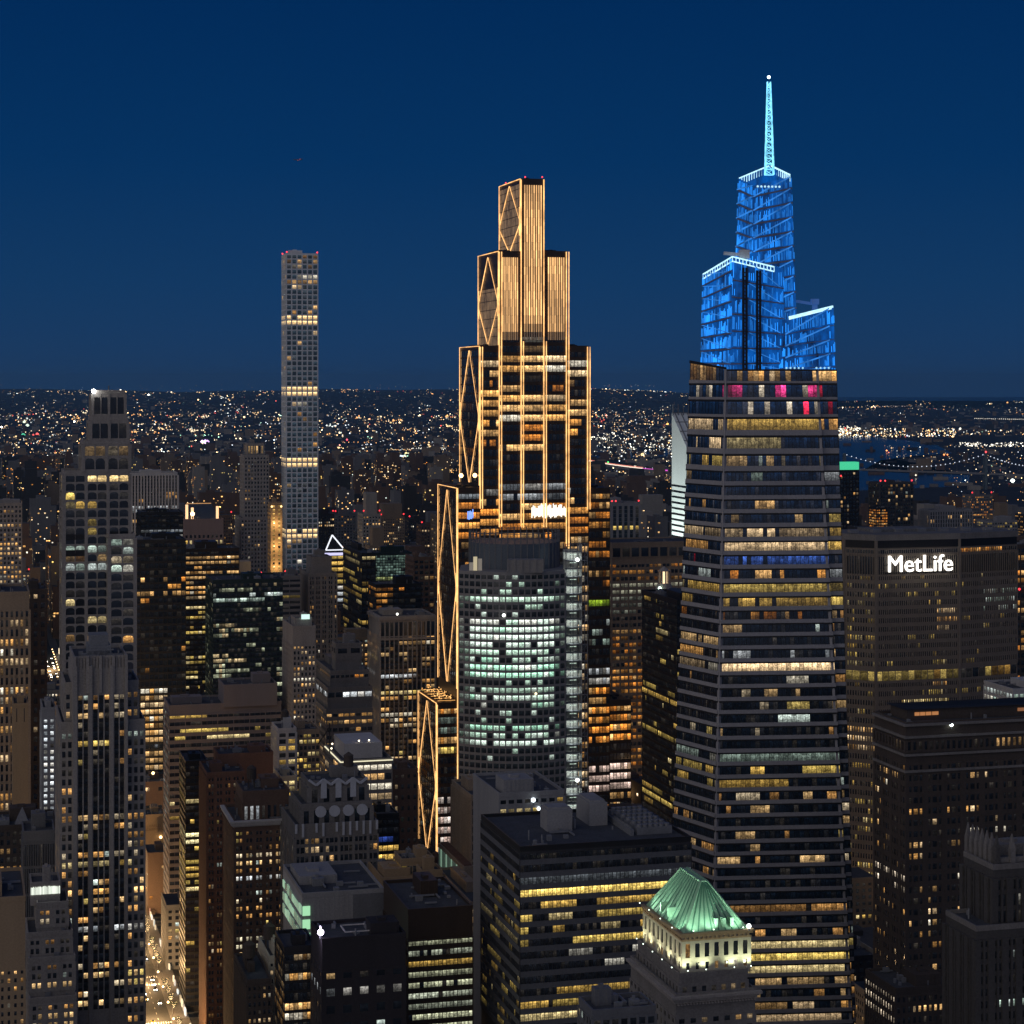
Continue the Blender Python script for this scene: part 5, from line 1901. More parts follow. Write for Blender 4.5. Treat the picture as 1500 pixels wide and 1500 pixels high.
simple('red_brown_block', 'dark red-brown block right behind the ribbed tower at the left edge', BRICK_D, None, 36, 68, 866, 1070.0, 14, 10, dict(pier=.5, span=.45), dict(p=.12, pf=0, pal=WARM, s=.5), d=30)
simple('speckled_tower', 'pale brown tower with a speckle of small square windows at the left edge', STONE, None, -40, 32, 739, 1800.0, 6.9, 5.4, dict(pier=.45, span=.42, pd=.3), dict(p=.12, pf=.03, pal=WARM, s=.7, run=1.5), d=40,
       over=[(795, 850, dict(p=.55, pf=.12, pal=WARM, s=.8))])

# arched window tower
t = Tower('arched_window_tower', 'slender setback tower with rows of arched windows and a blazing floodlight on top', 'tower', 91, 94, 190, 905.0, d=26, seed=41)
t.wallm = STONE
sp = dict(p=.12, pf=.0, pal=YELL, s=.75, run=1.5)
arch = dict(pier=.17, span=.20, pd=.75, sd=.6, major=2, arch=True, cap=.8)
ov = [(697, 712, dict(p=1, pf=1, pal=[((1, .70, .30), 1)], s=.9, x=(.32, 1))), (793, 805, dict(p=1, pf=1, pal=COOL, s=.32)), (805, 820, dict(p=.7, pal=MIXED, s=.3)), (826, 838, dict(p=1, pf=1, pal=COOL, s=.5)), (928, 940, dict(p=.5, pal=WARM, s=.6))]
t.box(xy=(0, t.w, 0, t.d), yt=693, fp=13.0, bp=16, nx=6, nxw=2, st=arch, lit=sp, over=ov, units=0)
t.box(pc=122, pr=190, yt=649, Y=907.5, yb=693, d=22, fp=20, nx=4, nxw=2, st=arch, lit=dict(p=.03, pf=0, s=.2), units=0)
t.box(pc=133, pr=187, yt=614, Y=910.0, yb=649, d=18, fp=32, nx=4, nxw=2, st=arch, lit=dict(p=0, pf=0), units=0)
x0, x1, y0, y1, z0, z1 = t.box(pc=136, pr=183, yt=575, Y=912.5, yb=614, d=14, fp=36, nx=4, nxw=2, st=arch, lit=dict(p=0, pf=0), units=0)
t.box(pc=160, pr=198, yt=786, Y=901.0, d=12, fp=13.0, nx=2, nxw=1, st=arch, lit=sp, over=ov, units=0)
for (yy, hh) in ((806, 9), (783, 8)):
    t.wall.box(.2, t.w * .34, -.75, -.02, zat(yy + hh, 905), zat(yy, 905), 1)
t.finish([STONE, DARKM])
lamp(t.root, x0 + .3, y0 - .8, zat(573, 912), .95, (1, 1, .96), 14)
ld = bpy.data.lights.new('flood_light', 'POINT')
ld.energy = 450
ld.color = (1, 1, .95)
ld.shadow_soft_size = .9
lo = bpy.data.objects.new('flood_light', ld)
COL.objects.link(lo)
lo.parent = t.root
lo.location = (x0 + .3, y0 - 3, zat(573, 912))
lamp(t.root, x1 - 1, y1 - 1, z1 + 1, .4, (1, .95, .8), 3)

# ---- behind and right of it
t = simple('white_striped_building', 'pale building with white vertical stripes right of the arched window tower', CONC_W, None, 184, 260, 694, 2350.0, 5.0, 4.55, dict(pier=.5, span=.06, pd=1.6, sd=.3, cap=2), dict(p=.16, pf=.05, pal=WARM, s=.6, run=2), d=40,
           over=[(694, 715, dict(p=0, pf=0)), (740, 750, dict(pf=1, p=1, pal=WHITE, s=.45))])
simple('black_low_block', 'black flat block with one lit strip in front of the white striped building', DARKM, None, 206, 268, 752, 1800.0, 7.5, 6, dict(pier=.15, span=.5), dict(p=0, pf=0), d=40, over=[(779, 787, dict(p=.8, pal=WHITE, s=.4))])
# pink granite tower with the broken pediment
t = Tower('pediment_tower', 'pink granite tower with a sloped dark roof and glowing round notches', 'tower', 264, 270, 327, 2000.0)
t.wallm = wallmat('pink_granite', (.36, .25, .21), .15)
t.box(xy=(0, t.w, 0, t.d), yt=762, fp=9, bp=6.2, st=dict(pier=.5, span=.4, cap=14), lit=dict(p=.1, pf=0, pal=WARM, s=.5), over=[(788, 796, dict(p=.9, pal=YELL, s=.8))], units=0)
zz, zt = zat(762, 2000), zat(741, 2000)
m = MB()
m.add([[(3.5, 2, zz), (t.w - 3.5, 2, zz), (t.w - 8, t.d - 6, zt), (5.5, t.d - 6, zt)], [(3.5, 2, zz), (5.5, t.d - 6, zt), (3, t.d, zz)], [(t.w - 3.5, 2, zz), (t.w - 3, t.d, zz), (t.w - 8, t.d - 6, zt)], [(3, t.d, zz), (5.5, t.d - 6, zt), (t.w - 8, t.d - 6, zt), (t.w - 3, t.d, zz)]])
m.build('sloped_roof', wallmat('lead_roof', (.06, .08, .10), .2, .5), t.root)
m = MB()
for x, hh in ((2.6, 15), (8.0, 12), (t.w - 5.5, 13)):
    m.cyl(x, 2.2, zz, zz + hh, 1.3, 1.3, 10, lit=(1.5, .85, .42, 1))
m.bar((5.5, t.d - 6, zt + .3), (t.w - 8, t.d - 6, zt + .3), .6, lit=(.6, .3, .1, 1))
m.build('roof_lights', LAMP, t.root)
lamp(t.root, 8.0, .5, zz + 6, 2.1, (1, .66, .30), 6)
t.finish(t.wallm)

simple('black_glass_tower', 'black glass tower with a few orange lit offices behind the art deco tower', DARKM, None, 199, 272, 793, 1450.0, 10.2, 6.5, dict(pier=.15, span=.35, pd=.25, sd=.15), dict(p=.07, pf=0, pal=ORNG, s=.9, run=2), d=45,
       over=[(793, 840, dict(p=0)), (848, 856, dict(p=.5, s=.9)), (868, 876, dict(p=.3)), (1005, 1130, dict(p=.75, pf=.1, pal=WARM, s=.95, run=4, x=(.1, .62)))])
simple('lit_office_block', 'brown office block with many warm lit rows under the pediment tower', BRONZE, None, 266, 350, 806, 1560.0, 7.3, 5.9, dict(pier=.16, span=.45, pd=.3), dict(p=.5, pf=.15, pal=WARM, s=.75, run=3), d=40,
       over=[(806, 815, dict(p=0, pf=0)), (815, 826, dict(p=.9, s=.95)), (850, 890, dict(p=.6)), (890, 1100, dict(p=.25, pal=YELL))])
t = simple('green_glass_block', 'dark green glass office block with a faceted corner in front of the white grid tower', GREENG, None, 312, 414, 852, 1250.0, 7.4, 4.4, dict(pier=.10, span=.28, pd=.2, sd=.15, major=4), dict(p=.10, pf=.02, pal=[((.85, .9, .6), 2), ((1, .75, .4), 1)], s=.42, run=3), d=40, rows=False, units=2,
           over=[(905, 960, dict(p=.22)), (868, 880, dict(p=.15, pal=COOL, s=.7)), (960, 1010, dict(p=.3, s=.5))])
simple('grey_low_tower', 'grey ribbed block right behind the green glass block', GREYM, None, 408, 440, 846, 1420.0, 8, 40, dict(pier=.05, span=.5), dict(p=.15, pf=0, pal=YELL, s=.25), d=30)
simple('stone_hotel_tower', 'pale stone hotel tower with a golden lit crown left of the white grid tower', STONE, None, 358, 394, 668, 2200.0, 6, 4.6, dict(pier=.5, span=.45, pd=.3), dict(p=.04, pf=0, pal=WARM, s=.5, run=1), d=36,
       extra=(dict(pc=353, pr=400, yt=760, Y=2190.0, d=50), dict(pc=363, pr=386, yt=651, Y=2206.0, yb=668, d=20, fp=14, bp=3.8, st=dict(pier=.4, span=.1, pd=.8, cap=.5), lit=dict(p=1, pf=1, pal=[((1, .62, .25), 1)], s=.8))))
t = Tower('gold_lit_tower', 'thin tower washed in golden light at the left foot of the white grid tower', 'tower', None, 397, 413, 2090.0, d=22)
t.wallm = TAN
t.box(xy=(0, t.w, 0, t.d), yt=738, fp=6, bp=8, st=dict(pier=.6, span=.4), lit=dict(p=.75, pf=.3, pal=[((1, .58, .16), 1)], s=1.1), units=1)
for z_ in (768, 800, 830):
    ld = bpy.data.lights.new('wash_light', 'POINT')
    ld.energy = 5000
    ld.color = (1, .62, .24)
    ld.shadow_soft_size = 1
    lo = bpy.data.objects.new('wash_light', ld)
    COL.objects.link(lo)
    lo.parent = t.root
    lo.location = (t.w * .4, -7, zat(z_, 2090))
for x in (.8, t.w - .8):
    lamp(t.root, x, -.6, zat(742, 2090), 1.0, (1, .66, .25), 3)
t.finish(TAN)
t = simple('stone_crown_tower', 'grey stone tower with ribbed dark crown right of the white grid tower foot', STONE_D, None, 452, 493, 842, 1440.0, 7.2, 4.4, dict(pier=.5, span=.4, pd=.6, major=2), dict(p=.08, pf=0, pal=WARM, s=.6, run=1.5), d=34,
           extra=(dict(pc=456, pr=486, yt=818, Y=1446.0, yb=842, d=22, solid=True),))
# building with the lit triangle on its roof
t = Tower('triangle_roof_building', 'office block with a white lit triangle outline on its roof', 'office building', None, 470, 506, 2000.0, d=30)
t.wallm = BRONZE
t.box(xy=(0, t.w, 0, t.d), yt=812, fp=9, bp=12, st=dict(pier=.08, span=.4), lit=dict(p=.9, pf=.7, pal=YELL, s=.85), over=[(860, 1000, dict(pal=WHITE, p=.7, s=.5))], rows=True, units=0)
m = MB()
zz = zat(806, 2000)
a, b, c, apex = (5, 0, zz), (t.w - 1, 0, zz), (t.w * .5, 22, zz), (t.w * .52, 8, zat(785, 2000))
for p, q in ((a, b), (a, apex), (b, apex)):
    m.bar(p, q, 1.0, lit=(1.1, 1.15, 1.25, 1))
m.bar((0, -.4, zat(812, 2000)), (t.w, -.4, zat(812, 2000)), 2.4, lit=(.75, .72, 1.15, 1))
m.build('lit_roof_outline', LAMP, t.root)
m = MB()
m.add([[a, b, apex], [b, c, apex], [c, a, apex]])
m.build('pyramid_roof', DARKM, t.root)
t.finish(BRONZE, 100, 'window_band')
simple('dark_angled_block', 'dark block with a few sloping lit rows between triangle roof and the pale green atrium', DARKM, 503, 530, 550, 812, 1640.0, 9.5, 7, dict(pier=.15, span=.4), dict(p=.15, pf=.04, pal=YELL, s=.4, run=3), rows=True, litw=dict(p=.3, pf=.1, pal=YELL, s=.4, run=4))
simple('glass_atrium_block', 'pale green lit glass block with visible floor grid behind the ribbed stone block', GREENG, None, 529, 603, 812, 1760.0, 4, 4, dict(pier=.14, span=.14, pd=.3, sd=.25), dict(p=.85, pf=.4, pal=[((.55, .85, .7), 1)], s=.16, run=9), d=30, limit=40,
       over=[(845, 875, dict(p=.9, pf=.5, pal=[((.8, .9, .35), 1)], s=.3))])
simple('orange_lit_block', 'low black block with two orange glowing lounge windows behind the ribbed stone block', DARKM, None, 551, 617, 858, 1500.0, 9, 8, dict(pier=.1, span=.4), dict(p=.35, pf=0, pal=ORNG, s=.6, run=2), d=30)
simple('brick_far_block', 'brown brick block between the orange lounge block and the golden lattice', BRICK, None, 606, 636, 818, 1560.0, 8, 7, {}, dict(p=.08, pf=0, pal=WARM, s=.5), d=30)
t = simple('stone_pier_block', 'square block with close vertical stone piers and a pale cornice left of the golden tower', STONE, 540, 557, 637, 905, 1420.0, 8.05, 6.75, dict(pier=.24, span=.34, pd=.9, sd=.12, cap=36 * .36, smi=1), dict(p=.22, pf=.06, pal=MIXED, s=.9, run=2), mat2=DARKM,
           over=[(938, 946, dict(p=.75, pf=0, pal=WARM, s=.8, x=(.35, 1))), (986, 994, dict(p=1, pf=1, pal=WHITE, s=.8, x=(0, .7))), (1010, 1020, dict(p=.85, pal=YELL, s=.8)), (1045, 1060, dict(p=.6, pal=WARM))])
zt_, zm_ = zat(909, 1420), zat(934, 1420)
lamp(t.root, t.w * .32, 2, zat(905, 1420) + 2, .8, (1, 1, .9), 4)
w2 = []
m = MB()
facade(m, w2, (0, 0, zm_), (t.w, 0, zm_), (t.w, 0, zt_), (0, 0, zt_), 12, 1, dict(pier=.26, span=.05, pd=1.0, sd=.5), lit_grid(12, 1, dict(p=0, pf=0), t.rng))
m.build('attic_piers', STONE, t.root)
emit_windows(w2, t.root)
m = MB()
m.box(-.8, t.w + .8, -1.3, -.02, zt_, zat(905, 1420) + .4)
m.box(-1.3, -.02, 0, t.d, zt_, zat(905, 1420) + .4)
m.box(-.6, t.w + .6, -1.2, -.02, zat(938, 1420), zat(935, 1420))
m.build('cornice', STONE, t.root)

t = simple('slim_stone_tower', 'slim pale stone tower with a blank dark flank and bright white lamp box on top', STONE, 414, 429, 462, 920, 1140.0, 7.9, 5.6, dict(pier=.5, span=.42, pd=.3, cap=10), dict(p=.22, pf=.06, pal=WARM, s=.8, run=1.5), litw=dict(p=0, pf=0),
           extra=(dict(pc=432, pr=457, yt=908, Y=1143.0, yb=920, d=14, solid=True),))
m = MB()
m.box(5, t.w - 3, 1.2, 1.6, zat(907, 1143), zat(900, 1143), lit=(.75, 1.1, 1.0, 1))
m.build('lamp_box', LAMP, t.root)
simple('stepped_white_band_block', 'stepped block with bright white window bands between slim stone tower and the pier block', STONE_D, 452, 478, 546, 1042, 1210.0, 11, 9, dict(pier=.2, span=.5), dict(p=.5, pf=.2, pal=WARM, s=.6, run=3), rows=False,
       extra=(dict(pl=455, pc=480, pr=545, yt=1010, Y=1214.0, yb=1042, fp=15, bp=11, st=dict(pier=.15, span=.4), over=[(1010, 1045, dict(p=.9, pf=.9, pal=WHITE, s=1.2))], lit=dict(p=.9, pf=.8, pal=WHITE, s=1.0)),
              dict(pl=462, pc=484, pr=540, yt=985, Y=1218.0, yb=1010, fp=11, bp=7, lit=dict(p=.6, pf=.2, pal=ORNG, s=.8)),
              dict(pc=492, pr=530, yt=945, Y=1224.0, yb=985, d=14, fp=19, bp=18, st=dict(pier=.3, span=.5), lit=dict(p=0, pf=0))))
simple('banded_office_block', 'long office block with dark horizontal window bands and two roof levels', wallmat('mauve_concrete', (.27, .235, .23), .15), 240, 248, 412, 1036, 1140.0, 10.6, 8, dict(pier=.08, span=.5, pd=.2, sd=.3, cap=4.5, major=3), dict(p=.12, pf=.02, pal=YELL, s=.5, run=3), rows=True, d=None,
       extra=(dict(pc=328, pr=406, yt=1006, Y=1146.0, yb=1036, d=26, solid=True),), litw=dict(p=.3, pf=0, pal=COOL, s=.3, run=1.2),
       over=[(1036, 1052, dict(p=.45, s=.6, x=(0, .45))), (1082, 1088, dict(p=.45, s=.6))])
simple('white_frame_building', 'small white framed building with square windows right of the banded block', CONC_W, None, 407, 434, 1070, 1075.0, 10, 13, dict(pier=.3, span=.35, pd=.5), dict(p=.4, pf=.1, pal=YELL, s=.5), d=22, tank=True)
simple('warm_stone_block', 'warm lit stone block with small windows behind the white capped tower', STONE_W, None, 432, 468, 1072, 1090.0, 9, 6, {}, dict(p=.3, pf=.1, pal=YELL, s=.7, run=1.5), d=24)
simple('bright_loft_building', 'narrow building with cream frames and bright loft windows behind the brown brick block', CREAM, None, 411, 433, 1140, 985.0, 9, 9, dict(pier=.3, span=.3), dict(p=.75, pf=.2, pal=YELL, s=.7), d=20)
# roof outline building
t = Tower('roof_outline_building', 'office block with a thin lit line round its roof edge and a white plant box', 'office building', 477, 500, 574, 930.0)
t.wallm = STONE_D
t.box(xy=(0, t.w, 0, t.d), yt=1117, fp=14.6, bp=10.5, st=dict(pier=.12, span=.38, pd=.3), lit=dict(p=.75, pf=.2, pal=WARM, s=.85, run=4), over=[(1117, 1128, dict(p=.7))], rows=True, units=0)
zz = zat(1117, 930)
m = MB()
m.bar((-.4, t.d, zz + .2), (-.4, -.4, zz + .2), .42, lit=(1.0, .92, .62, 1))
m.bar((-.4, -.4, zz + .2), (t.w + .4, -.4, zz + .2), .42, lit=(1.0, .92, .62, 1))
m.build('roof_edge_light', LAMP, t.root)
m = MB()
m.box(3, t.w - 3, 8, t.d - 6, zz + .05, zat(1086, 945))
for i in range(16):
    x = 3 + (t.w - 6) * i / 15
    m.box(x - .08, x + .08, 7.85, 8, zz + .3, zat(1086, 945) + .1)
m.build('roof_plant', CONC_W, t.root)
m = MB()
m.bar((-1, t.d * .6, zz), (-1, t.d * .6, zz + 14), .5)
m.bar((-1, t.d * .6, zz + 12), (-5, t.d * .6 + 8, zz + 3), .4)
m.build('roof_crane', DARKM, t.root)
for x, y, z_ in ((t.w * .42, 9, zat(1083, 945)), (t.w * .62, 9, zat(1083, 945)), (1, t.d * .7, zz + 3.5), (-.5, t.d * .55, zz + 2.5)):
    lamp(t.root, x, y, z_, .42, (1, .85, .6), 3.5)
t.finish(STONE_D, 100, 'window_band')

# white capped art deco building
t = Tower('white_capped_building', 'stone building with zigzag white capped setbacks and a row of white discs', 'building', 425, 432, 553, 820.0, d=36, seed=6)
t.wallm = STONE_D
stp = dict(pier=.34, span=.36, pd=.5, sd=.2, major=3, cap=4.5)
sp = dict(p=.14, pf=0, pal=WARM, s=.6, run=1.5)
t.box(xy=(0, t.w, 0, t.d), yt=1212, fp=13.6, bp=7.4, st=stp, lit=sp, units=0)
B1 = t.box(pl=434, pc=441, pr=545, yt=1182, Y=824.0, yb=1212, fp=24, bp=16, d=28, st=dict(pier=.5, span=.1, pd=.6, major=0, cap=1.0), lit=dict(p=.03, pf=0), units=0)
B2 = t.box(pl=446, pc=452, pr=538, yt=1148, Y=830.0, yb=1182, fp=25, bp=17, d=20, st=dict(pier=.5, span=.1, pd=.7, cap=1.5), lit=dict(p=.1, pf=0, pal=YELL, s=.5), units=1, tank=True)
cap = MB()
GLAZE = wallmat('glazed_white', (.55, .58, .64), .12, .5)
for i in range(4):
    x = B1[0] + (B1[1] - B1[0]) * (.27 + .195 * i)
    z = B1[5] - 2.2
    ring = [(x + 2.3 * cos(2 * pi * k / 12), z + 2.3 * sin(2 * pi * k / 12)) for k in range(12)]
    dsc = MB()
    dsc.frustum([(a, B1[2] - .55, b) for a, b in ring], [(a, B1[2] - 1.1, b) for a, b in ring])
    dsc.build('white_disc', GLAZE, t.root)
for i in range(13):
    x = (t.w - .8) * i / 12 + .4
    if i in (2, 5):
        continue
    tab = MB()
    tab.box(x - .45, x + .45, -1.0, -.6, zat(1212, 820) - (4 if i % 3 else 2.4), zat(1212, 820) + 1.3)
    tab.build('white_tab', GLAZE, t.root)
for i in range(4):
    xa = B2[0] + (B2[1] - B2[0]) * i / 4
    xb = B2[0] + (B2[1] - B2[0]) * (i + 1) / 4
    cap.bar((xa, B2[2] - .9, B2[5] + 1.6), ((xa + xb) / 2, B2[2] - .9, B2[5] - .6), .9)
    cap.bar(((xa + xb) / 2, B2[2] - .9, B2[5] - .6), (xb, B2[2] - .9, B2[5] + 1.6), .9)
    if i < 3:
        cap.box(xb - 1.2, xb + 1.2, B2[2] - 1.2, B2[2] - .75, B2[5] - 6, B2[5] + 1.2)
cap.build('zigzag_coping', GLAZE, t.root)
t.finish(STONE_D)

# brown brick block with the white cornice
t = Tower('brick_cornice_building', 'brown brick block with a bold white cornice and stone penthouse', 'building', 336, 343, 430, 850.0, d=34, seed=2)
t.wallm = BRICK
t.box(xy=(0, t.w, 0, t.d), yt=1206, fp=11.1, bp=7.6, st=dict(pier=.5, span=.46, pd=.28, sd=.25, major=2, cap=3.4), lit=dict(p=.22, pf=.07, pal=MIXED, s=.8, run=1.5), units=0,
      over=[(1212, 1220, dict(p=.5, pal=WARM)), (1288, 1292, dict(p=.6, pal=WHITE)), (1345, 1350, dict(p=.6, pal=WARM)), (1370, 1395, dict(p=.9, pf=.5, pal=[((1, .88, .6), 1)], s=.95))])
B1 = t.box(pc=356, pr=424, yt=1163, Y=855.0, yb=1206, d=24, fp=36, bp=9, st=dict(pier=.5, span=.2, cap=4), lit=dict(p=.3, pf=0, pal=WHITE, s=.6), units=2, tank=True)
m = MB()
z = zat(1206, 850)
for o_, a, b in ((.5, -1.6, -.9), (1.3, -.9, .2), (1.8, .2, 1.0)):
    m.box(-o_, t.w + o_, -o_, -.02, z + a, z + b)
    m.box(-o_, -.02, 0, t.d, z + a, z + b)
    m.box(t.w + .02, t.w + o_, 0, t.d, z + a, z + b)
m.build('cornice', CONC_W, t.root)
t.finish(BRICK)

t = simple('rust_brick_block', 'rust brown brick block with paired windows left of the white corniced brick block', BRICK_R, 296, 303, 358, 1135, 945.0, 10.5, 6.2, dict(pier=.5, span=.46, major=2, pd=.28), dict(p=.10, pf=0, pal=MIXED, s=.5, run=2), units=1, d=30,
           extra=(dict(pc=320, pr=400, yt=1108, Y=965.0, d=20, fp=11, bp=6, st=dict(pier=.5, span=.2, cap=14)),))
simple('ribbon_lit_block', 'dark glass block with bright yellow ribbon floors behind the rust brick block', DARKM, None, 272, 304, 1118, 1015.0, 9.9, 6, dict(pier=.08, span=.4, pd=.2), dict(p=.15, pf=0, pal=YELL, s=.5, run=4), rows=True, d=30,
       over=[(1170, 1176, dict(p=.8, s=.6)), (1222, 1240, dict(p=1, pf=1, pal=[((1, .86, .45), 1)], s=1.1)), (1252, 1310, dict(p=.7, pf=.3, s=.75))])

# foreground blocks right of the brick block
t = Tower('blank_wall_block', 'grey block with a blank panelled wall and green lit corner stair', 'building', 415, 443, 562, 700.0, d=None, seed=5)
t.wallm = CONC
t.box(xy=(0, t.w, 0, t.d), yt=1313, fp=200, bp=60, st=dict(pier=.02, span=.95, pd=.1, sd=.08), lit=dict(p=0, pf=0), units=2, Wf=False)
z1 = zat(1313, 700)
m = MB()
m.box(-.1, .25, 0, t.d, z1 - 13, z1, 0)
m.box(t.w * .62, t.w, -.35, -.1, z1 - 14, z1 - .4, 1)
for i in range(9):
    m.box(t.w * (.08 + .06 * i) - .04, t.w * (.08 + .06 * i) + .04, -.18, -.08, z1 - 14, z1 - .5, 0)
m.build('wall_panels', [wallmat('panel_grey', (.40, .40, .42), .12), GREYM], t.root)
m = MB()
rg = np.random.default_rng(9)
for k in range(3):
    zz = z1 - 3 - k * 4.6
    for j in range(8):
        y = .6 + (t.d - 1.2) * j / 8
        v = rg.uniform(.12, .75)
        m.box(-.5, -.14, y, y + t.d / 10, zz - 3.4, zz - 1.2 * rg.random(), lit=(v * .34, v * .6, v * .4, 1))
    m.box(0, 2.6, -.5, -.12, zz - 3.6, zz - .4, lit=(.36, .75, .42, 1))
m.build('lit_stair', LAMP, t.root)
t.finish(CONC)
t = Tower('black_loft_building', 'black brick building with a violet-white floodlight on its roof corner', 'building', 462, 472, 594, 620.0, d=None, seed=15)
t.wallm = wallmat('black_brick', (.035, .03, .034), .3)
t.box(xy=(0, t.w, 0, t.d + 8), yt=1380, fp=25.5, bp=24, st=dict(pier=.5, span=.55, pd=.25, sd=.22, cap=9), lit=dict(p=.12, pf=0, pal=MIXED, s=.3, run=1), over=[(1440, 1460, dict(p=.9, pal=WHITE, s=.35))], units=2)
lamp(t.root, -.4, .4, zat(1366, 620), 1.0, (.85, .75, 1), 7)
m = MB()
m.box(-.5, -.2, .2, 1.8, zat(1376, 620), zat(1358, 620), lit=(2.2, 1.9, 2.8, 1))
m.build('light_panel', LAMP, t.root)
m = MB()
zz = zat(1380, 620) + 1.2
for p, q in (((8, 5), (20, 5)), ((20, 5), (20, 13)), ((20, 13), (8, 13)), ((8, 13), (8, 5))):
    m.bar((*p, zz), (*q, zz), .35)
m.build('roof_rail', CONC_W, t.root)
ld = bpy.data.lights.new('violet_light', 'POINT')
ld.energy = 900
ld.color = (.8, .7, 1)
ld.shadow_soft_size = .5
lo = bpy.data.objects.new('violet_light', ld)
COL.objects.link(lo)
lo.parent = t.root
lo.location = (-3, .5, zat(1372, 620))
t.finish(t.wallm)
t = simple('greenish_office_block', 'dark framed block with evenly lit pale office floors left of the flat slab', BRONZE, 562, 598, 692, 1337, 660.0, 15.6, 5.6, dict(pier=.14, span=.48, pd=.3, cap=9), dict(p=.92, pf=.7, pal=[((.92, .95, .62), 2), ((.85, .92, .70), 2)], s=.40, run=9), rows=True,
           litw=dict(p=.0, pf=0), over=[(1337, 1368, dict(p=0, pf=0)), (1412, 1420, dict(p=.95, pal=YELL, s=.6))])
simple('low_roof_block', 'low brown block with a lit glass pavilion at the foot of the golden lattice', TAN, 548, 560, 652, 1290, 800.0, 40, 30, dict(pier=.05, span=.9, pd=.1, sd=.08), dict(p=0, pf=0), d=30, units=3,
       extra=(dict(pc=588, pr=636, yt=1262, Y=806.0, yb=1290, d=14, fp=20, bp=8, st=dict(pier=.1, span=.3), lit=dict(p=.5, pf=0, pal=YELL, s=.4)), dict(pc=618, pr=648, yt=1279, Y=796.0, d=10, solid=True)))
simple('blue_screen_block', 'dark narrow block with a small blue screen beside the white capped building', DARKM, None, 552, 584, 1196, 880.0, 13, 9, dict(pier=.1, span=.4), dict(p=.55, pf=.2, pal=YELL, s=.7, run=3), rows=True, d=20, over=[(1196, 1225, dict(p=0, pf=0)), (1226, 1238, dict(p=.9, pal=[((.08, .18, .9), 1)], s=.5))])
simple('brown_slit_tower', 'brown stone tower with few small windows between lit roof outline and golden lattice', BRICK, None, 576, 612, 1130, 990.0, 16, 9, dict(pier=.6, span=.6, pd=.2, sd=.18), dict(p=.06, pf=0, pal=WARM, s=.4), d=28)
simple('lit_interior_block', 'dark glass block with warm lit interiors left of the black brick building', DARKM, None, 417, 463, 1392, 640.0, 14.5, 7, dict(pier=.12, span=.3, pd=.2), dict(p=.35, pf=.08, pal=WARM, s=.5, run=3), d=20, over=[(1470, 1500, dict(p=.8, s=.9))])
simple('rooftop_deck_block', 'low dark block with pale parapets at the bottom edge right of the flat slab', GREYM, 848, 868, 960, 1486, 560.0 - 46, 20, 14, {}, dict(p=.1, pf=0), units=3)
simple('cream_low_block', 'cream low-rise block with stepped roofs at the bottom edge below the brick block', CREAM, None, 394, 418, 1405, 720.0, 12, 8, dict(pier=.55, span=.5), dict(p=.2, pf=0, pal=WARM, s=.5), d=26, tank=True)
simple('brick_low_block', 'small dark brick low-rise with black roof at the bottom edge left of the cream block', BRICK_D, None, 362, 398, 1440, 700.0, 12, 8, dict(pier=.55, span=.5), dict(p=.2, pf=0, pal=WARM, s=.5), d=34, tank=True)
t = simple('yellow_sign_wall', 'yellowish wall with faint painted lettering beyond the art deco tower', TAN, None, 212, 241, 1196, 1300.0, 200, 90, dict(pier=.02, span=.95, pd=.06, sd=.05), dict(p=0, pf=0), d=20)
lamp(t.root, t.w * .8, -1.2, zat(1227, 1300), .9, (1, .66, .3), 6)
cv = bpy.data.curves.new('wall_lettering', 'FONT')
cv.body = 'CHARLES\nSCRIBNERS'
cv.size = 2.3
cv.extrude = .03
cv.align_x = 'CENTER'
cv.materials.append(wallmat('faded_paint', (.25, .17, .10), .3))
so = bpy.data.objects.new('wall_lettering', cv)
COL.objects.link(so)
so.parent = t.root
so.location = (t.w * .45, -.22, zat(1212, 1300))
so.rotation_euler = (pi / 2, 0, 0)
simple('brown_flat_block', 'plain brown block with a bright roof lamp behind the yellowish painted wall', BRICK, None, 207, 244, 1148, 1420.0, 30, 16, dict(pier=.7, span=.7, pd=.15, sd=.1), dict(p=.04, pf=0), d=26)
lamp(bpy.data.objects['brown_flat_block'], 8, -.8, zat(1133, 1420), 1.0, (1, .62, .25), 7)
lamp(bpy.data.objects['brown_flat_block'], 16, -.8, zat(1116, 1420), .9, (.85, .9, 1), 6)

# ---- beyond the golden tower, towards the river
t = simple('pale_striped_tower', 'pale grey striped tower with red beacons between the golden tower and glass skyscraper', CONC, None, 896, 937, 738, 2300.0, 6, 8, dict(pier=.4, span=.06, pd=1.2, sd=.2, cap=2), dict(p=0, pf=0), d=34, over=[(768, 774, dict(p=.7, pal=YELL, s=.9))])
for x in (.5, t.w - 1, 5):
    red_beacon(t.root, x, .5, zat(738, 2300) + 3, 2300)
t = simple('twin_shaft_tower', 'dark apartment tower of pale-ribbed shafts with red beacons right of the glass skyscraper', wallmat('dark_rib', (.07, .07, .075), .2), None, 1289, 1337, 708, 2450.0, 5.5, 4.0, dict(pier=.18, span=.3, pd=.8, sd=.2, major=3), dict(p=.06, pf=0, pal=MIXED, s=.7, run=1), d=30)
for x in (1, 7, t.w - 1):
    red_beacon(t.root, x, .5, zat(708, 2450) + 3, 2450)
t = simple('green_top_tower', 'dark tower with a green glowing roof band right beside the glass skyscraper', DARKM, None, 1226, 1258, 690, 2100.0, 6, 5, dict(pier=.4, span=.4), dict(p=.12, pf=0, pal=WARM, s=.8, run=1), d=28)
m = MB()
m.box(2, t.w, -.5, 10, zat(690, 2100) + 1.2, zat(677, 2100), lit=(.04, .62, .30, 1))
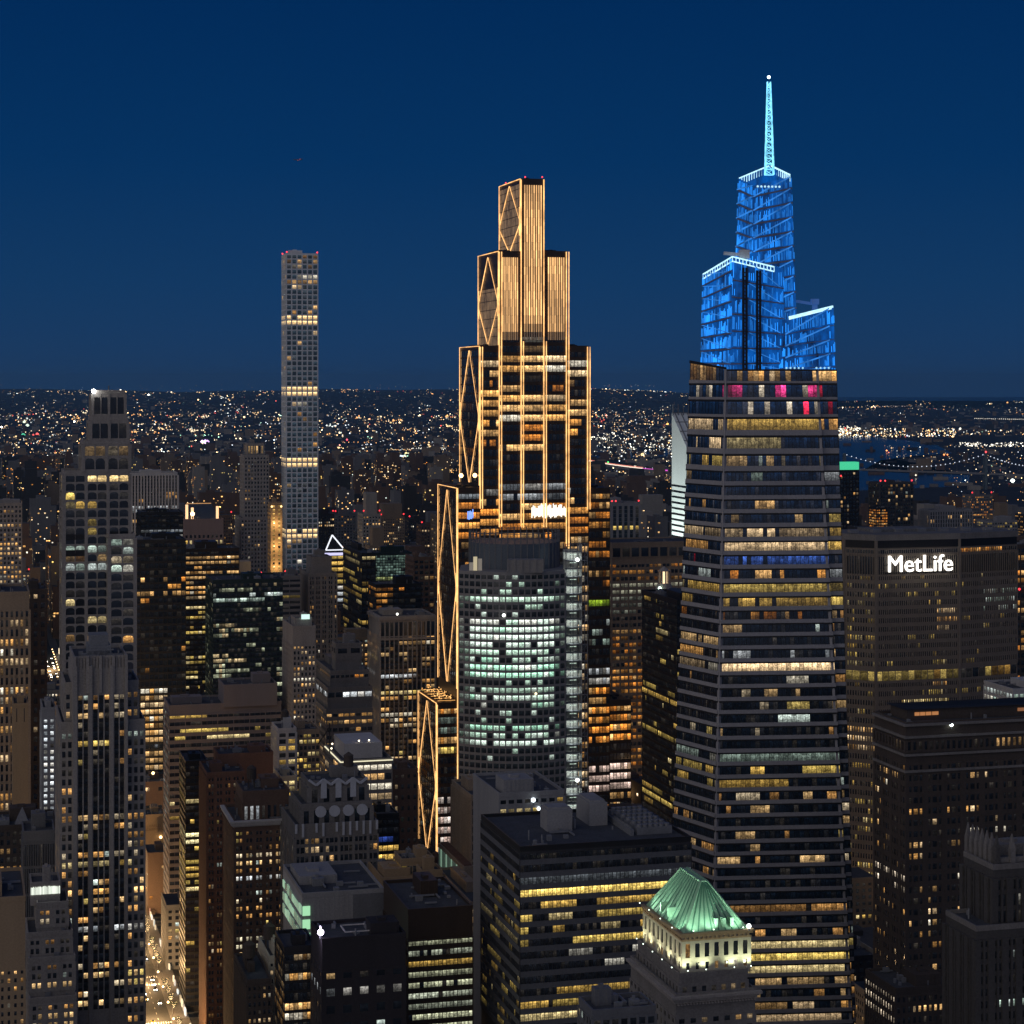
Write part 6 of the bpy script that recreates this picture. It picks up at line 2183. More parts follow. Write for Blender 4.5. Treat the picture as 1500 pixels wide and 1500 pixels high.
m.build('lit_crown', LAMP, t.root)
red_beacon(t.root, 4, -1, zat(697, 2100), 2100)
simple('grey_ribbed_slab', 'wide grey ribbed slab above the roof of the sign building', CONC, None, 1362, 1424, 748, 2500.0, 6, 4, dict(pier=.5, span=.2, pd=.8), dict(p=.08, pf=0, pal=WARM, s=.8, run=1), d=30)
simple('string_lit_tower', 'dark tower with a glittering amber lit flank left of the pale-ribbed shafts', DARKM, None, 1284, 1300, 745, 2400.0, 4, 3, {}, dict(p=.7, pf=.2, pal=ORNG, s=.9, run=2), d=20)
simple('small_lit_slab', 'low pale slab with a dotted row of lit windows right of the grey ribbed slab', CONC, None, 1446, 1490, 764, 2600.0, 5, 4, {}, dict(p=.5, pf=.2, pal=YELL, s=.5, run=2), d=26)
simple('right_edge_block', 'dark brown block with amber rows cut by the right edge beside the sign building', BRICK_D, None, 1488, 1560, 800, 1320.0, 11, 7, {}, dict(p=.3, pf=.1, pal=ORNG, s=.8, run=2), d=30)
red_beacon(bpy.data.objects['right_edge_block'], 2, -1, zat(863, 1320), 1900)
#PART4
# ================================================================== the rest of the city, block by block on the same street grid
FOOT.append(('glass', xat(1043, 880), 868.0, 75, 70))
OCC = []
VB = {'residential_tower': 842}
for nm, X, Y, w_, d_ in FOOT:
    u0, v0 = grid(X, Y)
    OCC.append((u0 - 3, v0 - 3, u0 + w_ + 3, v0 + d_ + 3))
HERO = [  # (left px, right px, distance, lowest row that must stay visible)
    (410, 468, 2200, 842), (184, 262, 2350, 790), (262, 330, 2000, 806), (353, 402, 2190, 838), (395, 415, 2090, 842), (468, 508, 2000, 880), (984, 1012, 2000, 792),
    (894, 940, 2300, 796), (1284, 1340, 2400, 792), (1224, 1262, 2100, 790), (1360, 1426, 2500, 790), (1444, 1492, 2600, 790), (0, 34, 1800, 862), (538, 640, 1420, 1120), (893, 1006, 1500, 1075), (862, 926, 1350, 1180),
    (640, 862, 1350, 1200), (610, 645, 1350, 1262), (199, 274, 1450, 1120), (264, 352, 1560, 860), (500, 606, 1640, 905), (504, 552, 1640, 905), (549, 620, 1500, 905), (604, 640, 1560, 1010), (450, 496, 1440, 1010), (408, 442, 1420, 900),
    (60, 96, 2500, 1002), (205, 246, 1420, 1195), (210, 243, 1300, 1240), (1480, 1500, 1320, 1040), (206, 270, 1800, 793)]
BOX_M = [wallmat('block_brown', (.15, .10, .075), .3), wallmat('block_grey', (.19, .19, .195), .3), wallmat('block_pale', (.32, .30, .27), .25), wallmat('block_dark', (.05, .048, .05), .3), wallmat('block_tan', (.26, .20, .14), .3)]
BOX_N = ['brown brick', 'grey', 'pale stone', 'dark', 'tan brick']
rg = np.random.default_rng(77)
lots = []
AVE = [-480, -190, 88, 228, 368, 490, 620, 800, 980, 1160, 1330, 1500, 1680, 1860]
for ai in range(len(AVE) - 1):
    ua, ub = AVE[ai] + 15, AVE[ai + 1] - 13
    for vi in range(-2, 74):
        va = 846 + 80 * vi
        for half in (0, 1):
            v0 = va + 12 + half * 33
            u = ua
            while u < ub - 10:
                far = v0 > 2700
                w_ = min(rg.uniform(16, 34) if not far else rg.uniform(18, 44), ub - u)
                dd = rg.uniform(24, 31)
                lots.append((u, v0 + (31 - dd) * half, w_ - .4, dd))
                u += w_
CITY = []
for (u, v, w_, d_) in lots:
    x, y = ungrid(u, v)
    if y < 820 or y > 6300:
        continue
    xe, ye = ungrid(u + w_, v)
    xn, yn = ungrid(u, v + d_)
    pl_ = CX + F * min(x / y, xn / yn)
    pr_ = CX + F * xe / ye
    if pr_ < -40 or pl_ > 1540:
        continue
    # no houses in the river
    if y > 4300 and pl_ > 1150 and rg.random() < .8:
        continue
    if any(u < o[2] and u + w_ > o[0] and v < o[3] and v + d_ > o[1] for o in OCC):
        continue
    if y < 1450:
        h = rg.uniform(16, 48)
        cap = 1140
    elif y < 2000:
        h = rg.uniform(30, 120)
        cap = 880
    elif y < 2800:
        h = rg.choice([rg.uniform(25, 70), rg.uniform(60, 130), rg.uniform(120, 190)], p=[.5, .35, .15])
        cap = 752
    else:
        h = rg.choice([rg.uniform(16, 32), rg.uniform(30, 65), rg.uniform(65, 125), rg.uniform(120, 165)], p=[.50, .28, .18, .04])
        cap = 668 if pl_ < 700 else 690
    for (a, b, hy, vb) in HERO:
        if hy > y - 5 and pl_ < b and pr_ > a:
            cap = max(cap, vb)
    if pl_ > 862 and pr_ < 990 and y > 1500:
        cap = max(cap, 704)
    if pl_ > 1225 and y > 1500:
        cap = max(cap, 722 if rg.random() < .3 else 742)
    h = min(h, zat(cap, y) - rg.uniform(0, 8))
    if h < 9:
        continue
    CITY.append((w_ * h / y / y, u, v, w_, d_, h, x, y, pl_, pr_))
CITY.sort(key=lambda c: -c[0])


def hidden(c):
    """Behind a nearer building placed by hand."""
    _, u, v, w_, d_, h, x, y, a, b = c
    top = pxof(x, y, h)[1]
    for pl_, pr_, yy, py in COVER:
        if yy < y and pl_ <= a and b <= pr_ and top > py:
            return True
    return False


COVER = [(89, 212, 760, 1070), (94, 190, 905, 700), (674, 828, 1050, 845), (985, 1245, 880, 560), (1240, 1485, 1150, 800), (1327, 1560, 780, 1070), (705, 1012, 640, 1250), (248, 412, 1140, 1045), (343, 430, 850, 1215), (432, 553, 820, 1220), (557, 637, 1420, 912),
         (199, 272, 1450, 800), (670, 893, 1350, 720), (896, 1010, 1500, 802), (312, 414, 1250, 860), (941, 1010, 1085, 890), (-40, 43, 1000, 880), (-40, 40, 640, 1330), (415, 565, 700, 1320), (462, 694, 640, 1380)]
CITY = [c for c in CITY if not hidden(c)]
NIND = 215


def block_mesh(mb, c, local, near):
    _, u, v, w_, d_, h, x, y, a, b = c
    ox_, oy_ = (0, 0) if local else (u, v)
    g = 0
    mb.box(ox_, ox_ + w_, oy_, oy_ + d_, 0, h, 0, top=False)
    mb.add([(ox_, oy_, h), (ox_ + w_, oy_, h), (ox_ + w_, oy_ + d_, h), (ox_, oy_ + d_, h)], 2)
    for bx in ((ox_ - .1, ox_ + w_ + .1, oy_ - .1, oy_ + .4), (ox_ - .1, ox_ + .4, oy_ + .4, oy_ + d_)):
        mb.box(*bx, h - .4, h + 1.0, 0)
    k = rg.uniform(.2, .5)
    mb.box(ox_ + w_ * .3, ox_ + w_ * (.3 + k), oy_ + d_ * .35, oy_ + d_ * .7, h + .01, h + rg.uniform(2.5, 6), 0)
    if rg.random() < .4 and near:
        tx, ty = ox_ + w_ * .8, oy_ + d_ * .5
        mb.cyl(tx, ty, h + 2.5, h + 6, 1.7, 1.6, 8, 0)
        mb.cyl(tx, ty, h + 6, h + 7.2, 1.8, .1, 8, 0, top=False)
        mb.box(tx - 1, tx + 1, ty - 1, ty + 1, h, h + 2.5, 0)
    if rg.random() < .25 and h > 55:
        s = rg.uniform(.55, .8)
        hh = h * .12
        mb.box(ox_ + w_ * (1 - s) / 2, ox_ + w_ * (1 + s) / 2, oy_ + 1.5, oy_ + d_ * s, h, h + hh, 0)
    fh, bw = 3.5, rg.choice([2.2, 2.8, 3.4])
    lo = max(.5, zat(1520, y))
    if h - lo < 5:
        return
    dens = rg.choice([.08, .18, .32, .5], p=[.3, .35, .25, .1])
    pal = [WARM, MIXED, ORNG, YELL][rg.choice(4, p=[.4, .3, .2, .1])]
    if near:
        nz = max(1, int((h - 1.5 - lo) / fh))
        zb = h - 1.5 - nz * fh
        st = dict(pier=.5, span=.45, pd=.25, sd=.22)
        for A_, B_, L in (((ox_, oy_), (ox_ + w_, oy_), w_), ((ox_, oy_ + d_), (ox_, oy_), d_)):
            n_ = max(2, int(L / bw))
            wn = []
            g = lit_grid(n_, nz, dict(p=dens, pf=.02, pal=pal, s=1.1, run=1.4), rg)
            facade(mb, wn, (*A_, zb), (*B_, zb), (*B_, zb + nz * fh), (*A_, zb + nz * fh), n_, nz, st, g)
            mb.add(np.concatenate([q for q, l in wn]), 1, np.concatenate([l for q, l in wn]))
    else:
        # single lit windows only, set in the wall face
        for face, L in ((0, w_), (1, d_)):
            nz = max(1, int((h - 4) / fh))
            n_ = max(2, int(L / 3.2))
            tot = rg.binomial(nz * n_, dens * .40)
            if not tot:
                continue
            jj, ii = rg.integers(0, nz, tot), rg.integers(0, n_, tot)
            s0 = (ii + .25) * L / n_
            s1 = s0 + rg.choice([1.5, 1.9, 2.6], tot)
            z0 = 2.2 + jj * fh
            z1 = z0 + 1.9
            if face == 0:
                P = [np.stack([ox_ + s, np.full(tot, oy_ - .15), z], -1) for s, z in ((s0, z0), (s1, z0), (s1, z1), (s0, z1))]
            else:
                P = [np.stack([np.full(tot, ox_ - .15), oy_ + d_ - s, z], -1) for s, z in ((s0, z0), (s1, z0), (s1, z1), (s0, z1))]
            cols = np.array([pick(pal, rg) for _ in range(tot)]) * (.35 + 2.6 * rg.random((tot, 1)) ** 2.5)
            mb.add(np.stack(P, 1), 1, np.concatenate([cols, rg.random((tot, 1)) * .5], 1))


def zone(c):
    a, y = (c[8] + c[9]) / 2, c[7]
    if y < 1460:
        return 'down among the streets ' + ('by the avenue on the left' if a < 330 else 'left of the golden tower' if a < 640 else 'right of the golden tower')
    if a < 95:
        return 'far off left of the arched window tower'
    if a < 270:
        return 'far off beyond the white striped building'
    if a < 415:
        return 'far off around the gold crowned hotel tower'
    if a < 545:
        return 'far off right of the white grid tower'
    if a < 680:
        return 'far off left of the golden lattice'
    if a < 1010:
        return 'far off right of the golden tower'
    return 'far off beyond the sign building'


stuff = [MB() for _ in range(5)]
nind = 0
for k, c in enumerate(CITY):
    mi = rg.choice(5, p=[.3, .2, .15, .2, .15])
    if k < NIND:
        mb = MB()
        block_mesh(mb, c, True, c[7] < 3000)
        nm = 'low_building' if c[5] < 30 else 'apartment_block' if c[5] < 75 else 'apartment_tower'
        o = mb.build(nm, [BOX_M[mi], PANE, TAR])
        o.location = (c[6], c[7], 0)
        o.rotation_euler = (0, 0, TH)
        size = 'low' if c[5] < 30 else 'mid-rise' if c[5] < 75 else 'tall'
        lab = '%s %s block %s' % (size, BOX_N[mi], zone(c))
        tag(o, lab, 'building', '%s %s blocks %s' % (size, BOX_N[mi], zone(c)))
        if c[5] > 110 and c[7] > 2000 and rg.random() < .5:
            bm = MB()
            bm.octas([(1, 1, c[5] + 4), (c[3] - 1, 1, c[5] + 4)], [c[7] * .0005] * 2, [(1.8, .06, .08, 1)] * 2)
            bm.build('beacon', LAMP, o)
    else:
        block_mesh(stuff[mi], c, False, False)
allst = MB()
for i, s_ in enumerate(stuff):
    for q, m_, l in zip(s_.q, s_.mi, s_.lit):
        allst.add(q, 0, l)
        allst.mi[-1] = np.where(m_ == 0, i, np.where(m_ == 1, 5, 6)).astype(np.int32)
o = allst.build('distant_city_blocks', BOX_M + [PANE, TAR])
o.rotation_euler = (0, 0, TH)
o['kind'] = 'stuff'

# low houses of the outer boroughs, out to the rising ground
n = 5200
yy = 930000 / (rg.uniform(598, 720, n) - 566)
xx = (rg.uniform(-30, 1530, n) - CX) / F * yy
hb = MB()
keep = ~((xx / yy * F + CX > 1215) & (yy < 12500) & (yy > 6000) & (rg.random(n) < .9))
for x, y in zip(xx[keep], yy[keep]):
    z = float(gz(x, y))
    w_, d_, h = rg.uniform(10, 60), rg.uniform(10, 30), rg.choice([rg.uniform(6, 13), rg.uniform(15, 45)], p=[.85, .15])
    hb.box(x, x + w_, y, y + d_, z - 2, z + h, int(rg.integers(0, 5)))
o = hb.build('distant_houses', BOX_M)
o['kind'] = 'stuff'

# ================================================================== street and window lights far out
pts, rad, lit = [], [], []
FARC = [((1, .66, .30), 5), ((1, .80, .50), 5), ((1, .46, .14), 3), ((.92, 1, .92), 2), ((.8, .9, 1), 1.2), ((1, .12, .08), .45), ((.5, 1, .7), .25)]


def dot_(px, py, zoff=9, size=.42, s=2.2, col=None, Y=None):
    if Y is None:
        t = max(py - HY, 4.0)
        Y = (H - zoff) * F / t
        if Y > 13500:
            # on the rising ground
            for _ in range(12):
                z = float(gz(xat(px, Y), Y)) + zoff
                Y = min(Y, 38500) if z > H - 3 else min((H - z) * F / t, 38500)
    if Y >= 38400:
        return
    x = xat(px, Y)
    z = H - (py - HY) / F * Y
    z = max(z, float(gz(x, Y)) + 2)
    c = np.array(col if col is not None else pick(FARC, rg)) * s
    pts.append((x, Y, z))
    rad.append(size * Y / 2048)
    lit.append((*c, 1))


def cluster(px0, px1, py0, py1, n, size=.42, s=2.2, col=None, jit=1):
    for _ in range(n):
        px, py = rg.uniform(px0, px1), rg.uniform(py0, py1)
        if n > 200 and px1 - px0 > 200:
            q = sin(px * .031 + 2 * sin(py * .11)) + sin(px * .083 + py * .19 + 1.3) + .8 * sin(px * .21 - py * .31) + .7 * sin(py * .42 + px * .013)
            if q < rg.uniform(-.5, 2.0):
                continue
        dot_(px, py, size=size * rg.lognormal(0, .3), s=s * rg.lognormal(-.3, .8), col=col)


# general scatter: many faint, few strong, gathered along streets
for k in range(520):
    cx_, cy_ = rg.uniform(-20, 1520), 584 + 112 * rg.random() ** 1.25
    if cx_ > 1225 and cy_ > 598:
        continue
    long_ = k % 4 == 0
    ln, sl = (rg.uniform(40, 150), rg.choice([rg.uniform(-.10, .10), rg.uniform(.15, .5), -rg.uniform(.15, .4)])) if long_ else (rg.uniform(6, 50), rg.uniform(-.10, .10))
    cc = pick(FARC, rg)
    for i in range(rg.integers(16, 34) if long_ else rg.integers(3, 11)):
        f = rg.uniform(-1, 1)
        if cy_ + f * ln * sl < 580 or (cx_ + f * ln > 1225 and cy_ + f * ln * sl > 600):
            continue
        dot_(cx_ + f * ln, cy_ + f * ln * sl + rg.normal(0, .35 if long_ else .8), size=.44 * rg.lognormal(0, .35), s=1.5 * rg.lognormal(0, .9), col=cc if rg.random() < .7 else None)
cluster(-20, 1220, 583, 645, 2400, .42, 1.6)
for _ in range(90):
    px, py = rg.uniform(-10, 1210), rg.uniform(585, 690)
    cc = pick(FARC, rg)
    for k in range(rg.integers(3, 9)):
        dot_(px + rg.normal(0, 4), py + rg.normal(0, 1.2), size=rg.uniform(.5, .95), s=rg.uniform(1.2, 3.2), col=cc)
cluster(-20, 1220, 600, 710, 2800, .45, 1.8)
cluster(-20, 860, 680, 800, 500, .42, 1.3)
cluster(1225, 1520, 594, 604, 60, .36, 1.2)
cluster(1225, 1520, 600, 626, 260, .40, 1.5)
cluster(1228, 1400, 627, 640, 330, .50, 2.4, None)
cluster(1228, 1262, 624, 640, 60, .62, 3.2, (1, .93, .70))
cluster(1380, 1510, 630, 637, 70, .5, 2)
cluster(1405, 1505, 648, 654, 110, .55, 2.2, (1, .93, .76))
cluster(1290, 1510, 652, 676, 110, .42, 1.6)
cluster(1390, 1510, 674, 735, 110, .42, 1.3)
cluster(1425, 1510, 752, 764, 60, .42, 1.4, (1, .8, .35))
cluster(870, 985, 632, 664, 210, .50, 2.2, (1, .98, .82))
cluster(865, 985, 600, 630, 90, .40, 1.2)
cluster(870, 985, 690, 735, 110, .45, 1.2)
cluster(865, 900, 640, 648, 30, .45, 1.6, (1, .95, .7))
for k in range(26):
    dot_(1428 + 3.0 * k, 613 + .05 * k, size=.5, s=1.8, col=(1, .92, .75))
for k in range(30):
    dot_(1270 + 2.8 * k + rg.uniform(-1, 1), 595 + rg.normal(0, .6), size=.45, s=1.8 * rg.random(), col=(1, .85, .7))
for k in range(60):
    dot_(rg.uniform(880, 960), 565 + rg.choice([0, 10, 19]) + rg.normal(0, .8), size=.34, s=.7, Y=36000)
for k in range(70):
    dot_(rg.uniform(0, 700), rg.uniform(563, 582), size=.34, s=.5, Y=rg.uniform(30000, 37500))
for px, py, sz, col, s in ((300, 647, 2.2, (.75, .45, 1), 3), (296, 647, 1.8, (.85, .6, 1), 3), (304, 647, 1.8, (.75, .45, 1), 3), (250, 563, .8, (1, .9, .4), 2.5), (366, 565, .7, (1, .8, .3), 1.5), (218, 595, 1.5, (1, 1, .85), 5), (978, 621, 1.2, (1, .5, .1), 4), (1483, 704, 1.9, (.9, 1, .92), 6),
                       (1412, 664, 1.1, (.9, 1, .92), 4), (1406, 628, 1.2, (1, 1, .8), 4), (1299, 660, 1.0, (1, .35, .1), 3), (1383, 666, 1.1, (1, .3, .08), 3), (1387, 666, .9, (1, .3, .08), 3), (1444, 662, 1.2, (1, .08, .08), 3), (500, 680, 1.2, (1, .1, .1), 3), (606, 681, 1.2, (1, .06, .1), 3), (668, 682, 1.4, (1, .1, .15), 2.5),
                       (509, 644, 1.1, (1, .1, .15), 3), (498, 652, .9, (1, .4, .3), 3), (55, 636, 1.6, (1, .12, .1), 2), (48, 637, 1.2, (1, .12, .1), 2), (35, 618, 1.8, (.8, 1, .7), 2), (40, 623, 1.6, (.8, 1, .8), 1.6), (34, 637, 1.6, (.1, .9, .5), 1.2), (1328, 638, .9, (.8, .8, 1), 3), (1342, 696, 1, (1, .9, .7), 2),
                       (1405, 755, 1.5, (1, .9, .6), 4), (1430, 755, 1.3, (1, .9, .6), 4), (1462, 742, 1.4, (1, .85, .6), 4), (950, 704, 1.3, (1, 1, .9), 5), (955, 703, 1.2, (1, 1, .9), 5), (876, 694, 1.1, (1, 1, .85), 4), (963, 714, 1.2, (1, .9, .7), 2.5), (895, 723, 1.2, (1, .85, .6), 4), (891, 677, 1, (.1, 1, .2), 2)):
    for k in range(3 if sz > 1.4 else 1):
        dot_(px + rg.uniform(-1, 1), py, size=sz, s=s, col=col)
# lit sports hall roof
for k in range(24):
    dot_(555 + 1.75 * k, 668 + rg.normal(0, .7), size=.95, s=1.3 + rg.random(), col=(.75, .88, 1) if 8 < k < 21 else (1, .9, .7))
for k in range(30):
    dot_(545 + 2.0 * k, 659 + rg.normal(0, .8), size=.5, s=1.6, col=None)
for k in range(40):
    dot_(rg.uniform(600, 672), 657 + rg.normal(0, 1.0), size=.5, s=1.6, col=(1, .95, .8))
m = MB()
m.octas(pts, rad, lit)
o = m.build('distant_lights', LAMP)
o['kind'] = 'stuff'

# highway on piers, busy with headlights
m, ml = MB(), MB()
prev = None
for k in range(31):
    px = 862 + 126 * k / 30
    py = 676 + 14 * (1 - (1 - k / 30) ** 1.7)
    Y = (H - 22) * F / (py - HY)
    p = np.array((xat(px, Y), Y, 20.0))
    if prev is not None:
        m.bar(prev, p, 9)
        m.bar((*p[:2], 0), (*p[:2], 20), 2.5)
        q, r_ = prev + (0, -5, 4), p + (0, -5, 4)
        ml.bar(q, r_, 4.2, lit=(1.7, 1.45, 1.15, 1) if k < 20 else (1.0, .12, .8, 1))
        if k < 20:
            ml.bar(q + (0, 9, 4), r_ + (0, 9, 4), 2.2, lit=(1.1, .3, .2, 1))
    prev = p
h_ = tag(empty('highway_viaduct', (0, 0, 0)), 'curving elevated highway full of white headlights between golden tower and slanted white tower', 'viaduct')
m.build('deck', CONC, h_)
ml.build('traffic_lights_row', LAMP, h_)

# suspension bridge with lamps on its cables
br = tag(empty('suspension_bridge', (xat(1443, 6180), 6180, 0)), 'long suspension bridge with strings of lamps crossing the dark river', 'bridge')
ox_, oy_ = xat(1443, 6180), 6180


def bp(px, py, Y):
    return np.array((xat(px, Y) - ox_, Y - oy_, zat(py, Y)))


dk, tw, cb, cl_ = MB(), MB(), MB(), MB()
Yb = lambda px: 6520 + (5940 - 6520) * (px - 1250) / 310
prev = None
for k in range(40):
    px = 1232 + 330 * k / 39
    p = bp(px, 687.5 + (px - 1250) * .033, Yb(px))
    if prev is not None:
        dk.bar(prev, p, 5.5)
    if k % 2 == 0 and prev is not None:
        cl_.octas([p + (0, -4, 4)], [.8], [(.8, .42, .22, 1)])
    prev = p
for px in (1237, 1443, 1600):
    for off in (-12, 12):
        a = bp(px, 720, Yb(px)) + (0, off, 0)
        b = bp(px, 664, Yb(px)) + (0, off, 0)
        tw.bar((a[0], a[1], -2), b, 7)
    b = bp(px, 666, Yb(px))
    tw.bar(b - (0, 12, 0), b + (0, 12, 0), 6)
for a, b in ((1237, 1443), (1443, 1600)):
    prev = None
    for k in range(31):
        f = k / 30
        px = a + (b - a) * f
        py = 666 + 18.5 * (1 - (2 * f - 1) ** 2)
        p = bp(px, py, Yb(px))
        if prev is not None:
            cb.bar(prev, p, 1.2)
            cl_.octas([(prev + p) / 2 + (0, -2, 2)], [1.75], [(1.1, 1.25, 1.5, 1)])
        if k % 3 == 0:
            q = bp(px, 687.5 + (px - 1250) * .033, Yb(px))
            cb.bar(p, q, .5)
        prev = p
dk.build('deck', STEEL, br)
tw.build('bridge_towers', wallmat('bridge_steel', (.12, .16, .18), .2, .5), br)
cb.build('cable', STEEL, br)
cl_.build('cable_lamps', LAMP, br)

# ================================================================== the avenue: lamps, signals, cars
def street_lamp_proto():
    r_ = tag(empty('street_lamp', (0, 0, 0)), 'street lamp with warm glowing head along the avenue', 'street lamp', 'street lamps along the avenue')
    m = MB()
    m.cyl(0, 0, 0, 8.6, .12, .08, 6)
    m.cyl(0, 0, 0, .8, .25, .2, 6)
    m.bar((0, 0, 8.5), (2.2, 0, 9.1), .12)
    m.build('pole', STEEL, r_)
    m = MB()
    m.box(1.6, 2.7, -.3, .3, 8.95, 9.2)
    m.build('lamp_head', DARKM, r_)
    m = MB()
    m.ball(2.2, 0, 8.75, .55, (9, 5.6, 2.4, 1), n=8, m=5)
    m.build('lamp_bulb', LAMP, r_)
    return r_


def dup(root, loc, rz, label=None):
    c = root.copy()
    COL.objects.link(c)
    c.location = loc
    c.rotation_euler = (0, 0, rz)
    if label:
        c['label'] = label
    for ch in root.children:
        d = ch.copy()
        COL.objects.link(d)
        d.parent = c
        for g_ in ch.children:
            e_ = g_.copy()
            COL.objects.link(e_)
            e_.parent = d
    return c


sl = street_lamp_proto()
first = True
rg2_ = np.random.default_rng(8)
for v in list(np.arange(930, 1800, 27)) + list(np.arange(2050, 2420, 22)):
    for side in (0, 1):
        u = RR + .8 if side else RL - .8
        x, y = ungrid(u, v)
        rz = TH + (pi if side else 0)
        if first:
            sl.location = (x, y, .16)
            sl.rotation_euler = (0, 0, rz)
            first = False
        else:
            dup(sl, (x, y, .16), rz)
for v in list(np.arange(950, 1700, 62)) + [2100, 2200, 2300]:
    ld = bpy.data.lights.new('street_light', 'POINT')
    ld.energy = 42000
    ld.color = (1, .60, .26)
    ld.shadow_soft_size = .6
    lo = bpy.data.objects.new('street_light', ld)
    COL.objects.link(lo)
    x, y = ungrid(88, v)
    lo.location = (x, y, 9.5)
for ui in (228, 368, 490):
    for v in np.arange(886, 1500, 80):
        x, y = ungrid(ui + rg2_.uniform(-10, 10), v + rg2_.uniform(-6, 6))
        if not (-60 < CX + F * x / y < 1560):
            continue
        ld = bpy.data.lights.new('street_glow', 'POINT')
        ld.energy = 6000
        ld.color = (1, .60, .28)
        ld.shadow_soft_size = 2
        lo = bpy.data.objects.new('street_glow', ld)
        COL.objects.link(lo)
        lo.location = (x, y, 14)
# glow from other streets between the blocks
for (px, Y, e, col) in ((225, 1385, 9000, (1, .62, .3)), (560, 1300, 7000, (1, .6, .3)), (440, 1180, 6000, (1, .66, .35)), (330, 1100, 5000, (1, .6, .3)), (640, 900, 5000, (1, .7, .4)), (915, 1440, 9000, (1, .55, .22)), (930, 1470, 9000, (1, .55, .2)), (52, 1050, 8000, (1, .6, .3)), (20, 900, 6000, (1, .66, .36))):
    ld = bpy.data.lights.new('street_glow', 'POINT')
    ld.energy = e
    ld.color = col
    ld.shadow_soft_size = 2
    lo = bpy.data.objects.new('street_glow', ld)
    COL.objects.link(lo)
    lo.location = (xat(px, Y), Y, 24)


def car_proto(name, label, paint, cab=True):
    r_ = tag(empty(name, (0, 0, 0)), label, 'car', 'cars on the avenue')
    m = MB()
    prof = [(-2.25, .35), (-2.25, .78), (-1.2, .95), (1.5, .98), (2.2, .85), (2.25, .35)]
    n_ = len(prof)
    L = [(x, -.88, z) for x, z in prof]
    R_ = [(x, .88, z) for x, z in prof]
    for i in range(n_ - 1):
        m.add([[L[i], L[i + 1], R_[i + 1], R_[i]]])
    m.add([[L[0], L[1], L[2], L[3]], [L[0], L[3], L[4], L[5]], [R_[0], R_[1], R_[2], R_[3]], [R_[0], R_[3], R_[4], R_[5]]])
    m.box(-2.2, 2.2, -.85, .85, .30, .36)
    b = m.build('body', paint, r_)
    m = MB()
    lo_ = [(-.95, -.80, .95), (1.7, -.80, .96), (1.7, .80, .96), (-.95, .80, .95)]
    hi_ = [(-.25, -.62, 1.45), (1.1, -.62, 1.45), (1.1, .62, 1.45), (-.25, .62, 1.45)]
    m.frustum(lo_, hi_, 0)
    m.build('cabin', wallmat('car_glass', (.02, .022, .026), .1, .15, .5), r_)
    for x in (-1.4, 1.4):
        for y in (-.8, .8):
            w_ = MB()
            an = [2 * pi * k / 10 for k in range(10)]
            A_ = [(x + .33 * cos(a), y - .11, .33 + .33 * sin(a)) for a in an]
            B_ = [(x + .33 * cos(a), y + .11, .33 + .33 * sin(a)) for a in an]
            w_.frustum(A_, B_)
            w_.add([[A_[k], A_[k + 1], A_[k + 2], A_[k + 3]] for k in (0, 3, 6)])
            w_.build('wheel', DARKM, r_)
    for y in (-.62, .62):
        w_ = MB()
        w_.ball(-2.27, y, .68, .26, (22, 20, 16, 1), n=6, m=4)
        w_.build('headlight', LAMP, r_)
        w_ = MB()
        w_.box(2.24, 2.31, y - .2, y + .2, .62, .78, lit=(2.5, .1, .05, 1))
        w_.build('tail_light', LAMP, r_)
    return r_


protos = [car_proto('taxi', 'yellow taxi with bright headlights coming down the avenue', wallmat('taxi_yellow', (.75, .45, .03), .05, .35, .5)),
          car_proto('car', 'dark car with bright headlights coming down the avenue', wallmat('car_black', (.03, .03, .035), .05, .3, .5)),
          car_proto('car', 'white car with bright headlights coming down the avenue', wallmat('car_white', (.6, .6, .6), .05, .3, .5))]
usedp = [False] * 3
rg2 = np.random.default_rng(4)
for lane in range(3):
    v = 960 + rg2.uniform(0, 20)
    while v < 2400:
        if 1650 < v < 2060:
            v = 2070
        u = RL + 3 + 6 * lane
        k = int(rg2.choice(3, p=[.4, .4, .2]))
        x, y = ungrid(u, v)
        rz = TH - pi / 2 + pi
        if not usedp[k]:
            protos[k].location = (x, y, .02)
            protos[k].rotation_euler = (0, 0, TH + pi / 2)
            usedp[k] = True
        else:
            dup(protos[k], (x, y, .02), TH + pi / 2)
        v += rg2.choice([9, 14, 24, 40])
# small street trees wound with lamps along the east pavement
tr_ = tag(empty('street_tree', (0, 0, 0)), 'small bare street tree wound with warm string lights on the avenue pavement', 'tree', 'trees with string lights along the avenue')
m = MB()
m.cyl(0, 0, 0, 2.6, .16, .11, 6)
tips = []
for k in range(9):
    a, e_ = 2 * pi * k / 9 + rg2.uniform(-.3, .3), rg2.uniform(1.2, 3.4)
    q = (rg2.uniform(.7, 1.7) * cos(a), rg2.uniform(.7, 1.7) * sin(a), 2.4 + e_)
    m.bar((0, 0, 2.2 + .1 * k), q, .09, w2=.03)
    tips.append(q)
m.build('trunk', BRICK_D, tr_)
m = MB()
for q in tips:
    for j in range(26):
        c = np.array(q) + rg2.normal(0, .45, 3)
        d1, d2 = rg2.normal(0, .12, 3), rg2.normal(0, .12, 3)
        m.add([[c - d1, c + d2, c + d1, c - d2]])
m.build('crown', wallmat('leaf_green', (.05, .07, .03), .4), tr_)
m = MB()
lp = np.array([np.array(q) * f + (0, 0, 2.3 * (1 - f)) for q in tips for f in (.35, .65, 1.0)])
m.octas(lp, np.full(len(lp), .13), np.array([(6, 4.2, 2.0, 1)] * len(lp)))
m.build('string_lights', LAMP, tr_)
k = 0
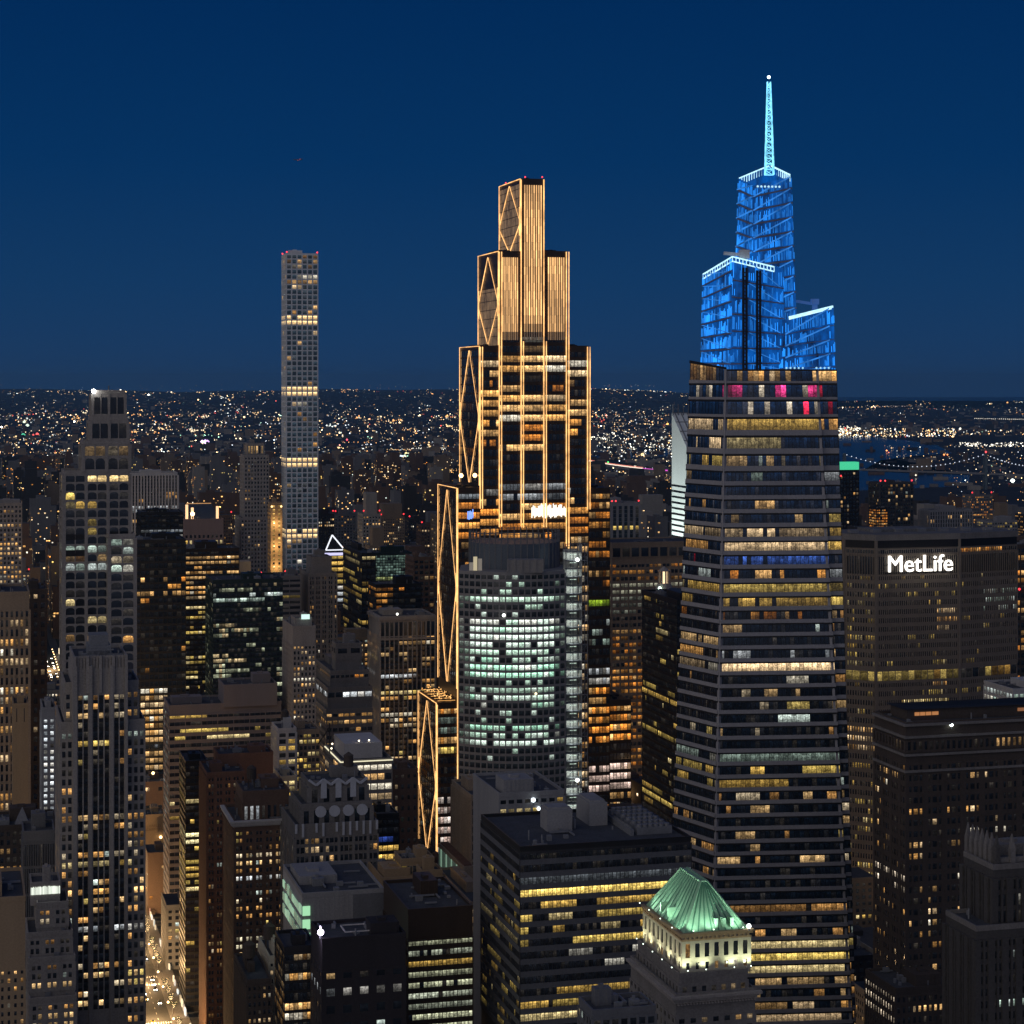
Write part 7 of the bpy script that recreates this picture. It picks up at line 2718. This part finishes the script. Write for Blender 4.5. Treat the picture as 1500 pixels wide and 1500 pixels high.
for v in np.arange(940, 1240, 13.5):
    if (v - 915) % 80 < 14:
        continue
    x, y = ungrid(RR + 2.2, v)
    if k == 0:
        tr_.location = (x, y, .16)
    else:
        dup(tr_, (x, y, .16), k * 1.1)
    k += 1
# red neon blade sign on the west side of the avenue
x, y = ungrid(UL + .9, 1180)
ns_ = tag(empty('neon_sign', (x, y, 9), TH), 'red neon blade sign hanging over the west pavement of the avenue', 'sign')
m = MB()
m.box(0, 1.8, -.2, .2, 0, 8, bottom=True)
m.bar((-2.5, 0, 7), (0, 0, 7), .2)
m.bar((-2.5, 0, 1), (0, 0, 1), .2)
m.build('sign_box', DARKM, ns_)
m = MB()
m.box(.2, 1.6, -.32, -.22, .4, 7.6, lit=(3, .12, .12, 1))
m.build('neon_panel', LAMP, ns_)
# traffic signals at the corners
for i, (v, c, nm) in enumerate(((1312, (4, .1, .06), 'red'), (1232, (.1, 3.6, 1.0), 'green'), (1150, (.1, 3.6, 1.0), 'green'), (1392, (4, .1, .06), 'red'))):
    x, y = ungrid(RR + .6, v)
    r_ = tag(empty('traffic_signal', (x, y, .16), TH), 'traffic signal showing %s at the avenue crossing' % nm, 'traffic light', 'traffic signals on the avenue showing %s' % nm)
    m = MB()
    m.cyl(0, 0, 0, 6.5, .12, .1, 6)
    m.bar((0, 0, 6.3), (-4.5, 0, 6.6), .14)
    m.build('pole', STEEL, r_)
    m = MB()
    m.box(-4.7, -4.2, -.2, .2, 5.5, 6.6)
    m.build('signal_head', DARKM, r_)
    m = MB()
    m.ball(-4.45, -.25, 6.2 if nm == 'red' else 5.8, .62, (*c, 1), n=8, m=5)
    m.build('signal_lens', LAMP, r_)
# shop fronts and banners of light along the east pavement
sf = MB()
for v in np.arange(930, 1640, 7.5):
    if (v - 915) % 80 < 16:
        continue
    k = rg2.random()
    if k < .35:
        continue
    col = np.array(pick([((1, .8, .5), 4), ((1, .95, .85), 3), ((.9, 1, .95), 1), ((1, .3, .2), .4)], rg2)) * rg2.uniform(.15, 1.3)
    sf.box(UR + .9, UR + 1.6, v, v + rg2.uniform(1.8, 5), .9, rg2.uniform(2.6, 4.2), lit=(*col, 1))
for v in np.arange(2040, 2430, 6):
    for u_ in (UL - 1, UR + .9):
        if rg2.random() < .8:
            col = np.array(pick([((1, .8, .5), 4), ((1, .95, .85), 3)], rg2)) * rg2.uniform(.6, 2.5)
            sf.box(u_, u_ + .6, v, v + rg2.uniform(3, 5.5), .9, rg2.uniform(4, 8), lit=(*col, 1))
o = sf.build('shop_windows', LAMP)
o.rotation_euler = (0, 0, TH)
o['kind'] = 'stuff'

# airliner low in the sky on the left
pl_ = tag(empty('airplane', (xat(436, 9000), 9000, zat(234, 9000)), radians(12)), 'tiny airliner with red lights crossing the empty sky', 'airplane')
m = MB()

m = MB()
secs = [(-20, .3), (-17, 1.6), (-12, 2.0), (8, 2.0), (16, 1.2), (21, .3)]
for (xa, ra), (xb, rb) in zip(secs[:-1], secs[1:]):
    an = [2 * pi * k / 10 for k in range(10)]
    m.frustum([(xa, ra * cos(a), ra * sin(a)) for a in an], [(xb, rb * cos(a), rb * sin(a)) for a in an], top=False)
m.build('fuselage', GREYM, pl_)
m = MB()
for s in (-1, 1):
    m.frustum([(-4, s * 1.5, -.8), (3, s * 1.5, -.8), (8, s * 18, .4), (5.5, s * 18, .4)], [(-4, s * 1.5, -.3), (3, s * 1.5, -.3), (8, s * 18, .6), (5.5, s * 18, .6)])
    m.frustum([(15, s * .8, .4), (19, s * .8, .4), (21, s * 7, .8), (19, s * 7, .8)], [(15, s * .8, .7), (19, s * .8, .7), (21, s * 7, 1), (19, s * 7, 1)])
m.frustum([(14, -.2, 1), (19, -.2, 1), (19, .2, 1), (14, .2, 1)], [(18.5, -.15, 7), (21, -.15, 7), (21, .15, 7), (18.5, .15, 7)])
m.build('wings', GREYM, pl_)
m = MB()
m.octas([(0, 0, -2.4), (8, 18, .5), (8, -18, .5)], [1.6, 1.2, 1.2], [(1.6, .25, .2, 1)] * 3)
m.build('navigation_lights', LAMP, pl_)

# ================================================================== the air: thin even haze over the whole city
if True:
    m = MB()
    m.box(-11900, 11900, -800, 39600, -3, 520, bottom=True)
    hm, t_, out_ = newmat('haze_air')
    pv = t_.nodes.new('ShaderNodeVolumePrincipled')
    pv.inputs['Color'].default_value = (.34, .72, 1.0, 1)
    pv.inputs['Density'].default_value = 2.2e-5
    pv.inputs['Anisotropy'].default_value = .2
    t_.links.new(pv.outputs[0], out_.inputs['Volume'])
    o = m.build('haze', hm)
    o['kind'] = 'stuff'
